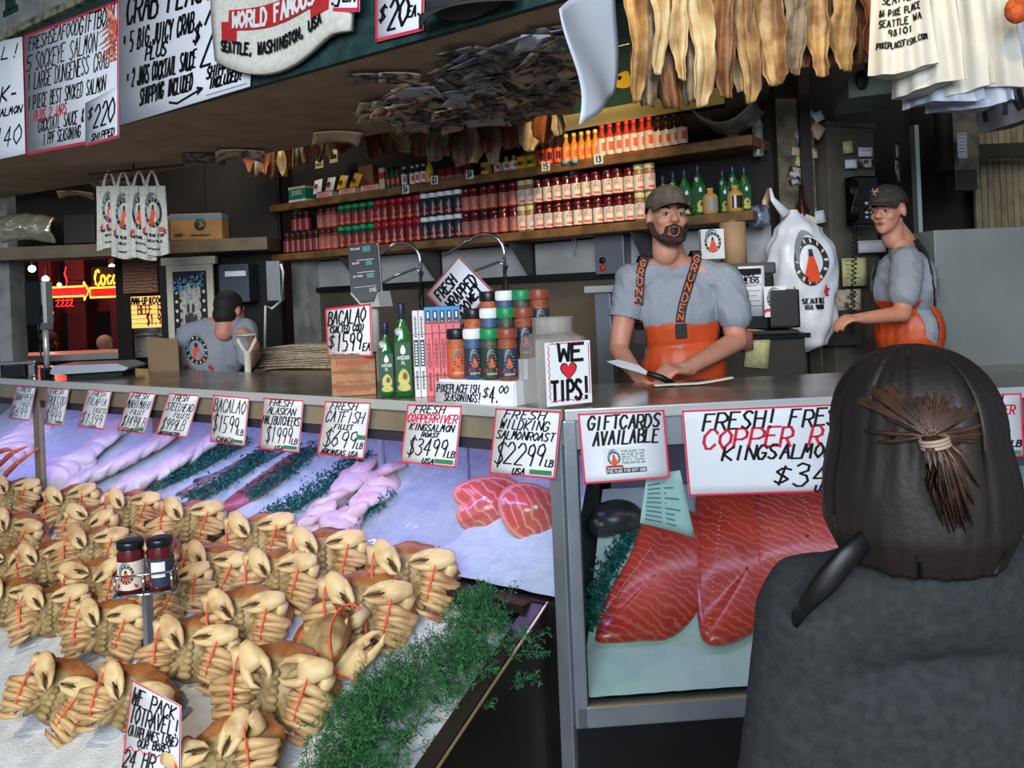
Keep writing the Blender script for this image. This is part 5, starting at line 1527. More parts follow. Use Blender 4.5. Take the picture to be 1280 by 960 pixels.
sr = [el_(ch, (.18, .125, .185), rotb), el_(be, (.16, .122, .19), rotb), cap_(nb + Vector((-.01, 0, -.035)), S1, .068, .066), cap_(nb + Vector((0, 0, -.035)), S2, .068, .066), cap_(S1, S1.lerp(E1, .62), .074, .073), cap_(S2, S2.lerp(E2, .55), .072, .07), el_(pe, (.165, .12, .12), rotb)]
nk2 = nb + Vector((-.02, -.02, .055))
s2 = blob('t_shirt', sr, .0065, M_('tee_grey'), RM, 5, keep=lambda c: (c - nk2).length > .060, disp=fold)
orp = [el_(be, (.185, .142, .2), rotb), el_(pe, (.18, .14, .17), rotb), el_(ch, (.185, .135, .18), rotb)] + [cap_(a, b, .11, .09) for a, b, c in legs] + [cap_(b, c, .09, .085) for a, b, c in legs]
zl = W(1130, 383, 4.1).z; zs = W(1130, 430, 4.1).z; rbi = rotb.inverted()


def bk2(c):
    q = rbi @ (c - be)
    if q.y > -.02: return c.z < zl
    if q.y < -.085: return c.z < zl + .03
    return c.z < zs + .0 + (abs(q.y + .03) ** 2) * 14


o2 = blob('bib_overalls', orp, .0065, M_('oilskin'), RM, 4, keep=bk2, solid=.004, disp=lambda c: .006 * NZ.noise(c * 8) + .004 * NZ.noise(Vector((c.x * 28, c.y * 28, c.z * 6))))
b2 = bvh_of(s2, RM)
for pts in ([(1143, 300), (1155, 318), (1163, 340), (1167, 362), (1168, 386)], [(1098, 322), (1093, 345), (1092, 370), (1092, 392)]):
    P = [onto(b2, x, y, .006, 4.1) for x, y in pts]; m = MB(); m.tube(P, .017, 6, flat=.25); world_part(m, 'suspender', M_('strap_black'), RM)

# ---- worker with his back turned at the far end of the long counter
LM = thing('person', 'man seen from behind in grey printed T-shirt by the white shovel handle', 'person', T(W(268, 470, 5.0).x, 5.0, .30))
hp = W(287, 388, 4.95)
H3 = Matrix.Translation(hp) @ Matrix.Rotation(radians(158), 4, 'Z') @ Matrix.Rotation(radians(10), 4, 'X')
nb = W(281, 401, 4.98); S1, S2 = W(236, 419, 4.98), W(306, 413, 4.92); E1, E2 = W(226, 470, 5.02), W(312, 452, 4.86); W1, W2 = W(232, 500, 5.2), W(318, 430, 4.72)
ch, be = W(268, 440, 5.0), W(262, 490, 5.02); pe = W(262, 540, 5.02)
pr = head_prims(H3, 1.0) + [cap_(hp + Vector((0, -.01, -.05)), nb, .056, .06), cap_(nb, S1, .055, .055), cap_(nb, S2, .055, .055), el_(ch, (.17, .11, .18)), el_(be, (.15, .11, .18)), el_(pe, (.155, .115, .14)), cap_(S1, E1, .056, .044), cap_(E1, W1, .043, .03), cap_(S2, E2, .056, .044), cap_(E2, W2, .043, .03)]
legs = []
for dx in (-.09, .09):
    hx = pe + Vector((dx, 0, -.06)); kn = Vector((hx.x, hx.y + .02, .75)); ft = Vector((hx.x, hx.y, .39)); pr += [cap_(hx, kn, .085, .058), cap_(kn, ft, .056, .04), cap_(ft, Vector((hx.x, hx.y + .12, .345)), .042, .034)]; legs.append((hx, kn, ft))
pr += hand_prims(W1, (.3, .8, -.2), (0, 0, -1), 1, 1.2, 1) + hand_prims(W2, (-.1, -.5, .75), (-.6, -.3, 0), 1.0, 1.8, 1)
blob('body', pr, .009, M_('skin'), LM, 5)
blob('hair', [el_(H3 @ Vector((0, .014, .034)), (.081, .102, .092), H3.to_3x3()), el_(H3 @ Vector((0, .04, -.03)), (.072, .074, .07), H3.to_3x3())], .006, M_('hair_dark'), LM, 3, keep=lambda c: (H3.inverted() @ c).y > -.035)
sr = [cap_(nb, nb + Vector((.004, .0, .022)), .070, .066), el_(ch, (.195, .13, .19)), el_(be, (.175, .13, .2)), cap_(nb + Vector((-.03, 0, -.03)), S1, .070, .068), cap_(nb + Vector((.03, 0, -.03)), S2, .070, .068), cap_(S1, S1.lerp(E1, .7), .075, .075), cap_(S2, S2.lerp(E2, .75), .075, .075), el_(pe, (.175, .13, .14))]
nk3 = nb + Vector((.006, .0, .098))
s3 = blob('t_shirt', sr, .009, M_('tee_grey'), LM, 5, keep=lambda c: (c - nk3).length > .078, disp=fold)
blob('trousers', [el_(pe + Vector((0, 0, -.04)), (.18, .135, .13))] + [cap_(a, b, .10, .08) for a, b, c in legs] + [cap_(b, c, .08, .075) for a, b, c in legs], .01, M_('oilskin'), LM, 3)
b3 = bvh_of(s3, LM)
inv3 = LM.matrix_basis.inverted()


def back(u, v, d=0): return inv3 @ onto(b3, 233 + 34 * u - 6 * v, 468 - 52 * v + 2 * u, .004 + d, 4.85)


emblem(LM, back, .5, .60, .40, .34, .0, name='back_print')

# ---- customer in front, seen from behind
CM = thing('person', 'woman customer from behind with half-up dark hair and charcoal grey sweater', 'person', T(W(1160, 800, 1.08).x, 1.08, 0))
hc = W(1142, 548, 1.05)
H4 = Matrix.Translation(hc) @ Matrix.Rotation(radians(176), 4, 'Z')
nb = hc + Vector((.01, -.005, -.160)); S1, S2 = hc + Vector((-.112, .05, -.245)), hc + Vector((.20, .05, -.235))
E1, E2 = hc + Vector((-.158, .10, -.54)), hc + Vector((.30, .10, -.55)); W1, W2 = hc + Vector((-.13, .32, -.66)), hc + Vector((.22, .32, -.64))
ch, be, pe = hc + Vector((.03, .07, -.40)), hc + Vector((.035, .07, -.60)), hc + Vector((.04, .06, -.80))
pr = head_prims(H4, .98) + [cap_(hc + Vector((0, .0, -.08)), nb, .05, .055), cap_(nb, S1, .05, .05), cap_(nb, S2, .05, .05), el_(ch, (.15, .09, .17)), el_(be, (.13, .09, .17)), el_(pe, (.155, .11, .14)), cap_(S1, E1, .05, .04), cap_(E1, W1, .038, .026), cap_(S2, E2, .05, .04), cap_(E2, W2, .038, .026)]
legs = []
for dx in (-.085, .085):
    hx = pe + Vector((dx, 0, -.05)); kn = Vector((hx.x, hx.y + .03, .45)); ft = Vector((hx.x, hx.y - .01, .09)); pr += [cap_(hx, kn, .085, .055), cap_(kn, ft, .052, .038), cap_(ft, Vector((hx.x, hx.y + .13, .04)), .04, .032)]; legs.append((hx, kn, ft))
pr += hand_prims(W1, (.5, .8, .1), (0, 0, -1), .95, 1.0, 1) + hand_prims(W2, (-.5, .8, .1), (0, 0, -1), .95, 1.0, -1)
blob('body', pr, .010, M_('skin'), CM, 4)
mat('sweater', (45, 48, 50), .95, n=(70, (33, 36, 38), .35, .65), bump=(160, .4, .003))
mat('jeans', (44, 52, 68), .9, n=(80, (34, 40, 54), .4, .6))
sr = [el_(ch + Vector((0, 0, .02)), (.20, .125, .20)), el_(be, (.185, .13, .22)), el_(pe + Vector((0, 0, .05)), (.185, .13, .12)), cap_(nb + Vector((-.02, .0, -.035)), S1 + Vector((0, 0, -.01)), .082, .078), cap_(nb + Vector((.02, 0, -.035)), S2 + Vector((0, 0, -.01)), .082, .078), cap_(nb + Vector((0, 0, -.01)), nb + Vector((-.004, -.012, .062)), .088, .076),
      cap_(S1, E1, .082, .070), cap_(E1, W1, .068, .05), cap_(S2, E2, .082, .070), cap_(E2, W2, .068, .05)]


def sfold(c):
    d = 0
    for S_, E_ in ((S1, E1), (S2, E2)):
        a = S_ + Vector((.07 if S_ is S1 else -.07, -.05, -.10)); b = E_ + Vector((.06 if S_ is S1 else -.06, -.06, .02)); ab = b - a
        t = max(0, min(1, (c - a).dot(ab) / ab.length_squared)); q = (c - (a + ab * t)).length
        d -= .016 * math.exp(-(q / .022) ** 2)
    return d + .010 * NZ.noise(Vector((c.x * 7, c.y * 7, c.z * 4))) + .004 * NZ.noise(Vector((c.x * 22 + c.z * 10, c.y * 14, c.z * 9)))


blob('sweater', sr, .0085, M_('sweater'), CM, 6, disp=sfold)
m = MB(); c0 = nb + Vector((-.004, -.012, .066)); m.tube([c0 + Vector((.078 * cos(t), .078 * sin(t) * .95, .0 + .010 * sin(t))) for t in [2 * pi * i / 30 for i in range(30)]], .015, 10, closed=True, flat=.6); world_part(m, 'collar', M_('sweater'), CM)
blob('jeans', [el_(pe + Vector((0, 0, -.03)), (.17, .125, .12))] + [cap_(a, b, .098, .07) for a, b, c in legs] + [cap_(b, c, .07, .058) for a, b, c in legs], .012, M_('jeans'), CM, 3)
for hx, kn, ft in legs:
    m = MB(); m.ell(ft + Vector((0, .05, -.035)), (.045, .125, .052)); world_part(m, 'shoe', M_('black'), CM)
mat('hair_brown', (32, 23, 19), .58, n=(6, (20, 15, 14), .3, .7), bump=(120, .25, .003)); mat('hair_light', (70, 47, 33), .45, n=(30, (40, 27, 20), .3, .7))


def hairf(u, v):
    """bob from the crown (v=0) to the ends (v=1), a round the head, back at -y"""
    a = 2 * pi * u; st = .0035 * NZ.noise(Vector((cos(a) * 22, sin(a) * 22, v * 1.5))) + .002 * NZ.noise(Vector((cos(a) * 60, sin(a) * 60, v * 2)))
    z = .118 - .285 * max(0, (v - .30) / .70) if v > .30 else .118
    if v <= .30:
        ph = v / .30 * pi / 2; rr = sin(ph); zz = .108 * cos(ph) ** .8
    else:
        t = (v - .30) / .70; rr = 1.0 + .055 * sin(pi * t * .9) - .20 * max(0, t - .72) / .28 * .75; zz = -.150 * t - .004 * NZ.noise(Vector((cos(a) * 9, sin(a) * 9, 1)))
    rx, ry = .091 + .008 * (v > .3) * min(1, (v - .3) * 4), .102
    face = max(0, sin(a))                                        # open a little at the front
    return hc + Vector(((rx * rr + st * (rr > .2)) * cos(a), -.004 + (ry * rr + st * (rr > .2)) * sin(a) * (1 - .12 * face), zz + .005))


m = MB(); m.grid(hairf, 120, 40, thick=.012); world_part(m, 'hair', M_('hair_brown'), CM)
tie = W(1164, 548, .928)
m = MB()
for i in range(190):
    a = radians(R.uniform(166, 330)); z0 = R.uniform(.0, .098); k = sqrt(max(0, 1 - (z0 / .112) ** 2))
    p0 = hc + Vector((.101 * k * cos(a), -.004 + .110 * k * sin(a), z0 + .010)); n0 = (p0 - hc).normalized()
    if z0 < .045 and abs(a - radians(248)) > .75: continue
    mid = p0.lerp(tie, .5); dd = (mid - hc); mid = hc + Vector((dd.x, dd.y, dd.z)).normalized() * max(dd.length, .119)
    m.tube([p0 + n0 * .001, p0.lerp(mid, .5) + n0 * .006, mid + n0 * .003, mid.lerp(tie, .55) + Vector((-.002, -.004, .003)), tie], [.0008, .0024, .0026, .0022, .0014], 5)
world_part(m, 'half_up_strands', M_('hair_light'), CM)
m = MB()
for k in range(3): m.tube([tie + Vector((.015 * cos(t) + .001 * k, -.006 + .013 * sin(t), -.004 * k + .003 * cos(t))) for t in [2 * pi * i / 20 for i in range(20)]], .0022, 6, closed=True)
world_part(m, 'hair_tie', mat('hair_tie', (150, 128, 112), .5), CM)
m = MB()
for i in range(70):
    g, gg = R.gauss(0, 1), R.gauss(0, 1); L = R.uniform(.07, .115)
    m.tube([tie + Vector((g * .004, gg * .004, .002)), tie + Vector((g * .008 + .004, -.014 + gg * .004, -.25 * L)), tie + Vector((.010 + g * .011, -.010 + gg * .006, -.6 * L)), tie + Vector((.026 + g * .012, .004 + gg * .006, -L))], [.003, .0032, .0028, .0006], 5)
world_part(m, 'ponytail', M_('hair_light'), CM)
m = MB(); m.tube([W(1085, 672, .99), W(1058, 697, .985), W(1034, 726, .985), W(1006, 757, 1.0), W(992, 778, 1.05)], [.014, .016, .015, .011, .010], 8, flat=.5); world_part(m, 'bag_strap', M_('black'), CM)
# ------------------------------------------------------------ what stands on the wall shelves
def xat(px, py, y, fr=FL): return hit(px, py, fr, 1, y).x


mat('claret', (84, 18, 24), .25, coat=.4); mat('amber_dark', (48, 22, 18), .25, coat=.4); mat('jar_navy', (34, 42, 56), .3); mat('jar_green', (36, 62, 42), .3); mat('jar_rose', (122, 44, 44), .35); mat('jar_red', (108, 22, 30), .3); mat('jar_cream', (150, 112, 80), .3)
mat('lab_cream', (216, 204, 190), .5); mat('lab_pink', (158, 100, 92), .5)


def shelf_jar(body, lid, lab, lid_h=.028, mark=True):
    r = thing('seasoning_jar', '', 'spice jar', Matrix.Identity(4))
    m = MB(); m.lathe([(.030, 0), (.034, .004), (.034, .118), (.029, .130), (.029, .134)], 14); m.build('body', M_(body), r)
    m = MB(); m.lathe([(.031, .132), (.0325, .134), (.0325, .132 + lid_h), (.030, .135 + lid_h)], 14); m.build('lid', M_(lid), r)
    m = MB(); fn = cylmap(.0346, 3.0, .014, .088, radians(40)); m.grid(lambda u, v: fn(u, v), 10, 1)
    if mark:
        f2 = lambda a, b: cylmap(.0352, 3.0, .014, .088, radians(40))(a, b)
        m.add([f2(.5 + .19 * cos(t), .52 + .42 * sin(t)) for t in [pi * i / 8 for i in range(9)]], [tuple(range(9))], 1)
        f3 = lambda a, b: cylmap(.0356, 3.0, .014, .088, radians(40))(a, b)
        m.add([f3(.38, .5), f3(.62, .5), f3(.52, .80), f3(.46, .80)], [(0, 1, 2, 3)], 2)
        m.grid(lambda u, v: f2(.3 + .4 * u, .10 + .16 * v), 4, 1, 2)
    m.build('label', [M_(lab), M_('logo_dark'), M_('logo_orange')], r)
    return Proto(r)


JT = {'dark': (shelf_jar('amber_dark', 'lid_dark', 'jar_rose', mark=False), 'dark-lidded seasoning jar'), 'rose': (shelf_jar('jar_rose', 'lid_dark', 'lab_pink'), 'rose-coloured seasoning jar'), 'green': (shelf_jar('jar_green', 'lid_green', 'jar_rose'), 'green-lidded seasoning jar'),
      'red': (shelf_jar('jar_red', 'lid_red', 'jar_red'), 'red-lidded seasoning jar'), 'navy': (shelf_jar('jar_navy', 'lid_white', 'jar_navy'), 'white-lidded navy seasoning jar'), 'claret': (shelf_jar('claret', 'claret', 'lab_pink'), 'small-label claret jar'),
      'cream': (shelf_jar('jar_cream', 'lid_cream', 'lab_cream'), 'cream-lidded jar'), 'big': (shelf_jar('claret', 'claret', 'lab_cream', .022), 'pale-label claret jar')}
SEQ = [(354, 398, 'dark'), (398, 422, 'rose'), (422, 468, 'green'), (468, 526, 'red'), (526, 577, 'navy'), (577, 648, 'claret'), (648, 668, 'cream'), (668, 794, 'big'), (794, 820, 'cream')]
for gi, (a, b, k) in enumerate(SEQ):
    x0, x1 = xat(a, 300, 2.03), xat(b, 285, 2.03); n = max(1, round((x1 - x0) / .073))
    for tier in range(2):
        if k == 'dark' and tier == 1: nn = max(1, n - 3)
        else: nn = n
        for i in range(nn):
            x = x0 + (x1 - x0) * (i + .5) / n + R.uniform(-.003, .003) * (tier + 1)
            if k == 'dark' and tier == 1: x += (x1 - x0) * 3 / n * .5
            P_, nm = JT[k]; top = tier * .1625
            where = {0: 'lower tier', 1: 'upper tier'}[tier]
            ex = ' by the oil bottles' if gi == 8 else ''
            P_.put(FL @ T(x, 2.04 + R.uniform(0, .008), 2.0605 + top, R.uniform(-.3, .3)), f'{nm}{ex}, {where} of the lower shelf, {ORD[i]} from the left', 'seasoning jars stacked on the lower shelf')
    if k == 'red': pass
# bottles on the lower shelf, right end
shelf_oil = Proto(oil_bottle(.27, .066, '', FL @ T(0, 2.08, 2.0605), hero=False))
for i, (px, s) in enumerate(((828, .93), (841, .98), (855, 1.0), (872, 1.06), (898, .92), (911, .98), (930, .9))):
    shelf_oil.put(FL @ T(xat(px, 260, 2.05), 2.07 + (.06 if i in (4, 5) else 0), 2.0605, radians(42), 0, 0, s), f'green oil bottle at the right of the lower shelf, {ORD[i]} from the left', 'oil bottles on the lower shelf')
mat('mustard', (196, 150, 84), .4); mat('mustard_label', (150, 142, 136), .5)
for i, px in enumerate((886, 917)):
    r = thing('mustard_bottle', ['round tan bottle with a pale blue label among the green bottles', 'round tan bottle with a dark label near the shelf end'][i], 'bottle', FL @ T(xat(px, 262, 2.0), 2.03, 2.0605, radians(40)))
    m = MB(); m.lathe([(.030, 0), (.042, .006), (.042, .09), (.036, .105), (.016, .118), (.016, .128)], 18); m.build('body', M_('mustard'), r)
    m = MB(); m.lathe([(.018, .126), (.018, .142), (.016, .144)], 14); m.build('cap', M_('mustard'), r)
    m = MB(); f = cylmap(.0426, 1.5, .02, .066); m.grid(lambda u, v: f(u, v), 8, 1); m.build('label', M_('mustard_label' if i == 0 else 'amber_dark'), r)


# bottles on the upper shelf
def sauce(body, cap, lab, rad=.026, h=.17, lab_h=.075, shoulder=.55):
    r = thing('sauce_bottle', '', 'bottle', Matrix.Identity(4))
    m = MB(); m.lathe([(rad * .9, 0), (rad, .004), (rad, h * shoulder), (rad * .75, h * (shoulder + .1)), (rad * .42, h * (shoulder + .22)), (rad * .40, h * .90)], 14); m.build('glass_body', M_(body), r)
    m = MB(); m.lathe([(rad * .5, h * .88), (rad * .52, h * .89), (rad * .5, h), (rad * .3, h * 1.01)], 12); m.build('cap', M_(cap), r)
    m = MB(); f = cylmap(rad + .0006, 3.2, .012, lab_h, radians(40)); m.grid(lambda u, v: f(u, v), 10, 1)
    f2 = cylmap(rad + .0012, 3.2, .012, lab_h, radians(40)); m.grid(lambda u, v: f2(.36 + .28 * u, .25 + .5 * v), 4, 1, 1); m.build('label', [M_(lab), M_('logo_orange' if lab != 'logo_orange' else 'amber_dark')], r)
    return Proto(r)


mat('sauce_orange', (232, 132, 44), .3, coat=.3); mat('sauce_red', (188, 52, 34), .28, coat=.3); mat('sauce_green', (44, 84, 38), .3); mat('cap_yellow', (232, 196, 90), .4); mat('cap_red', (206, 44, 38), .4); mat('lab_orange', (236, 150, 72), .5); mat('yellow', (226, 184, 52), .45); mat('brown_bag', (134, 92, 54), .7)
UZ, UY = 2.4555, 2.03
SB = [(sauce('sauce_green', 'black', 'jar_green', .024, .15), 'small green bottle', (485, 491, 497)), (sauce('amber_dark', 'lid_white', 'lid_white', .022, .14), 'small white-labelled bottle', (505, 514, 522, 529)), (sauce('yellow', 'yellow', 'yellow', .026, .18), 'yellow squeeze bottle', (536,)),
      (sauce('amber_dark', 'black', 'logo_orange', .029, .19, .09), 'dark bottle with orange label', (676, 686, 696)), (sauce('sauce_orange', 'cap_yellow', 'lab_orange', .026, .175, .08), 'orange hot sauce bottle', (708, 717, 726, 735, 744)),
      (sauce('sauce_red', 'cap_red', 'lab_cream', .030, .195, .10), 'red sauce bottle with white label', (752, 762, 773, 783, 792, 802, 812)), (sauce('amber_dark', 'amber_dark', 'lab_cream', .029, .19, .09), 'brown bottle with cream label', (822, 832, 843, 853)),
      (sauce('yellow', 'cap_yellow', 'lid_white', .028, .10, .05), 'squat yellow jar', (622, 632, 641))]
for P_, nm, pxs in SB:
    for i, px in enumerate(pxs):
        P_.put(FL @ T(xat(px, 210 - (px - 680) * .13, UY), UY + .01 + R.uniform(-.004, .01), UZ, R.uniform(-.2, .2)), f'{nm} on the upper shelf' + (f', {ORD[i]} from the left' if len(pxs) > 1 else ' beside the white-labelled bottles'), 'bottles on the upper shelf')


def carton(name, label, cat, px, y, z, w, d, h, mt, bands=(), text=None, fr=FL, py=230, rz=0, tilt=0, group=None, tm='lid_white', tb=None):
    r = thing(name, label, cat, fr @ T(xat(px, py, y, fr), y, z, rz, tilt), group)
    MB().box(-w / 2, w / 2, 0, d, 0, h, b=.002).build('body', M_(mt), r)
    for k, (a, b, bm) in enumerate(bands): MB().box(-w / 2 - .0008, w / 2 + .0008, -.001, d + .001, h * a, h * b).build('printed_band', M_(bm), r)
    if text:
        m = MB()
        for t, b in text: ribbon(m, strokes(t, *b, slant=0, jit=0), .005 * h / .1, lambda u, v: (-w / 2 + w * u, -.0028, h * v))
        m.build('print', M_(tm), r)
    return r


mat('box_green', (22, 128, 108), .5); mat('red_tray', (206, 40, 44), .5); mat('kraft', (168, 126, 78), .75, n=(8, (150, 110, 66), .4, .6)); mat('cream_card', (222, 204, 148), .6)
carton('tea_box', 'green carton with white number at the left end of the upper shelf', 'carton', 371, UY, UZ, .19, .12, .125, 'box_green', [(.0, .2, 'lid_white'), (.86, 1.0, 'lid_cream')], [('21805', (.2, .8, .48, .74))], py=244)
for i in range(3): carton('snack_tray', ['red-fronted card tray holding white snack packets', 'red-fronted card tray holding yellow snack packets', 'red-fronted card tray under the brown bag'][i], 'tray', (405, 434, 462)[i], UY - .02, UZ, .165, .14, .052, 'red_tray', [(.18, .82, 'lab_cream')], [('DEMBOKA', (.12, .88, .28, .72))], py=240, tm='ink_red')
for i, (px, mt, py) in enumerate(((396, 'lid_white', 232), (411, 'lid_white', 230), (425, 'yellow', 226), (441, 'yellow', 226))):
    r = thing('snack_packet', ['white snack packet with red mark, leftmost in the tray', 'white snack packet beside the yellow ones', 'bright yellow snack packet', 'rightmost yellow snack packet leaning over'][i], 'packet', FL @ T(xat(px, py, UY + .03), UY + .03, UZ + .054, 0, radians(-16), radians(8 * i - 6)))
    m = MB(); m.grid(lambda u, v: ((u - .5) * .088, -.018 * sin(pi * u) * sin(pi * min(1, v * 1.05)), v * .115), 8, 10); m.grid(lambda u, v: ((.5 - u) * .088, .018 * sin(pi * u) * sin(pi * min(1, v * 1.05)), v * .115), 8, 10); m.build('bag', M_(mt), r)
    m = MB(); m.lathe([(0, 0), (.020, 0)], 14, M=T(0, -.021, .05, 0, pi / 2)); m.build('mark', M_('cap_red'), r)
for i, (px, py) in enumerate(((399, 207), (417, 200))): carton('price_card', ['small cream price card over the white packets', 'larger cream price card over the yellow packets'][i], 'price card', px, UY + .1, hit(px, py, FL, 1, UY + .1).z - .02, .09, .003, (.06, .10)[i], 'cream_card', text=[('DEMBOKA', (.1, .9, .3, .6))], py=py, tm='ink')
carton('paper_bag', 'plain brown paper bag standing behind the red trays', 'bag', 457, UY + .1, UZ, .15, .05, .22, 'brown_bag', py=220)
carton('milk_carton', 'small white carton with a red band beside the green bottles', 'carton', 477, UY, UZ, .05, .05, .16, 'lab_cream', [(.5, .8, 'red_tray')], py=225)
for i, px in enumerate((552, 562, 573, 584)): carton('spice_packet', f'dark red spice packet on the upper shelf, {ORD[i]} from the left', 'packet', px, UY, UZ, .055, .025, .085, 'jar_red', [(.12, .4, 'lab_pink')], py=225)
for i, px in enumerate((606, 652, 664)): carton('garlic_box', f'small yellow garlic box on the upper shelf, {ORD[i]} from the left', 'carton', px, UY, UZ, .06, .04, .085, 'yellow', text=[('GARLIC', (.08, .92, .35, .6))], py=220, tm='ink')
for i, (px, py, t) in enumerate(((507, 237, '$4'), (543, 225, '$3'), (587, 218, '$4'), (682, 208, '15'), (748, 199, '13'))):
    p = hit(px, py, FL, 1, 1.974); r = thing('shelf_price_tag', f'small white shelf tag reading {t}, {ORD[i]} from the left on the upper board', 'price tag', FL @ T(p.x, 1.974, p.z))
    MB().box(-.030, .030, 0, .003, -.028, .028).build('card', M_('paper'), r)
    m = MB(); ribbon(m, strokes(t, .1, .9, .15, .85, 0, 0), .007, lambda u, v: ((u - .5) * .05, -.0015, (v - .5) * .05)); m.build('lettering', M_('ink'), r)
for i, (px, py) in enumerate(((706, 203), (718, 202))):
    p = hit(px, py, FL, 1, 1.974); m = MB(); m.lathe([(0, 0), (.022, 0), (.024, .003), (0, .004)], 18, M=Matrix.Rotation(pi / 2, 4, 'X') @ Matrix.Scale(.6, 4, (0, 1, 0)))
    m.build('round_sticker', mat('sticker_blue', (120, 176, 196), .5), M=FL @ T(p.x, 1.972, p.z), label=['left pale blue oval sticker on the upper shelf edge', 'right pale blue oval sticker on the upper shelf edge'][i], category='sticker')
# hanging scale pan at the right end of the upper shelf
p = hit(905, 160, FL, 1, 1.95); r = thing('scale_pan', 'grey metal scale pan resting at the right end of the upper shelf', 'pan', FL @ T(p.x, 2.08, UZ))
m = MB(); m.grid(lambda u, v: ((u - .5) * .34, (v - .5) * .24 - .02, .03 + .10 * (2 * u - 1) ** 2 + .05 * (2 * v - 1) ** 2), 14, 10, thick=.004); m.build('pan', mat('pan_metal', (150, 150, 140), .35, .7), r)
m = MB(); m.lathe([(.06, 0), (.05, .012), (.03, .032)], 16); m.build('foot', M_('pan_metal'), r)

# box, scissors on the backsplash
p = hit(768, 316, FL, 1, 2.25); r = thing('switch_box', 'grey steel switch box with two buttons on the backsplash', 'switch box', FL @ T(p.x, 2.18, 1.77))
MB().box(-.10, .10, 0, .10, 0, .24, b=.006).build('housing', mat('box_grey', (120, 124, 130), .4, .4), r)
for z, mt in ((.085, 'black'), (.04, 'cap_red')): m = MB(); m.lathe([(.020, 0), (.020, .012), (.016, .016)], 14, M=T(-.045, 0, z, 0, pi / 2)); m.build('button', M_(mt), r)
p = hit(716, 300, FL, 1, 2.24); r = thing('scissors', 'scissors with red handles hanging on the backsplash', 'scissors', FL @ T(p.x, 2.255, p.z - .10))
for s in (-1, 1):
    m = MB(); m.tube([(s * .018 + .016 * cos(t), 0, .155 + .028 * sin(t)) for t in [2 * pi * i / 16 for i in range(16)]], .0055, 6, closed=True); m.build('handle', M_('cap_red'), r)
    m = MB(); m.prism([(s * .010, .13), (s * .018, .125), (s * .003, .0), (-s * .004, .02)], -.002, .002); m.build('blade', M_('blade'), r)
r = thing('steel_post', 'steel upright post with a ledge behind the fishmonger shoulder', 'post', FL @ T(xat(757, 400, 1.9), 1.9, .3))
MB().box(-.05, .05, -.03, .03, 0, 1.36, b=.004).build('upright', M_('steel'), r); MB().box(-.10, .22, -.06, .10, 1.36, 1.40, b=.004).build('ledge', M_('steel_edge'), r)

# ------------------------------------------------------------ dried fish and bags overhead
mat('dried_gold', (188, 154, 104), .5, n=(14, (132, 94, 56), .4, .72), wave=(3.2, (120, 84, 52), 'X', 7, .55, 1.0), bump=(50, .5, .006)); mat('dried_brown', (138, 94, 58), .5, wave=(3.2, (84, 54, 34), 'X', 7, .5, 1.0), n=(12, (88, 54, 32), .35, .7), bump=(50, .5, .006)); mat('dried_pale', (204, 186, 146), .5, wave=(3.0, (150, 118, 78), 'X', 7, .6, 1.0), n=(10, (168, 132, 84), .45, .75), bump=(50, .4, .006)); mat('dried_grey', (150, 134, 112), .55, n=(16, (96, 78, 62), .4, .7), bump=(40, .5, .006)); mat('dried_red', (142, 86, 50), .45, n=(12, (120, 60, 32), .35, .7), bump=(50, .4, .005))


def dried(L, Wd, mt, seed, name='dried_fish'):
    rr = random.Random(seed); o1, o2, o3 = rr.uniform(0, 6), rr.uniform(-.5, .5), rr.uniform(.6, 1.3)
    def f(u, v):
        w = Wd * (.55 + .45 * sin(pi * min(1, .15 + v * .9)) ** .5) * (1 + .16 * sin(v * 11 + o1) + .06 * sin(v * 29))
        tail = 1 if v < .93 else 1 - (v - .93) * 4 * (1 - .7 * sin(u * 19 + o1) ** 2)
        a = (2 * u - 1)
        return (a * w * .5 * tail + .012 * sin(v * 5 + o1), -.034 * o3 * (1 - a * a) * (1 if seed % 2 else -1) + .014 * sin(v * 8 + o1 + u * 2) + .007 * sin(u * 13 + o1 + v * 2), -L * v + .010 * a * sin(v * 4 + o1))
    m = MB(); m.grid(f, 20, 36, thick=.006)
    return m.build(name, M_(mt), label='', category='dried fish')


rail = thing('hanging_rail', 'steel rail near the ceiling carrying the big dried fish', 'rail', FW @ T(1.35, 3.42, 2.98))
m = MB(); m.tube([(-.95, -.02, .03), (.75, .18, .05)], .011, 8); m.build('bar', M_('steel'), rail)
for x in (-.85, .65): m = MB(); m.cyl(.006, .03, .57, 6, M=T(x, 0.02 + .12 * (x + .85) / 1.5, 0)); m.build('hanger', M_('steel'), rail)
DF = [(799, 126, 20, 'dried_gold'), (812, 134, 30, 'dried_grey'), (827, 92, 18, 'dried_pale'), (840, 138, 34, 'dried_brown'), (853, 100, 18, 'dried_pale'), (866, 130, 26, 'dried_grey'), (880, 132, 26, 'dried_pale'), (893, 108, 30, 'dried_gold'), (908, 122, 26, 'dried_brown'), (922, 116, 24, 'dried_pale'), (937, 128, 28, 'dried_gold'), (952, 106, 26, 'dried_grey'),
      (966, 106, 34, 'dried_gold'), (980, 90, 26, 'dried_brown'), (996, 92, 24, 'dried_grey'), (1010, 86, 22, 'dried_brown'), (1026, 96, 24, 'dried_gold'), (1042, 84, 22, 'dried_brown'), (1058, 88, 26, 'dried_gold'), (1074, 82, 34, 'dried_brown'), (1094, 66, 24, 'dried_red'), (1106, 58, 18, 'dried_gold')]
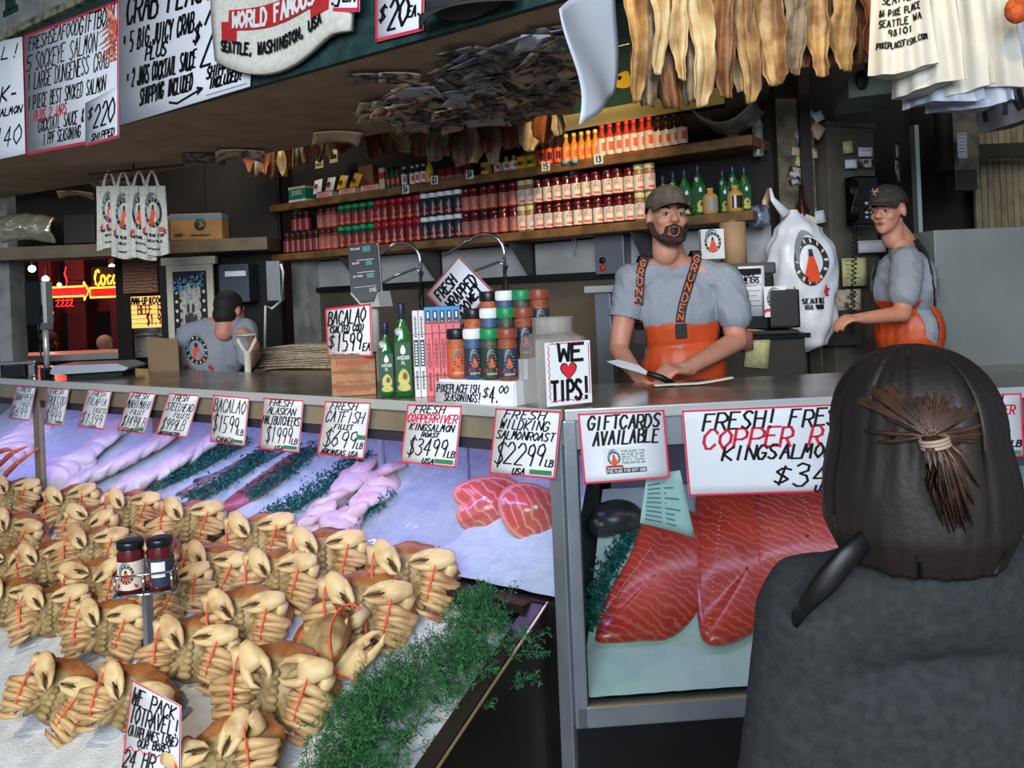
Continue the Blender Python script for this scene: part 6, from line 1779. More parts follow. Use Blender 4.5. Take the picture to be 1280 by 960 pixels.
for i, (px, yb, w, mt) in enumerate(DF):
    d = 3.40 + .20 * (px - 800) / 300 + (.10 if i % 2 else -.04)
    pb = W(px, yb, d); top = 3.0 + .03
    o = dried(top - pb.z, w * 1.25 * d / 1000, mt, i)
    o.matrix_basis = T(pb.x, d, top, R.uniform(-.5, .5)); o['label'] = f'large dried fish hanging under the ceiling, {ORD[i]} from the left'; o['group'] = 'large dried fish on the overhead rail'
rail = thing('hanging_rail', 'dark rail behind the soffit carrying the row of smaller dried fish', 'rail', FL @ T(-1.8, 1.72, 2.98))
m = MB(); m.tube([(-2.0, 0, 0), (1.75, 0, 0)], .009, 8); m.build('bar', M_('steel_dark'), rail)
for x in (-1.9, 0, 1.65): m = MB(); m.cyl(.006, 0, .56, 6, M=T(x, 0, 0)); m.build('hanger', M_('steel_dark'), rail)
SD = [(312, 216, 10), (322, 222, 10), (332, 218, 9), (342, 224, 10), (352, 220, 10), (362, 212, 12), (372, 214, 12), (384, 206, 12), (398, 202, 12), (410, 196, 14), (430, 190, 16), (448, 184, 14), (466, 198, 16), (486, 196, 18), (506, 190, 22), (528, 196, 22), (546, 200, 20), (560, 196, 22), (576, 206, 22), (592, 204, 22), (606, 190, 16), (618, 206, 20), (634, 186, 18), (646, 184, 22), (664, 188, 22), (682, 180, 22), (698, 168, 18)]
for i, (px, yb, w) in enumerate(SD):
    y = 1.72 + (.05 if i % 2 else -.03); p = hit(px, yb, FL, 1, y)
    o = dried(2.985 - p.z, max(.05, w * 1.5 * (FL @ p).y / 1000), ['dried_red', 'dried_brown', 'dried_grey', 'dried_pale', 'dried_red'][i * 7 % 5], 100 + i)
    o.matrix_basis = FL @ T(p.x, y, 2.985, R.uniform(-.2, .9)); o['label'] = f'small dried fish over the upper shelf, {ORD[i] if i < 24 else ["", "third from the right", "second from the right", "rightmost"][i - 23]} ' + ('from the left' if i < 24 else 'of the row'); o['group'] = 'small dried fish over the upper shelf'

mat('bag_white', (206, 203, 190), .5, n=(5, (190, 189, 184), .4, .6)); mat('bag_blue', (166, 176, 196), .45); mat('bag_cloth', (220, 218, 206), .8, n=(50, (206, 204, 192), .4, .6)); mat('bag_grey', (92, 92, 98), .6)


def hang_bag(name, label, M, w, h, mt, seed, deep=.05, text=None, group=None, emb=None, cat='bag', tx=.006, flare=.25, textm='ink'):
    rr = random.Random(seed); a1, a2 = rr.uniform(0, 6), rr.uniform(.5, 1)
    r = thing(name, label, cat, M, group)
    def f(u, v, d=0):
        x = (u - .5) * w * (1 - flare * (1 - v) * 0 - flare * v * (v if v > .0 else 0)); z = -h * (1 - v)
        x = (u - .5) * w * (1 - flare * v)
        y = -deep * .5 * sin(pi * u) * (1 - .55 * v) + (.012 * sin(u * 9 * a2 + a1 + v * 2) + .007 * sin(u * 23 + a1 * 2)) * (1 - v * .3) - d
        return (x, y, z + .012 * sin(u * 5 + a1) * (1 - v))
    def g(u, v):
        x, y, z = f(1 - u, v); return (x, -y + .004 * 0, z)
    m = MB(); m.grid(f, 28, 14); m.grid(g, 28, 14); m.grid(lambda u, v: (f(u, 0)[0], f(u, 0)[1] * (1 - 2 * v), f(u, 0)[2]), 28, 2); m.build('body', M_(mt), r)
    m = MB()
    for s in (-1, 1): m.tube([(s * w * .22, 0, -.01), (s * w * .12, 0, .06), (0, .0, .10)], [.012, .008, .006], 6, flat=.4)
    m.build('handle', M_(mt), r)
    if text:
        m = MB()
        for t, b in text: 
            for q in strokes(t, *b, slant=.05, jit=.05):
                for i in range(len(q) - 1):
                    (a, b_), (c, d) = q[i], q[i + 1]; L_ = math.hypot((c - a) * w, (d - b_) * h)
                    if L_ < 1e-6: continue
                    sx, sy = -(d - b_) * h / L_ * tx / w / 2, (c - a) * w / L_ * tx / h / 2
                    m.add([f(a - sx, b_ - sy, .004), f(c - sx, d - sy, .004), f(c + sx, d + sy, .004), f(a + sx, b_ + sy, .004)], [(0, 1, 2, 3)])
        m.build('print', M_(textm), r)
    if emb: emblem(r, lambda u, v, d=0: f(u, v, d + .003), *emb, .001)
    return r


for i in range(8):
    px = (1128, 1144, 1160, 1178, 1194, 1210, 1228, 1242)[i]; d = (3.02, 3.10, 3.06, 3.14, 3.10, 3.18, 3.14, 3.2)[i]; yb = (90, 78, 112, 130, 118, 136, 116, 88)[i]
    pb = W(px, yb, d); zt_ = 2.95
    hang_bag('plastic_bag', ['front white carrier bag printed with black lines of text', *[f'white carrier bag hanging behind the printed one, {ORD[k]} from it' for k in range(7)]][i], T(pb.x, d, zt_, radians((-28, -40, -52, -48, -55, -50, -46, -40)[i])), (.24, .26, .28, .30, .30, .32, .30, .28)[i], zt_ - pb.z, 'bag_white' if i % 2 == 0 else 'bag_blue', 40 + i, .09,
             [('SEATTLE', (.2, .8, .52, .58)), ('86 PIKE PLACE', (.15, .85, .43, .48)), ('SEATTLE WA', (.15, .85, .35, .40)), ('98101', (.3, .7, .28, .33)), ('PIKEPLACEFISH.COM', (.12, .9, .19, .235))] if i == 0 else None, 'carrier bags hanging at the upper right', flare=.35)
p = W(1262, 152, 3.45); hang_bag('cloth_bag', 'dark grey hanging cloth bag with black letters at the right edge', T(p.x, 3.45, p.z + .36, radians(-38), 0, radians(-14)), .42, .36, 'bag_grey', 9, .10, [('PAN', (.08, .62, .12, .45))], tx=.02)
p = W(1254, 22, 2.98); m = MB(); m.ell((0, 0, 0), (.042, .035, .05)); m.ell((.01, -.01, .05), (.03, .03, .03)); m.build('orange_pouch', mat('pouch', (204, 92, 40), .7, n=(40, (160, 64, 28), .4, .6)), M=T(p.x, 2.9, p.z), label='small orange cloth pouch hanging among the carrier bags', category='pouch')
for i in range(4):
    px = (140, 158, 178, 194)[i]; y = -.22 + .05 * i
    pb = hit(px, (312, 322, 324, 318)[i], FL, 1, .55 + .04 * i); pt = hit(px, 232, FL, 1, .55 + .04 * i)
    hang_bag('carrier_bag', f'white printed carrier bag hanging over the long counter, {ORD[i]} from the left', FL @ T(pb.x, .55 + .04 * i, pt.z, radians(44)), .17, pt.z - pb.z, 'bag_cloth', 70 + i, .06, [('PIKE PLACE FISH', (.15, .85, .27, .31)), ('SEATTLE', (.3, .8, .19, .22)), ('WWW', (.3, .7, .08, .11))], 'printed bags hanging over the long counter', (.52, .62, .30, .22), tx=.005, flare=.1)
bagrod = thing('hanging_rail', 'thin rod under the soffit for the printed carrier bags', 'rail', FL @ T(hit(168, 232, FL, 1, .6).x, .6, hit(168, 232, FL, 1, .6).z + .10))
m = MB(); m.tube([(-.35, -.1, 0), (.35, .12, 0)], .006, 6); m.build('bar', M_('steel_dark'), bagrod); m = MB(); m.cyl(.005, 0, 2.585 - bagrod.matrix_basis.translation.z, 6, M=T(.0, .0, 0)); m.build('hanger', M_('steel_dark'), bagrod)

# shirt pinned on the fascia
q = quad_px([(272, -46), (452, -96), (446, 40), (276, 78)], FL, 1, -.05); o = Vector(((q[2].x + q[3].x) / 2, -.05, q[3].z))
r = thing('printed_shirt', 'cream shirt printed WORLD FAMOUS pinned on the overhead fascia', 'shirt', FL @ T(*o))
qq = [(p.x - o.x, p.z - o.z) for p in q]; f0 = bil(qq, 0)
def sf(u, v, d=0):
    x, _, z = f0(u, v); w = (1 - v)
    z -= .10 * sin(pi * min(1, u * 1.15)) * w * w
    return (x, -.03 - .02 * sin(pi * u) - .012 * sin(u * 8 + v * 3) - d, z)
m = MB(); m.grid(sf, 18, 14, thick=.028); m.build('cloth', M_('bag_cloth'), r)
emblem(r, sf, .48, .77, .20, .24, .006, ribbon_=False)
m = MB(); m.grid(lambda u, v: sf(.16 + .66 * u, .31 + .17 * v, .006), 10, 2)
for a in (0, 1): m.grid(lambda u, v: sf((.10 if a == 0 else .76) + .12 * u, .22 + .16 * v, .004), 4, 2)
m.build('ribbon_print', M_('logo_red'), r)
m = MB()
def st2(t, u0, u1, v0, v1, w, mb):
    for q_ in strokes(t, u0, u1, v0, v1, .05, 0):
        P_ = [Vector(sf(a, b, .009)) for a, b in q_]
        for i in range(len(P_) - 1):
            d = (P_[i + 1] - P_[i])
            if d.length < 1e-5: continue
            d.normalize(); s = d.cross(NRM).normalized() * w * .5; mb.add([P_[i] - s - d * w * .3, P_[i + 1] - s + d * w * .3, P_[i + 1] + s + d * w * .3, P_[i] + s - d * w * .3], [(0, 1, 2, 3)])
st2('WORLD FAMOUS', .19, .80, .335, .455, .014, m); m.build('ribbon_lettering', M_('lid_white'), r)
m = MB(); st2('SEATTLE, WASHINGTON, USA', .10, .84, .13, .21, .010, m); m.build('lettering', M_('ink'), r)
q = quad_px([(552, -34), (630, -56), (622, 8), (556, 36)], FL, 1, -.06); o = sum(q, Vector()) / 4
m = MB(); m.ell((0, 0, .03), (.20, .05, .12), n=22); m.grid(lambda u, v: (-.20 + .40 * u, -.03 - .10 * v * sin(pi * u), -.04 - .05 * v), 12, 5, thick=.006)
m.build('baseball_cap', mat('cap_grey', (54, 52, 54), .8), M=FL @ T(*o), label='dark grey cap for sale pinned right of the $20 price card', category='cap')

# leaflets taped all over the soffit
mat('leaf_a', (206, 188, 160), .7, n=(26, (92, 84, 82), .50, .60)); mat('leaf_b', (140, 132, 126), .7, n=(30, (46, 44, 54), .42, .56)); mat('leaf_c', (214, 190, 156), .7, n=(22, (150, 84, 66), .56, .62)); mat('leaf_d', (116, 118, 134), .7, n=(28, (180, 174, 166), .52, .6)); mat('leaf_w', (196, 204, 214), .6)
LP = []
for i, mt in enumerate(('leaf_a', 'leaf_b', 'leaf_c', 'leaf_d', 'leaf_w')):
    c = (.04, .02, .055, .03, .015)[i]
    m = MB(); m.grid(lambda u, v: ((u - .5) * .17, (v - .5) * .12, -.32 * c * (2 * u - 1) ** 2 * (.4 + v) - .008 * v), 8, 5, thick=.001)
    LP.append(Proto(m.build('leaflet', M_(mt), label='', category='leaflet')))
k = 0
for i in range(190):
    px = R.uniform(470, 745); py = R.uniform(24, 158)
    top = 82 - (px - 500) * .31 + 8; bot = 168 - (px - 480) * .14
    if not (top < py < bot): continue
    if px < 560 and py < 130 - (px - 470) * .3 and R.random() < .55: continue
    p = hit(px, py, FL, 2, 2.578)
    if p.y < .03 or p.y > 1.18 or p.x > .15 - p.y * .65: continue
    LP[[0, 1, 1, 3, 0, 2, 1, 3, 4, 1][k % 10]].put(FL @ T(p.x, p.y, 2.574 - R.uniform(0, .016), radians(25) + R.uniform(-.7, .7) + pi / 2 * (k % 2), R.uniform(-.07, .07), R.uniform(-.07, .07), R.uniform(.95, 1.5)), 'small printed leaflet taped to the crowded right part of the soffit', 'leaflets taped to the soffit'); k += 1
for i, (px, py, mt, s, rz) in enumerate(((478, 132, 0, 1.4, .9), (508, 148, 4, 1.1, .3), (420, 168, 2, 1.5, .95), (466, 95, 1, 1.1, .6), (300, 190, 0, 1.6, .95), (255, 196, 1, 1.4, .9), (140, 226, 0, 1.5, .9), (95, 240, 2, 1.4, 1.0), (520, 110, 4, 1.1, .4))):
    p = hit(px, py, FL, 2, 2.572)
    LP[mt].put(FL @ T(p.x, p.y, 2.568, rz, R.uniform(-.1, .1), R.uniform(-.08, .08), s), f'single larger leaflet on the bare soffit, {["by the crowd edge, brown print", "pale, beside the brown print", "over the red trays", "nearest the hanging shirt", "over the left shelf end", "left of the one over the shelf end", "above the printed bags", "leftmost on the soffit", "pale, nearest the crowd"][i]}', 'leaflets taped to the soffit')
# white translucent sheet hanging at the soffit end
fm = mat('sheet_white', (214, 220, 230), .5, alpha=.93)
q = quad_px([(742, -12), (764, -30), (776, 118), (722, 156)], FL, 0, .20)
def sheet(u, v):
    p = (1 - v) * ((1 - u) * q[3] + u * q[2]) + v * ((1 - u) * q[0] + u * q[1]); return (p.x + .02 * sin(u * 5 + v * 3), p.y + .02 * sin(v * 6), p.z)
q = quad_px([(700, 12), (764, -30), (776, 116), (724, 156)], FL, 0, .22)
MB().grid(sheet, 14, 14, thick=.003).build('hanging_sheet', fm, M=FL, label='white plastic sheet hanging from the right end of the soffit', category='plastic sheet')
# ------------------------------------------------------------ behind the stall, right side
def yat(px, py, d): return W(px, py, d)


def quad_box(name, label, cat, px0, px1, py0, py1, d, depth, mt, group=None, b=.004, rz=0, kind=None):
    """a box whose front face spans a picture rectangle at distance d"""
    a, c = W(px0, py1, d), W(px1, py0, d); a2 = W(px1, py1, d)
    w = abs(a2.x - a.x); h = abs(W((px0 + px1) / 2, py0, d).z - W((px0 + px1) / 2, py1, d).z); mid = W((px0 + px1) / 2, py1, d)
    m = MB(); m.box(-w / 2, w / 2, 0, depth, 0, h, b=b if min(w, h, depth) > 3 * b else 0)
    o = m.build(name, M_(mt) if isinstance(mt, str) else mt, M=T(mid.x, d, mid.z, rz))
    if label: o['label'] = label; o['category'] = cat
    if group: o['group'] = group
    if kind: o['kind'] = kind
    return o, w, h


mat('cabinet', (116, 110, 98), .5, .2, n=(4, (88, 84, 76), .35, .7)); mat('column_paint', (122, 114, 92), .7, n=(7, (66, 60, 52), .42, .66)); mat('slat_beige', (150, 136, 108), .7, n=(6, (112, 100, 80), .4, .7)); mat('panel_grey', (140, 148, 148), .5, .2, n=(2, (120, 127, 126), .3, .7)); mat('note_yellow', (206, 204, 150), .6, n=(30, (186, 182, 130), .4, .6)); mat('towel_brown', (176, 142, 108), .8)
mat('photo_print', (190, 186, 178), .5, n=(22, (48, 44, 42), .46, .56)); mat('brown_glass', (52, 24, 20), .2, coat=.4); mat('pipe_dark', (54, 50, 46), .5, .3)
# sticker covered column
o, w, h = quad_box('trim_column', None, None, 984, 1032, 122, 520, 4.55, .16, 'column_paint', kind='structure')
S(MB().box(1.66, 1.72, 4.5, 4.75, .3, 3.55).build('trim_post_dark', M_('pipe_dark')))
stp = []
for i, mt in enumerate(('photo_print', 'paper', 'leaf_c', 'note_yellow', 'leaf_d')):
    m = MB(); m.grid(lambda u, v: ((u - .5) * .07, -.006 * sin(u * 3 + i), (v - .5) * (.05 + .01 * i)), 4, 2, thick=.001); stp.append(Proto(m.build('sticker', M_(mt), label='', category='sticker')))
for i in range(26):
    px, py = R.uniform(990, 1026), R.uniform(135, 300) if i < 20 else R.uniform(300, 420)
    p = W(px, py, 4.535); stp[i % 5].put(T(p.x, 4.535 - .0008 * i % .01, p.z, R.uniform(-.1, .1), 0, R.uniform(-.6, .6), R.uniform(.6, 1.2)), 'small worn sticker or note on the painted column', 'stickers on the column')
# tall cabinet with the wall phone
p = W(1104, 450, 4.75)
cb = thing('steel_cabinet', 'tall drab steel cabinet with photos taped on, behind the second fishmonger', 'cabinet', T(p.x, 4.75, .3, radians(22)))
hc_ = W(1104, 160, 4.75).z - .3
m = MB(); m.box(-.36, .0, .0, .5, 0, hc_, b=.006); m.build('body', M_('cabinet'), cb)
m = MB(); m.box(-.37, .012, -.012, .51, hc_, hc_ + .03, b=.004); m.build('top_plate', M_('cabinet'), cb)
m = MB(); m.box(.0, .012, .03, .47, .1, hc_ - .05, b=.003); m.build('door', M_('cabinet'), cb)
S(MB().box(W(1147, 300, 4.9).x, W(1152, 300, 4.9).x, 4.88, 4.94, .3, 2.6).build('trim_upright', M_('steel_edge')))


def pinned(px, py, d, w, h, mt, label, cat='note', rz=0, tilt=0, name='pinned_note', lines=0, y_off=.0):
    p = W(px, py, d); r = thing(name, label, cat, T(p.x, d + y_off, p.z, rz, 0, tilt))
    m = MB(); m.grid(lambda u, v: ((u - .5) * w, -.006 * sin(pi * u), (v - .5) * h), 5, 2, thick=.0015); m.build('sheet', M_(mt), r)
    if lines:
        m = MB()
        for k in range(lines): ribbon(m, strokes(''.join(R.choice('AEINSTRLO') for _ in range(7)) if False else '-------', .12, R.uniform(.6, .92), .88 - k * .8 / lines, .88 - k * .8 / lines + .5 / lines, 0, .3), .003, lambda u, v: ((u - .5) * w, -.009, (v - .5) * h))
        m.build('ruled_lines', M_('ink'), r)
    return r


pinned(1082, 190, 4.67, .085, .055, 'paper', 'pale card on the cabinet above the phone', tilt=.05, lines=2); pinned(1083, 204, 4.67, .085, .05, 'photo_print', 'card with dark blots just below the pale card'); pinned(1060, 184, 4.62, .06, .07, 'note_yellow', 'tan note left of the pale cards on the cabinet', tilt=-.08); pinned(1064, 205, 4.62, .07, .05, 'paper', 'lower left pale slip on the cabinet')
pinned(1122, 188, 4.78, .07, .10, 'photo_print', 'upper small photo print taped on the cabinet side', 'photo', rz=radians(50)); pinned(1122, 214, 4.78, .085, .12, 'photo_print', 'lower small photo print taped on the cabinet side', 'photo', rz=radians(50))
pinned(1068, 340, 4.57, .14, .16, 'note_yellow', 'large curled tan form hanging under the phone', lines=5); pinned(1090, 308, 4.62, .16, .07, 'paper', 'shiny strip of paper above the tan form'); pinned(1060, 375, 4.55, .15, .12, 'leaf_a', 'dim sheet below the tan form'); pinned(1203, 182, 4.7, .06, .15, 'paper', 'narrow handwritten note by the grey pipe', lines=6)
p = W(1076, 252, 4.52); ph = thing('wall_phone', 'black wall telephone with keypad on the steel cabinet', 'telephone', T(p.x, 4.52, p.z, radians(10)))
MB().box(-.075, .085, -.05, .04, -.14, .14, b=.012).build('housing', M_('black_gloss'), ph)
m = MB(); m.tube([(-.085, -.06, .10), (-.095, -.085, .05), (-.095, -.085, -.05), (-.085, -.06, -.10)], [.028, .02, .02, .028], 10); m.build('handset', M_('black'), ph)
for i in range(4):
    for j in range(3): MB().box(-.01 + j * .03, .008 + j * .03, -.056, -.05, -.10 + i * .026, -.086 + i * .026, b=.002).build('key', M_('lid_white'), ph)
m = MB(); pts = [(-.085 - .05 * t + .012 * cos(t * 150), -.07 + .012 * sin(t * 150), -.12 - .62 * t) for t in [i / 260 for i in range(261)]]; m.tube(pts, .0035, 4); m.build('cord', M_('black'), ph)
quad_box('dark_crate', 'dark crate below the phone cord beside the fishmonger hand', 'crate', 1034, 1078, 388, 432, 4.5, .25, 'pipe_dark')
# pipes, boards and slats at the far right
m = MB(); m.cyl(.05, W(1181, 214, 4.8).z, 3.5, 14, M=T(0, 0, 0)); m.build('grey_pipe', M_('pipe_dark'), M=T(W(1181, 200, 4.8).x, 4.8, 0), label='thick dark vertical pipe right of the cabinet', category='pipe')
quad_box('wood_board', 'drab tan board behind the narrow handwritten note', 'board', 1189, 1226, 128, 236, 4.85, .04, 'column_paint')
for i in range(9):
    p0 = W(1224 + i * 8, 285, 5.2); o, w, h = quad_box('wall_slat', f'vertical beige wall slat, {ORD[i]} from the left at the right rear', 'slat', 1222 + i * 8, 1229 + i * 8, 120, 300, 5.2 - .01 * (i % 2), .03, 'slat_beige', 'beige wall slats')
quad_box('dark_bar', 'dark horizontal bar crossing the beige slats', 'bar', 1216, 1330, 178, 196, 4.9, .05, 'pipe_dark')
o, w, h = quad_box('steel_cabinet_door', 'plain grey steel cooler door at the right edge', 'cooler', 1187, 1335, 284, 760, 4.3, .5, 'panel_grey')
o.name = 'cooler_unit'
quad_box('dark_switch', 'small dark control box above the cooler', 'control box', 1195, 1222, 212, 238, 4.75, .08, 'pipe_dark')
# fluorescent lamp housing under the ceiling
p = W(1096, 104, 3.9); lh = thing('lamp_housing', 'greenish metal lamp housing under the ceiling beside the dried fish', 'lamp', T(p.x, 3.9, p.z, radians(-12)))
m = MB(); m.prism([(-.13, -.06), (.16, -.05), (.15, .0), (.10, .05), (-.09, .07), (-.13, .04)], 0, .4); m.build('housing', mat('lamp_teal', (116, 132, 120), .5, .3), lh)
m = MB(); m.ell((-.07, -.01, .02), (.030, .01, .05), n=12); m.build('socket', M_('black'), lh); m = MB(); m.cyl(.008, .06, .75, 8, M=T(0, .2, 0)); m.build('hanger', M_('pipe_dark'), lh)
# register corner with the logo bag
p = W(948, 470, 4.0); rg = thing('card_printer', 'black till printer stack on a shelf behind the fishmonger elbow', 'till', T(p.x, 4.05, W(948, 418, 4.0).z, radians(-6)))
MB().box(-.17, .20, -.10, .18, 0, .02, b=.004).build('base', M_('black'), rg); MB().box(-.15, .10, -.06, .16, .02, .30, b=.012).build('housing', M_('black_gloss'), rg); MB().box(.06, .205, -.12, .10, .03, .22, b=.012).build('side_unit', M_('black'), rg); MB().box(-.13, .12, -.02, .15, .30, .36, b=.01).build('lid', mat('dark_grey', (58, 58, 62), .4), rg)
stand = thing('till_stand', 'dark cabinet carrying the till beside the grey pipe', 'cabinet', T(p.x, 4.10, .3)); hz = W(948, 418, 4.0).z - .3
MB().box(-.22, .24, -.10, .25, 0, hz, b=.004).build('body', M_('pipe_dark'), stand); MB().box(-.24, .26, -.13, .26, hz - .025, hz, b=.003).build('top', M_('steel_dark'), stand)
pinned(940, 364, 3.985, .13, .25, 'paper', 'white order note with black and red writing on the till', lines=8); m = MB()
q = W(940, 364, 3.975); r = thing('handwritten_note', 'thick SURF handwriting card taped at the top of the order note', 'note', T(q.x, 3.972, q.z + .075))
MB().box(-.05, .05, 0, .001, -.04, .04).build('sheet', M_('paper'), r); m = MB(); ribbon(m, strokes('SURF', .05, .8, .52, .95) + strokes('METERS', .05, .9, .05, .42), .006, lambda u, v: ((u - .5) * .09, -.001, (v - .5) * .075)); m.build('lettering', M_('ink'), r)
q = W(969, 377, 3.926); r = thing('logo_sticker', 'white sticker with the round fish emblem on the till', 'sticker', T(q.x, 3.926, q.z, radians(-6))); MB().box(-.052, .052, 0, .002, -.075, .075).build('sheet', M_('lid_white'), r)
emblem(r, lambda u, v, d=0: ((u - .5) * .104, -.001 - d, (v - .5) * .15), .5, .58, .38, .30, .0)
pinned(947, 436, 3.985, .12, .19, 'note_yellow', 'pale yellow-green note hanging below the till', tilt=.12); pinned(935, 425, 3.94, .05, .10, 'lab_pink', 'pinkish slip behind the yellow-green note')
q = W(891, 305, 3.98); r = thing('emblem_box', 'white box with the round fish emblem behind the fishmonger shoulder', 'box', T(q.x, 3.98, q.z - .075)); MB().box(-.058, .058, 0, .05, 0, .15, b=.003).build('body', M_('lid_white'), r)
emblem(r, lambda u, v, d=0: ((u - .5) * .116, -.001 - d, v * .15), .5, .56, .36, .34, .0, ribbon_=False)
q = W(921, 332, 4.1); r = thing('paper_towel_roll', 'tall brown paper towel roll behind the emblem box', 'paper roll', T(q.x, 4.15, q.z)); m = MB(); m.lathe([(.02, 0), (.066, 0), (.066, .225), (.02, .225)], 24); m.build('roll', M_('towel_brown'), r); m = MB(); m.lathe([(.018, -.02), (.02, -.02), (.02, .24), (.018, .24)], 14); m.build('core', M_('kraft'), r)
sh2 = thing('towel_shelf', 'narrow dark ledge carrying the paper towel roll and emblem box', 'shelf', T(q.x - .06, 4.08, q.z - .02)); MB().box(-.20, .14, -.12, .16, -.03, 0, b=.003).build('board', M_('steel_dark'), sh2); MB().box(-.02, .02, .10, .16, -1.3 - (q.z - 2.0), -.03).build('bracket', M_('steel_dark'), sh2)
# white plastic bag with the emblem
q = W(997, 262, 4.25); r = thing('emblem_carrier_bag', 'large full white plastic bag with the round emblem hanging by the till', 'plastic bag', T(q.x, 4.25, W(997, 440, 4.25).z)); hb = q.z - W(997, 440, 4.25).z
def bagf(u, v, d=0):
    a = 2 * pi * u; prof = [(0, .06), (.05, .62), (.2, .88), (.38, .84), (.45, .92), (.6, 1.0), (.72, .96), (.85, .66), (1, .10)]
    for i in range(len(prof) - 1):
        if prof[i][0] <= v <= prof[i + 1][0]:
            t = (v - prof[i][0]) / (prof[i + 1][0] - prof[i][0]); t = t * t * (3 - 2 * t); rr = prof[i][1] + (prof[i + 1][1] - prof[i][1]) * t; break
    w = .185 * rr * (1 + .05 * sin(a * 5 + v * 9) + .04 * sin(a * 9 - v * 14))
    return (w * cos(a) - .10 * max(0, v - .65) ** 1.1 * 1.2 + .015, (w * .62 + d) * sin(a), hb * v)
m = MB(); m.grid(bagf, 48, 40); m.build('bag', mat('bag_plastic', (222, 226, 234), .3, n=(4, (206, 212, 224), .4, .6), bump=(16, .4, .01)), r)
emblem(r, lambda u, v, d=0: bagf(.655 + .20 * u, .42 + .42 * v, .006 + d), .5, .5, .40, .40, .002)
m = MB(); fz = lambda u, v: bagf(.70 + .16 * u, .30 + .08 * v, .010); flat_text(m, 'SEATTLE', .0, .9, .5, .95, .035, fz); flat_text(m, 'USA 98101', .1, .8, .0, .4, .03, fz); m.build('print', M_('ink'), r)
m = MB(); m.tube([(-.06, 0, hb * .97), (-.13, 0, hb * 1.08), (-.14, 0, hb * 1.16)], [.03, .014, .006], 8, flat=.5); m.build('handle', M_('bag_plastic'), r)
# tin of brushes and bottles by the shelf end
q = W(950, 283, 4.3); r = thing('brush_tin', 'small printed tin holding a brush at the end of the lower shelf', 'tin', T(q.x, 4.3, q.z)); m = MB(); m.lathe([(.0, 0), (.055, 0), (.055, .11), (.051, .11), (.051, .01)], 20); m.build('tin', mat('tin_blue', (150, 164, 184), .35, .5, n=(30, (70, 84, 110), .45, .6)), r); m = MB(); m.tube([(.02, 0, .03), (.035, 0, .13), (.06, 0, .2)], [.006, .02, .012], 7, flat=.5); m.build('brush', M_('dried_pale'), r)
q = W(1004, 300, 4.42); r = thing('hanging_bottle', 'dark brown bottle hanging on the sticker column', 'bottle', T(q.x, 4.42, q.z)); m = MB(); m.lathe([(.03, 0), (.04, .01), (.04, .16), (.016, .22), (.014, .30)], 16); m.build('glass_body', M_('brown_glass'), r); m = MB(); m.box(-.05, .02, -.045, -.041, .06, .13, M=Matrix.Rotation(.4, 4, 'Y')); m.build('tag', M_('lab_cream'), r)
q = W(948, 196, 4.35); r = thing('clear_jar', 'slim clear jar of beads hanging at the right end of the upper shelf', 'jar', T(q.x, 4.35, q.z)); m = MB(); m.lathe([(.028, 0), (.03, .01), (.03, .18), (.02, .2), (.02, .22)], 14); m.build('glass_body', mat('clear_green', (126, 140, 126), .2, n=(50, (70, 84, 74), .45, .6)), r); m = MB(); m.lathe([(.022, .22), (.022, .24)], 12); m.build('cap', M_('lid_white'), r)
m = MB(); m.cyl(.024, .3, W(990, 442, 4.2).z, 12); m.build('bag_post', M_('steel'), M=T(W(990, 460, 4.2).x, 4.22, 0), label='thin steel post under the hanging plastic bag', category='post')
# painted green board high on the back wall
pb = [hit(x, y, FL, 1, 2.27) for x, y in ((690, 20), (900, -20), (900, 128), (690, 148))]
r = thing('painted_board', 'dark green board with a small yellow painted fish above the sauces', 'board', FL @ T(0, 2.27, 0)); z0 = pb[3].z; z1 = z0 + .62
MB().box(pb[0].x, pb[1].x, 0, .02, z0, z1).build('board', mat('board_green', (44, 70, 58), .6, n=(5, (30, 50, 44), .4, .7)), r); MB().box(pb[0].x, pb[1].x, -.01, 0, z0 - .10, z0, b=.003).build('lower_board', mat('board_cream', (170, 156, 104), .6), r)
q = hit(778, 100, FL, 1, 2.262); m = MB(); m.add([(q.x + .07 * cos(t) * (1.2 if cos(t) < 0 else 1), -.003, q.z + .05 * sin(t) * (1 + .3 * cos(t))) for t in [2 * pi * i / 20 for i in range(20)]], [tuple(range(20))], 0); m.add([(q.x + .06, -.0034, q.z), (q.x + .13, -.0034, q.z + .045), (q.x + .12, -.0034, q.z - .04)], [(0, 1, 2)], 0); m.add([(q.x - .02 + .014 * cos(t), -.0045, q.z + .018 + .014 * sin(t)) for t in [2 * pi * i / 12 for i in range(12)]], [tuple(range(12))], 1); m.build('painted_fish', [M_('yellow'), M_('ink')], r)

# ------------------------------------------------------------ market hall beyond the left end
mat('hall_red_lit', (92, 24, 28), .7, n=(4, (60, 16, 20), .35, .7)); mat('beam_tan', (120, 106, 86), .7, n=(5, (94, 84, 70), .35, .7)); mat('hall_dark', (30, 22, 22), .8); mat('glow_red', (230, 20, 30), .4, emis=((255, 20, 30), 1.6)); mat('glow_yellow', (255, 180, 70), .4, emis=((255, 150, 40), 6.0)); mat('glow_pink', (255, 40, 50), .4, emis=((255, 40, 44), 3.0)); mat('glow_board', (240, 214, 130), .5, emis=((240, 196, 96), .9)); mat('bulb', (255, 240, 210), .3, emis=((255, 236, 205), 9.0)); mat('glow_blue', (120, 190, 255), .4, emis=((110, 180, 255), 1.4))
YH = 6.3
S(MB().box(-7.0, W(14, 400, YH).x, YH, YH + .2, 0, 3.55).build('wall_left_pillar', M_('grey_paint')))
S(MB().box(-7.0, W(346, 310, YH).x, YH - .25, YH + .1, W(170, 321, YH).z, W(170, 306, YH).z).build('trim_hall_beam', M_('beam_tan')))
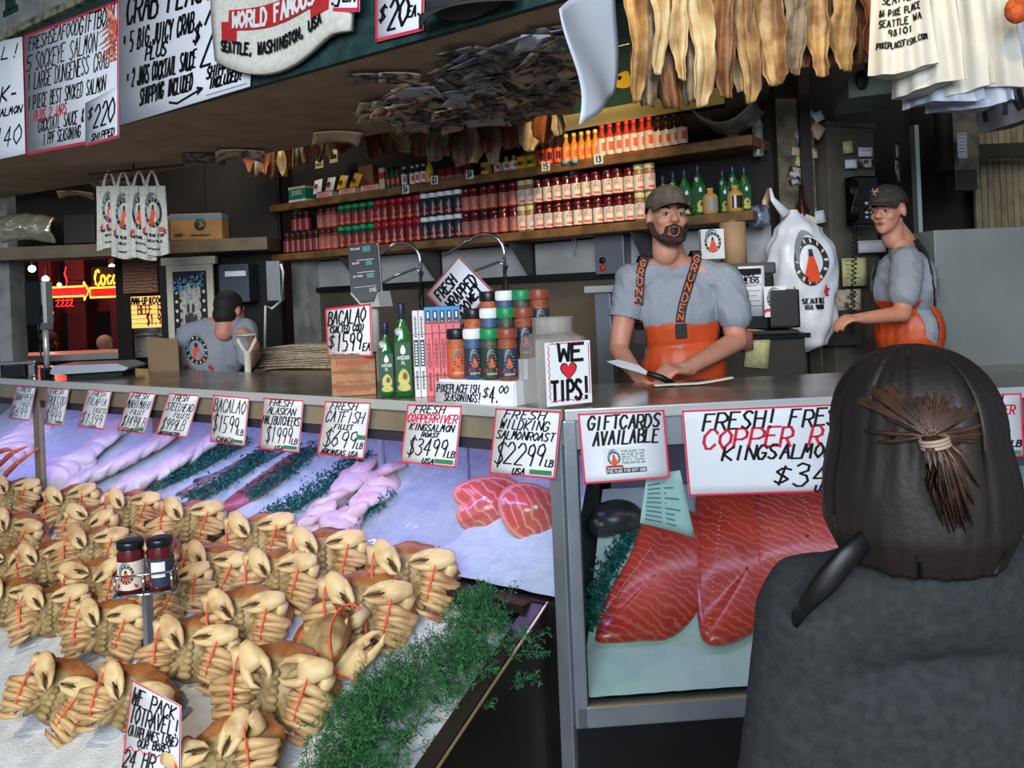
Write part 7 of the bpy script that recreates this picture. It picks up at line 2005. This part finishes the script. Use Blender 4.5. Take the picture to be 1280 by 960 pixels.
S(MB().box(W(264, 400, YH + .1).x, W(352, 400, YH + .1).x, YH + .1, YH + .25, 0, 3.55).build('wall_panel_dark', M_('dark_wall')))
S(MB().box(W(203, 400, YH).x, W(213, 400, YH).x, YH - .02, YH + .1, 0, W(208, 321, YH).z).build('trim_black_post', M_('black')))
S(MB().box(-7.0, W(346, 310, YH).x, YH + .12, YH + .18, W(170, 306, YH).z, 3.55).build('wall_above_beam', M_('dark_wall')))
S(MB().box(-9, 1.5, 11.4, 11.5, 0, 4.4).build('wall_hall_rear', M_('hall_dark')))
for i, (px, w) in enumerate(((64, .16), (101, .24), (18, .2), (150, .14))): S(MB().box(W(px, 400, 10.4).x - w / 2, W(px, 400, 10.4).x + w / 2, 10.3, 10.5, 0, 4.4).build('trim_hall_pillar', M_('hall_red_lit')))  # red light falling on the pillars is put into their colour
S(MB().box(W(-60, 350, 10.6).x, W(160, 350, 10.6).x, 10.6, 10.7, W(60, 392, 10.6).z, W(60, 376, 10.6).z).build('trim_hall_lintel', M_('hall_red_lit')))
l = bpy.data.lights.new('neon_spill', 'POINT'); l.energy = 26; l.color = (1, .12, .12); l.shadow_soft_size = .4; o = bpy.data.objects.new('neon_spill', l); COL.objects.link(o); o.location = (-5.6, 9.4, 2.5)
YN = 9.6


def neon(label, px0, px1, py0, py1, arrow=False, name='neon_arrow'):
    a, c = W(px0, py1, YN), W(px1, py0, YN); w = c.x - a.x; h = c.z - a.z + (0)
    h = W(px0, py0, YN).z - a.z
    r = thing(name, label, 'neon sign', T(a.x, YN, a.z)); MB().box(0, w * (.94 if arrow else 1), 0, .05, .0, h).build('red_panel', M_('glow_red'), r)
    pts = [(0, -.02, 0), (w * (.9 if arrow else 1), -.02, 0)] + ([(w * .9, -.02, -h * .45), (w, -.02, h * .5), (w * .9, -.02, h * 1.45), (w * .9, -.02, h)] if arrow else [(w, -.02, h)]) + [(0, -.02, h)]
    m = MB(); m.tube(pts, .010, 6, closed=True); m.build('glow_tube', M_('glow_yellow'), r)
    MB().box(w * .3, w * .34, .05, .9, h * .3, h * .6).build('bracket', M_('hall_dark'), r)
    return r


neon('red neon bar with yellow edges at the far left of the hall', -20, 35, 361, 373, name='neon_bar'); neon('red neon arrow with yellow outline pointing right in the hall', 52, 112, 360, 372, True); neon('second red neon panel under the script neon word', 114, 152, 360, 372, name='neon_bar')
q = W(117, 357, YN); r = thing('neon_word', 'yellow and red neon script word above the second neon panel', 'neon sign', T(q.x, YN, q.z)); s_ = (W(150, 357, YN).x - q.x) / 3.4; hh = .17
for k, pts in enumerate(([(.9, .9), (.75, 1.1), (.5, 1.0), (.3, .55), (.4, .1), (.7, 0), (1.0, .25)], [(1.35 + .28 * cos(t), .36 + .34 * sin(t)) for t in [1.2 + 2 * pi * i / 12 for i in range(13)]], [(2.35, .6), (2.15, .7), (1.9, .45), (2.0, .08), (2.3, .08), (2.5, .3)], [(3.1, .6), (2.8, .68), (2.6, .36), (2.75, .04), (3.05, .2), (3.15, .66), (3.2, .1), (3.4, .1)])):
    m = MB(); m.tube([(x * s_, -.02, z * hh) for x, z in pts], .011, 6); m.build('glow_letter', M_('glow_yellow'), r)
MB().box(-.02, 3.5 * s_, .0, .03, -.03, .22).build('backing', M_('hall_dark'), r)
for i, (px, py, t) in enumerate(((82, 350, 'TAXI'), (80, 379, 'OPEN'))):
    q = W(px, py, YN + .2); r = thing('small_neon', ['thin red neon lettering standing above the arrow', 'small red neon lettering hanging below the arrow'][i], 'neon sign', T(q.x, YN + .2, q.z)); m = MB()
    if i == 0: m.tube([(0, 0, -.12), (.015, 0, 0), (-.01, 0, .08), (.01, 0, .16)], .009, 5)
    else:
        for k in range(4): m.tube([(-.10 + k * .055, 0, .03), (-.06 + k * .055, 0, .05), (-.07 + k * .055, 0, 0), (-.10 + k * .055, 0, -.03), (-.06 + k * .055, 0, -.04)], .008, 5)
    m.build('glow_tube', M_('glow_pink'), r)
    m = MB(); m.box(-.005, .005, .0, .9, -.005, .005); m.box(-.005, .005, .0, .01, -.005, .14 if i else .0); m.build('bracket', M_('hall_dark'), r)
for i, (px, py) in enumerate(((40, 336), (57, 349), (140, 334), (62, 391), (16, 351), (74, 356))):
    q = W(px, py, 9.2 + .3 * (i % 3)); r = thing('pendant_lamp', f'glowing globe lamp in the hall, {["upper left", "behind the scale pole", "nearest the script word", "lowest by the scale bracket", "far left small", "small one above the arrow"][i]}', 'lamp', T(q.x, 9.2 + .3 * (i % 3), q.z)); m = MB(); m.ell((0, 0, 0), (.04 if i < 4 else .025,) * 3); m.build('globe', M_('bulb'), r); m = MB(); m.cyl(.006, .04, 4.395 - q.z, 6); m.build('cord', M_('black'), r)
# boards, letter sign, poster
quad_box('menu_board', 'brown wooden menu board with burnt lettering beyond the black post', 'menu board', 154, 197, 323, 366, 6.9, .03, mat('menu_wood', (150, 108, 84), .6, n=(3, (132, 92, 70), .4, .6), wave=(11, (86, 56, 42), 'Z', 6, .6, .9)))
S(MB().box(W(146, 400, 6.95).x, W(164, 400, 6.95).x, 6.95, 7.0, 0, 2.5).build('trim_booth_post', M_('hall_dark')))
a = W(165, 411, 6.8); b_ = W(206, 411, 6.8); w = b_.x - a.x; h = W(165, 371, 6.8).z - a.z
r = thing('letter_board', 'lit yellow letter board reading MAN-UP &COOK BEEF RIBS $1.98', 'letter board', T(a.x, 6.8, a.z)); MB().box(0, w * 1.35, 0, .08, 0, h).build('light_box', M_('glow_board'), r)
fb = lambda u, v: (w * u, -.004, h * v)
for mt, L_ in (('ink', [('MAN-UP', .02, .52, .76, .96), ('COO', .66, .99, .76, .96), ('K', 1.0, 1.1, .76, .96)]), ('ink_red', [('&', .55, .65, .76, .96), ('BEEF', .2, .66, .44, .72), ('RIBS', .82, 1.3, .44, .72), ('$1.98', .46, 1.02, .12, .42)])):
    m = MB()
    for t, *bx_ in L_: ribbon(m, strokes(t, *bx_, 0, 0), .011, fb)
    m.build('lettering', M_(mt), r)
m = MB()
for k in range(7): m.box(0, w * 1.35, -.003, 0, h * k / 7, h * k / 7 + .004)
m.build('rails', M_('beam_tan'), r)
q4 = [W(x, y, 6.22) for x, y in ((213, 332), (263, 328), (268, 480), (220, 492))]; o = q4[3]; pt = thing('framed_poster', 'framed black and white poster with a blue script title on the dark partition', 'poster', T(o.x, 6.2, o.z)); wq = q4[2].x - o.x; hq = q4[0].z - o.z
MB().box(-.03, wq + .03, 0, .03, 0, hq, b=.004).build('frame', mat('frame_cream', (210, 204, 186), .6), pt); MB().box(.02, wq - .02, -.002, 0, .03, hq - .05).build('black_border', M_('ink'), pt); MB().box(.07, wq - .07, -.004, -.002, .03, hq - .14).build('print', mat('poster_print', (196, 194, 190), .6, n=(40, (150, 148, 146), .45, .6)), pt)
MB().box(-.06, wq + .06, -.02, .04, hq, hq + .06, b=.004).build('top_roller', M_('frame_cream'), pt)
m = MB()
for i, (x, z, s1, s2) in enumerate(((.5, .55, .09, .10), (.44, .66, .03, .05), (.57, .66, .03, .05), (.38, .58, .025, .05), (.63, .57, .03, .06), (.5, .45, .05, .06))): m.ell((wq * x, -.005, hq * z), (wq * s1 * 1.3, .003, hq * s2 * .8), n=12)
for i in range(9): m.ell((wq * .25, -.005, hq * (.12 + i * .075)), (.012, .003, .016), n=8); m.ell((wq * .77, -.005, hq * (.12 + i * .075)), (.012, .003, .016), n=8)
m.build('drawing', mat('print_grey', (56, 54, 54), .6), pt)
m = MB(); ribbon(m, strokes('BEAR CARE', .10, .86, .84, .93, .3, .5), .014, lambda u, v: (wq * u, -.008, hq * v - .05 + .06 * u)); m.build('title_lettering', mat('script_blue', (96, 158, 196), .5), pt)
m = MB()
for i in range(11):
    for x in (.045, wq - .045): m.ell((x, -.004, .06 + i * (hq - .2) / 11), (.012, .002, .014), n=8)
m.build('border_dots', M_('lid_white'), pt)
# electrical gear
e_, w, h = quad_box('fuse_cabinet', 'dark blue-grey fuse cabinet beyond the worker head', 'fuse box', 275, 312, 330, 378, 6.15, .245, mat('fuse_blue', (60, 70, 82), .5, .3)); 
q = W(294, 342, 6.14); MB().box(-.08, .08, -.004, 0, -.02, .02).build('name_plate', M_('paper'), parent=e_, M=e_.matrix_basis.inverted() @ T(q.x, 6.145, q.z))
quad_box('meter_box', 'pale grey meter box beside the end post', 'meter box', 334, 351, 326, 376, 6.0, .12, 'box_grey')
m = MB(); m.tube([W(351, 330, 5.95) - W(345, 330, 5.95), W(354, 340, 5.95) - W(345, 330, 5.95), W(353, 375, 5.95) - W(345, 330, 5.95), W(340, 386, 5.95) - W(345, 330, 5.95), W(332, 382, 5.95) - W(345, 330, 5.95), W(331, 440, 5.95) - W(345, 330, 5.95)], .010, 6); m.build('white_cable', M_('lid_white'), M=T(*W(345, 330, 5.95)), label='white cable looping down from the meter box', category='cable')
# boxes on the beam shelf
q = W(247, 300, 6.1); r = thing('fruit_carton', 'brown carton with blue top band and round blue seal on the left beam', 'carton', T(q.x, 6.08, W(170, 306, YH).z + .002, radians(6)))
MB().box(-.19, .19, 0, .22, 0, .20, b=.004).build('body', M_('kraft'), r); MB().box(-.191, .191, -.001, .221, .155, .19).build('blue_band', mat('carton_blue', (84, 132, 158), .6), r)
m = MB(); m.lathe([(0, 0), (.044, 0)], 20, 0, M=T(.03, -.003, .115, 0, pi / 2)); m.lathe([(0, 0), (.030, 0)], 20, 1, M=T(.03, -.005, .115, 0, pi / 2)); m.build('seal', [M_('carton_blue'), M_('kraft')], r); m = MB(); m.box(-.04, .10, -.003, 0, .03, .04); m.box(-.16, -.10, -.003, 0, .03, .05); m.build('print', M_('print_grey'), r)
quad_box('plain_carton', 'plain brown carton left of the seal carton on the beam', 'carton', 198, 215, 270, 299, 6.1, .2, 'kraft')
quad_box('dark_carton', 'dim box further left on the beam behind the printed bags', 'carton', 80, 118, 268, 304, 6.1, .2, 'pipe_dark')
a = W(2, 304, 6.0); w = W(68, 304, 6.0).x - a.x; m = MB(); m.grid(lambda u, v: (w * u, -.05 * sin(pi * v) + .02 * NZ.noise(Vector((u * 6, v * 4, 0))), .20 * v + .02 * sin(u * 4)), 24, 10, thick=.02); m.build('foil_bag', mat('foil', (206, 202, 176), .22, .7, bump=(14, .9, .03)), M=T(a.x, 6.0, W(60, 306, YH).z), label='shiny crumpled foil bag lying on the beam at far left', category='bag')
# far counter, its things and passers-by in the hall
fc = thing('hall_counter', 'low counter of the neighbouring stall in the hall', 'counter', T(-4.3, 7.6, 0)); MB().box(-2.4, 1.5, -.3, .3, 1.23, 1.29, b=.005).build('top', M_('steel_edge'), fc); MB().box(-2.35, 1.45, -.25, .28, 0, 1.23).build('front', M_('hall_dark'), fc)
quad_box('white_tub', 'white plastic tub with bags before the letter board', 'tub', 168, 190, 418, 441, 7.35, .2, 'bag_white'); 
q = W(183, 418, 7.3); m = MB(); m.grid(lambda u, v: ((u - .5) * .36, .1 * sin(pi * v), .12 * sin(pi * u) * v + .03 * NZ.noise(Vector((u * 7, v * 7, 1)))), 14, 8, thick=.01); m.build('clear_bag', M_('bag_blue'), M=T(q.x, 7.25, q.z), label='crumpled bluish plastic bag on the white tub', category='bag')


def passer(label, px, py, d, skin_, hair, top, hm, capm=None, s=1.0):
    hp = W(px, py, d); P = thing('person', label, 'person', T(hp.x, d, 0)); H = Matrix.Translation(hp) @ Matrix.Rotation(radians(170), 4, 'Z')
    nb = hp + Vector((0, 0, -.15)); S1, S2 = hp + Vector((-.19, 0, -.22)), hp + Vector((.19, 0, -.22)); E1, E2 = S1 + Vector((-.05, 0, -.28)), S2 + Vector((.05, 0, -.28)); W1, W2 = E1 + Vector((.04, .12, -.22)), E2 + Vector((-.04, .12, -.22)); ch = hp + Vector((0, 0, -.36)); pe = hp + Vector((0, 0, -.78))
    pr = head_prims(H, s) + [cap_(nb, S1, .05, .05), cap_(nb, S2, .05, .05), el_(ch, (.16, .10, .18)), el_(ch.lerp(pe, .5), (.15, .10, .2)), el_(pe, (.16, .11, .12)), cap_(S1, E1, .05, .04), cap_(E1, W1, .04, .03), cap_(S2, E2, .05, .04), cap_(E2, W2, .04, .03)] + hand_prims(W1, (.1, .5, -.8), (1, 0, 0)) + hand_prims(W2, (-.1, .5, -.8), (-1, 0, 0), 1, 1.2, -1)
    legs = [cap_(pe + Vector((x, 0, -.05)), Vector((hp.x + x, d, .48)), .09, .06) for x in (-.09, .09)] + [cap_(Vector((hp.x + x, d, .48)), Vector((hp.x + x, d, .08)), .06, .045) for x in (-.09, .09)] + [cap_(Vector((hp.x + x, d, .05)), Vector((hp.x + x, d + .14, .045)), .045, .04) for x in (-.09, .09)]
    blob('body', pr + legs, .012, M_('skin'), P, 4)
    if hair: blob('hair', [el_(H @ Vector((0, .014, .036)), (.084, .106, .095), H.to_3x3()), el_(H @ Vector((0, .03, -.05)), (.078, .085, .09), H.to_3x3())], .01, M_(hair), P, 3)
    blob('jacket', [el_(ch, (.20, .14, .2)), el_(ch.lerp(pe, .5), (.18, .14, .24)), cap_(nb + Vector((0, 0, -.03)), S1, .07, .07), cap_(nb + Vector((0, 0, -.03)), S2, .07, .07), cap_(S1, E1, .07, .06), cap_(E1, W1, .058, .05), cap_(S2, E2, .07, .06), cap_(E2, W2, .058, .05)], .012, M_(top), P, 4)
    blob('trousers', [el_(pe, (.18, .13, .14))] + legs, .014, M_('jeans'), P, 3)
    if capm: m = MB(); m.ell(H @ Vector((0, .01, .06)), (.10, .12, .07), n=18); m.ell(H @ Vector((0, .01, .03)), (.16, .17, .012), n=20); world_part(m, 'hat', M_(capm), P)


mat('coat_navy', (38, 44, 72), .9); mat('coat_brown', (84, 62, 46), .9); mat('coat_maroon', (96, 52, 50), .9)
passer('bald man seen from behind in the hall beyond the scale', 132, 432, 8.6, 'skin', None, 'coat_maroon', None)
passer('passer-by with brown hair and coat behind the scale pole', 62, 428, 7.9 + .9, 'skin', 'coat_brown', 'coat_brown', None)
passer('passer-by in a navy coat at the far left of the hall', 14, 436, 8.4, 'skin', 'hair_dark', 'coat_navy', None, 'coat_navy')

# ---- things on the far left of the long counter
A = hit(48, 474, FL, 2, CT); r = thing('counter_scale', 'counter scale with tall pole display at the far left of the long counter', 'scale', FL @ T(A.x, A.y + .05, CT)); hz_ = hit(45, 352, FL, 1, A.y + .05).z - CT
m = MB(); m.cyl(.016, .0, hz_ - .2, 14); m.build('pole', M_('steel_edge'), r); MB().box(-.028, .028, -.028, .028, 0, .06, b=.004).build('collar', M_('black'), r); MB().box(-.03, .03, -.03, .03, hz_ * .50, hz_ * .57, b=.004).build('bracket', M_('box_grey'), r)
m = MB(); m.box(-.10, -.0, -.02, .05, hz_ * .55, hz_, b=.006, M=Matrix.Rotation(radians(35), 4, 'Z')); m.build('display', M_('black_gloss'), r); m = MB(); m.box(.0, .022, -.022, .05, hz_ * .56, hz_ * .99, b=.004, M=Matrix.Rotation(radians(35), 4, 'Z')); m.build('display_edge', M_('scale_grey'), r)
pl0 = hit(84, 470, FL, 2, CT); pl1 = hit(160, 466, FL, 2, CT); m = MB(); W_ = (FL @ pl1 - FL @ pl0).length
m.prism([(.0, .02), (.02, .06), (.36, .055), (.42, .03), (.40, .015), (.02, .01)], -.12, .16, M=T(.10, .02, .02, radians(40))); m.build('weighing_plate', mat('plate_grey', (158, 166, 178), .4, .3), r); MB().box(.14, .44, -.08, .12, 0, .032, M=Matrix.Rotation(radians(40), 4, 'Z')).build('base', M_('black'), r)
m = MB(); m.tube([(.01, -.02, hz_ * .75), (.05, -.06, hz_ * .5), (.03, -.05, hz_ * .3), (.06, -.04, .06), (.2, .02, .02)], .005, 6); m.build('cable', M_('black'), r)
B = hit(14, 472, FL, 2, CT); r = thing('chrome_bracket', 'small chrome bracket with two legs at the far left counter edge', 'bracket', FL @ T(B.x, B.y + .03, CT, radians(35))); m = MB()
MB().box(-.13, .13, -.03, .03, .075, .095, b=.004).build('crossbar', M_('chrome'), r)
for x in (-.10, .10): MB().box(x - .018, x + .018, -.02, .02, 0, .076, b=.004).build('leg', M_('chrome'), r)
MB().box(-.06, .06, -.02, .02, .0, .07, b=.004).build('dark_core', M_('black'), r)
q0 = W(205, 476, 4.75); r = thing('cardboard_sheet', 'brown cardboard sheet leaning left of the worker', 'cardboard', T(q0.x, 4.75, .3)); zb = W(205, 476, 4.75).z - .3; a = [W(*t_, 4.75) for t_ in ((183, 421), (222, 424), (226, 478), (200, 478))]
m = MB(); m.prism([(p.x - q0.x, p.z - .3) for p in a[:2]] + [(a[2].x - q0.x, .35), (a[3].x - q0.x - .05, .35)], 0, .012); m.build('sheet', mat('cardboard', (134, 110, 84), .8), r)
q0 = W(314, 470, 4.55); r = thing('shovel', 'white plastic D-grip shovel handle upright before the worker', 'shovel', T(q0.x, 4.5, .3)); zt2 = W(320, 418, 4.5).z - .3
m = MB(); wv = .055; m.tube([(-wv, 0, zt2), (wv, 0, zt2), (wv * .9, 0, zt2 - .03), (.012, 0, zt2 - .10), (-.012, 0, zt2 - .10), (-wv * .9, 0, zt2 - .03)], .011, 8, closed=True); m.build('grip', M_('bag_white'), r); m = MB(); m.tube([(0, 0, .30), (0, 0, zt2 - .09)], .019, 10); m.build('shaft', M_('bag_white'), r)
m = MB(); m.grid(lambda u, v: ((u - .5) * .30 * (1 - .25 * (v < .3)), .03 * (2 * u - 1) ** 2, .34 * v), 8, 6, thick=.006); m.build('blade', M_('bag_white'), r)

# ------------------------------------------------------------ jar stand and travel card in the crab bin
p = on_bed(188, 838, 0); base = p.z; dep = (FL @ p).y; ztop = hit(188, 738, FL, 1, p.y).z
r = thing('jar_stand', 'steel post with a wire basket for two sauce jars, standing among the crabs', 'stand', FL @ T(p.x, p.y, base - .05)); hgt = ztop - base + .05
m = MB(); m.box(-.014, .014, -.014, .014, -.15, hgt, b=.002); m.build('post', M_('steel'), r); rr = .118
m = MB()
for z in (hgt, hgt + .07): m.tube([(rr * 1.12 * cos(t), rr * .62 * sin(t), z) for t in [pi / 4 + pi / 2 * i for i in range(4)]], .005, 6, closed=True)
for t in [pi / 4 + pi / 2 * i for i in range(4)]: m.tube([(rr * 1.12 * cos(t), rr * .62 * sin(t), hgt), (rr * 1.12 * cos(t), rr * .62 * sin(t), hgt + .07)], .005, 6)
m.tube([(0, -rr * .44, hgt), (0, -rr * .44, hgt + .07)], .005, 6); m.box(-.105, .105, -.06, .06, hgt - .003, hgt)
m.build('wire_basket', M_('chrome'), r, M=Matrix.Rotation(radians(48), 4, 'Z'))
for k, s in enumerate((-1, 1)):
    jr = thing('sauce_jar', ['dark red sauce jar with black lid, left one in the wire basket', 'dark red sauce jar with white text label, right one in the wire basket'][k], 'jar', FL @ T(p.x, p.y, base - .05 + hgt + .001, radians(48)) @ T(s * .050, -.002 * s, 0, s=1.38), 'sauce jars in the wire basket')
    m = MB(); m.lathe([(.030, 0), (.0335, .004), (.0335, .100), (.030, .110), (.030, .116)], 24); m.build('body', M_('claret'), jr)
    m = MB(); m.lathe([(.0315, .112), (.0335, .114), (.0335, .130), (.032, .132)], 24); m.build('lid', M_('lid_black'), jr)
    f = cylmap(.0341, 3.4, .012, .072); m = MB(); m.grid(lambda u, v: f(u, v), 16, 1); m.build('label', M_('label_navy' if k else 'lab_cream'), jr)
    if k == 0: emblem(jr, cylmap(.0341, 2.2, .012, .072), .42, .56, .26, .34, .001, ribbon_=True)
    else: m = MB(); f2 = cylmap(.0348, 3.4, .012, .072); m.grid(lambda u, v: f2(.34 + .3 * u, .35 + .55 * v), 6, 1); m.build('text_label', M_('lid_white'), jr); emblem(jr, cylmap(.0341, 3.4, .012, .072), .22, .5, .10, .30, .001, ribbon_=True)
pc = on_bed(188, 905, .06)
y_ = pc.y - .13
card('travel_sign', 'WE PACK TO TRAVEL card stuck in the ice at the bottom edge', FL, [(166, 849), (227, 882), (226, 985), (150, 985)], y_, [('WE PACK', .05, .92, .80, .95, 1.2), ('TOTRAVEL!', .05, .98, .62, .79, 1.2), ('(AIRPLANES LOVE)', .04, .98, .50, .60), ('OUR BOXES', .25, .85, .41, .49), ('24 HR', .02, .6, .2, .36, 1.2)], 'sign', w=.0062, bw=.005, mt='paper', red=(), extra=lambda r, fn: (lambda m: (ribbon(m, [[(.03 + i * .09, .36 + (.05 if i % 2 else 0) - i * .006) for i in range(11)]], .004, lambda u, v: fn(u, v, .003)), m.build('zigzag_line', M_('ink_red'), r)))(MB()))
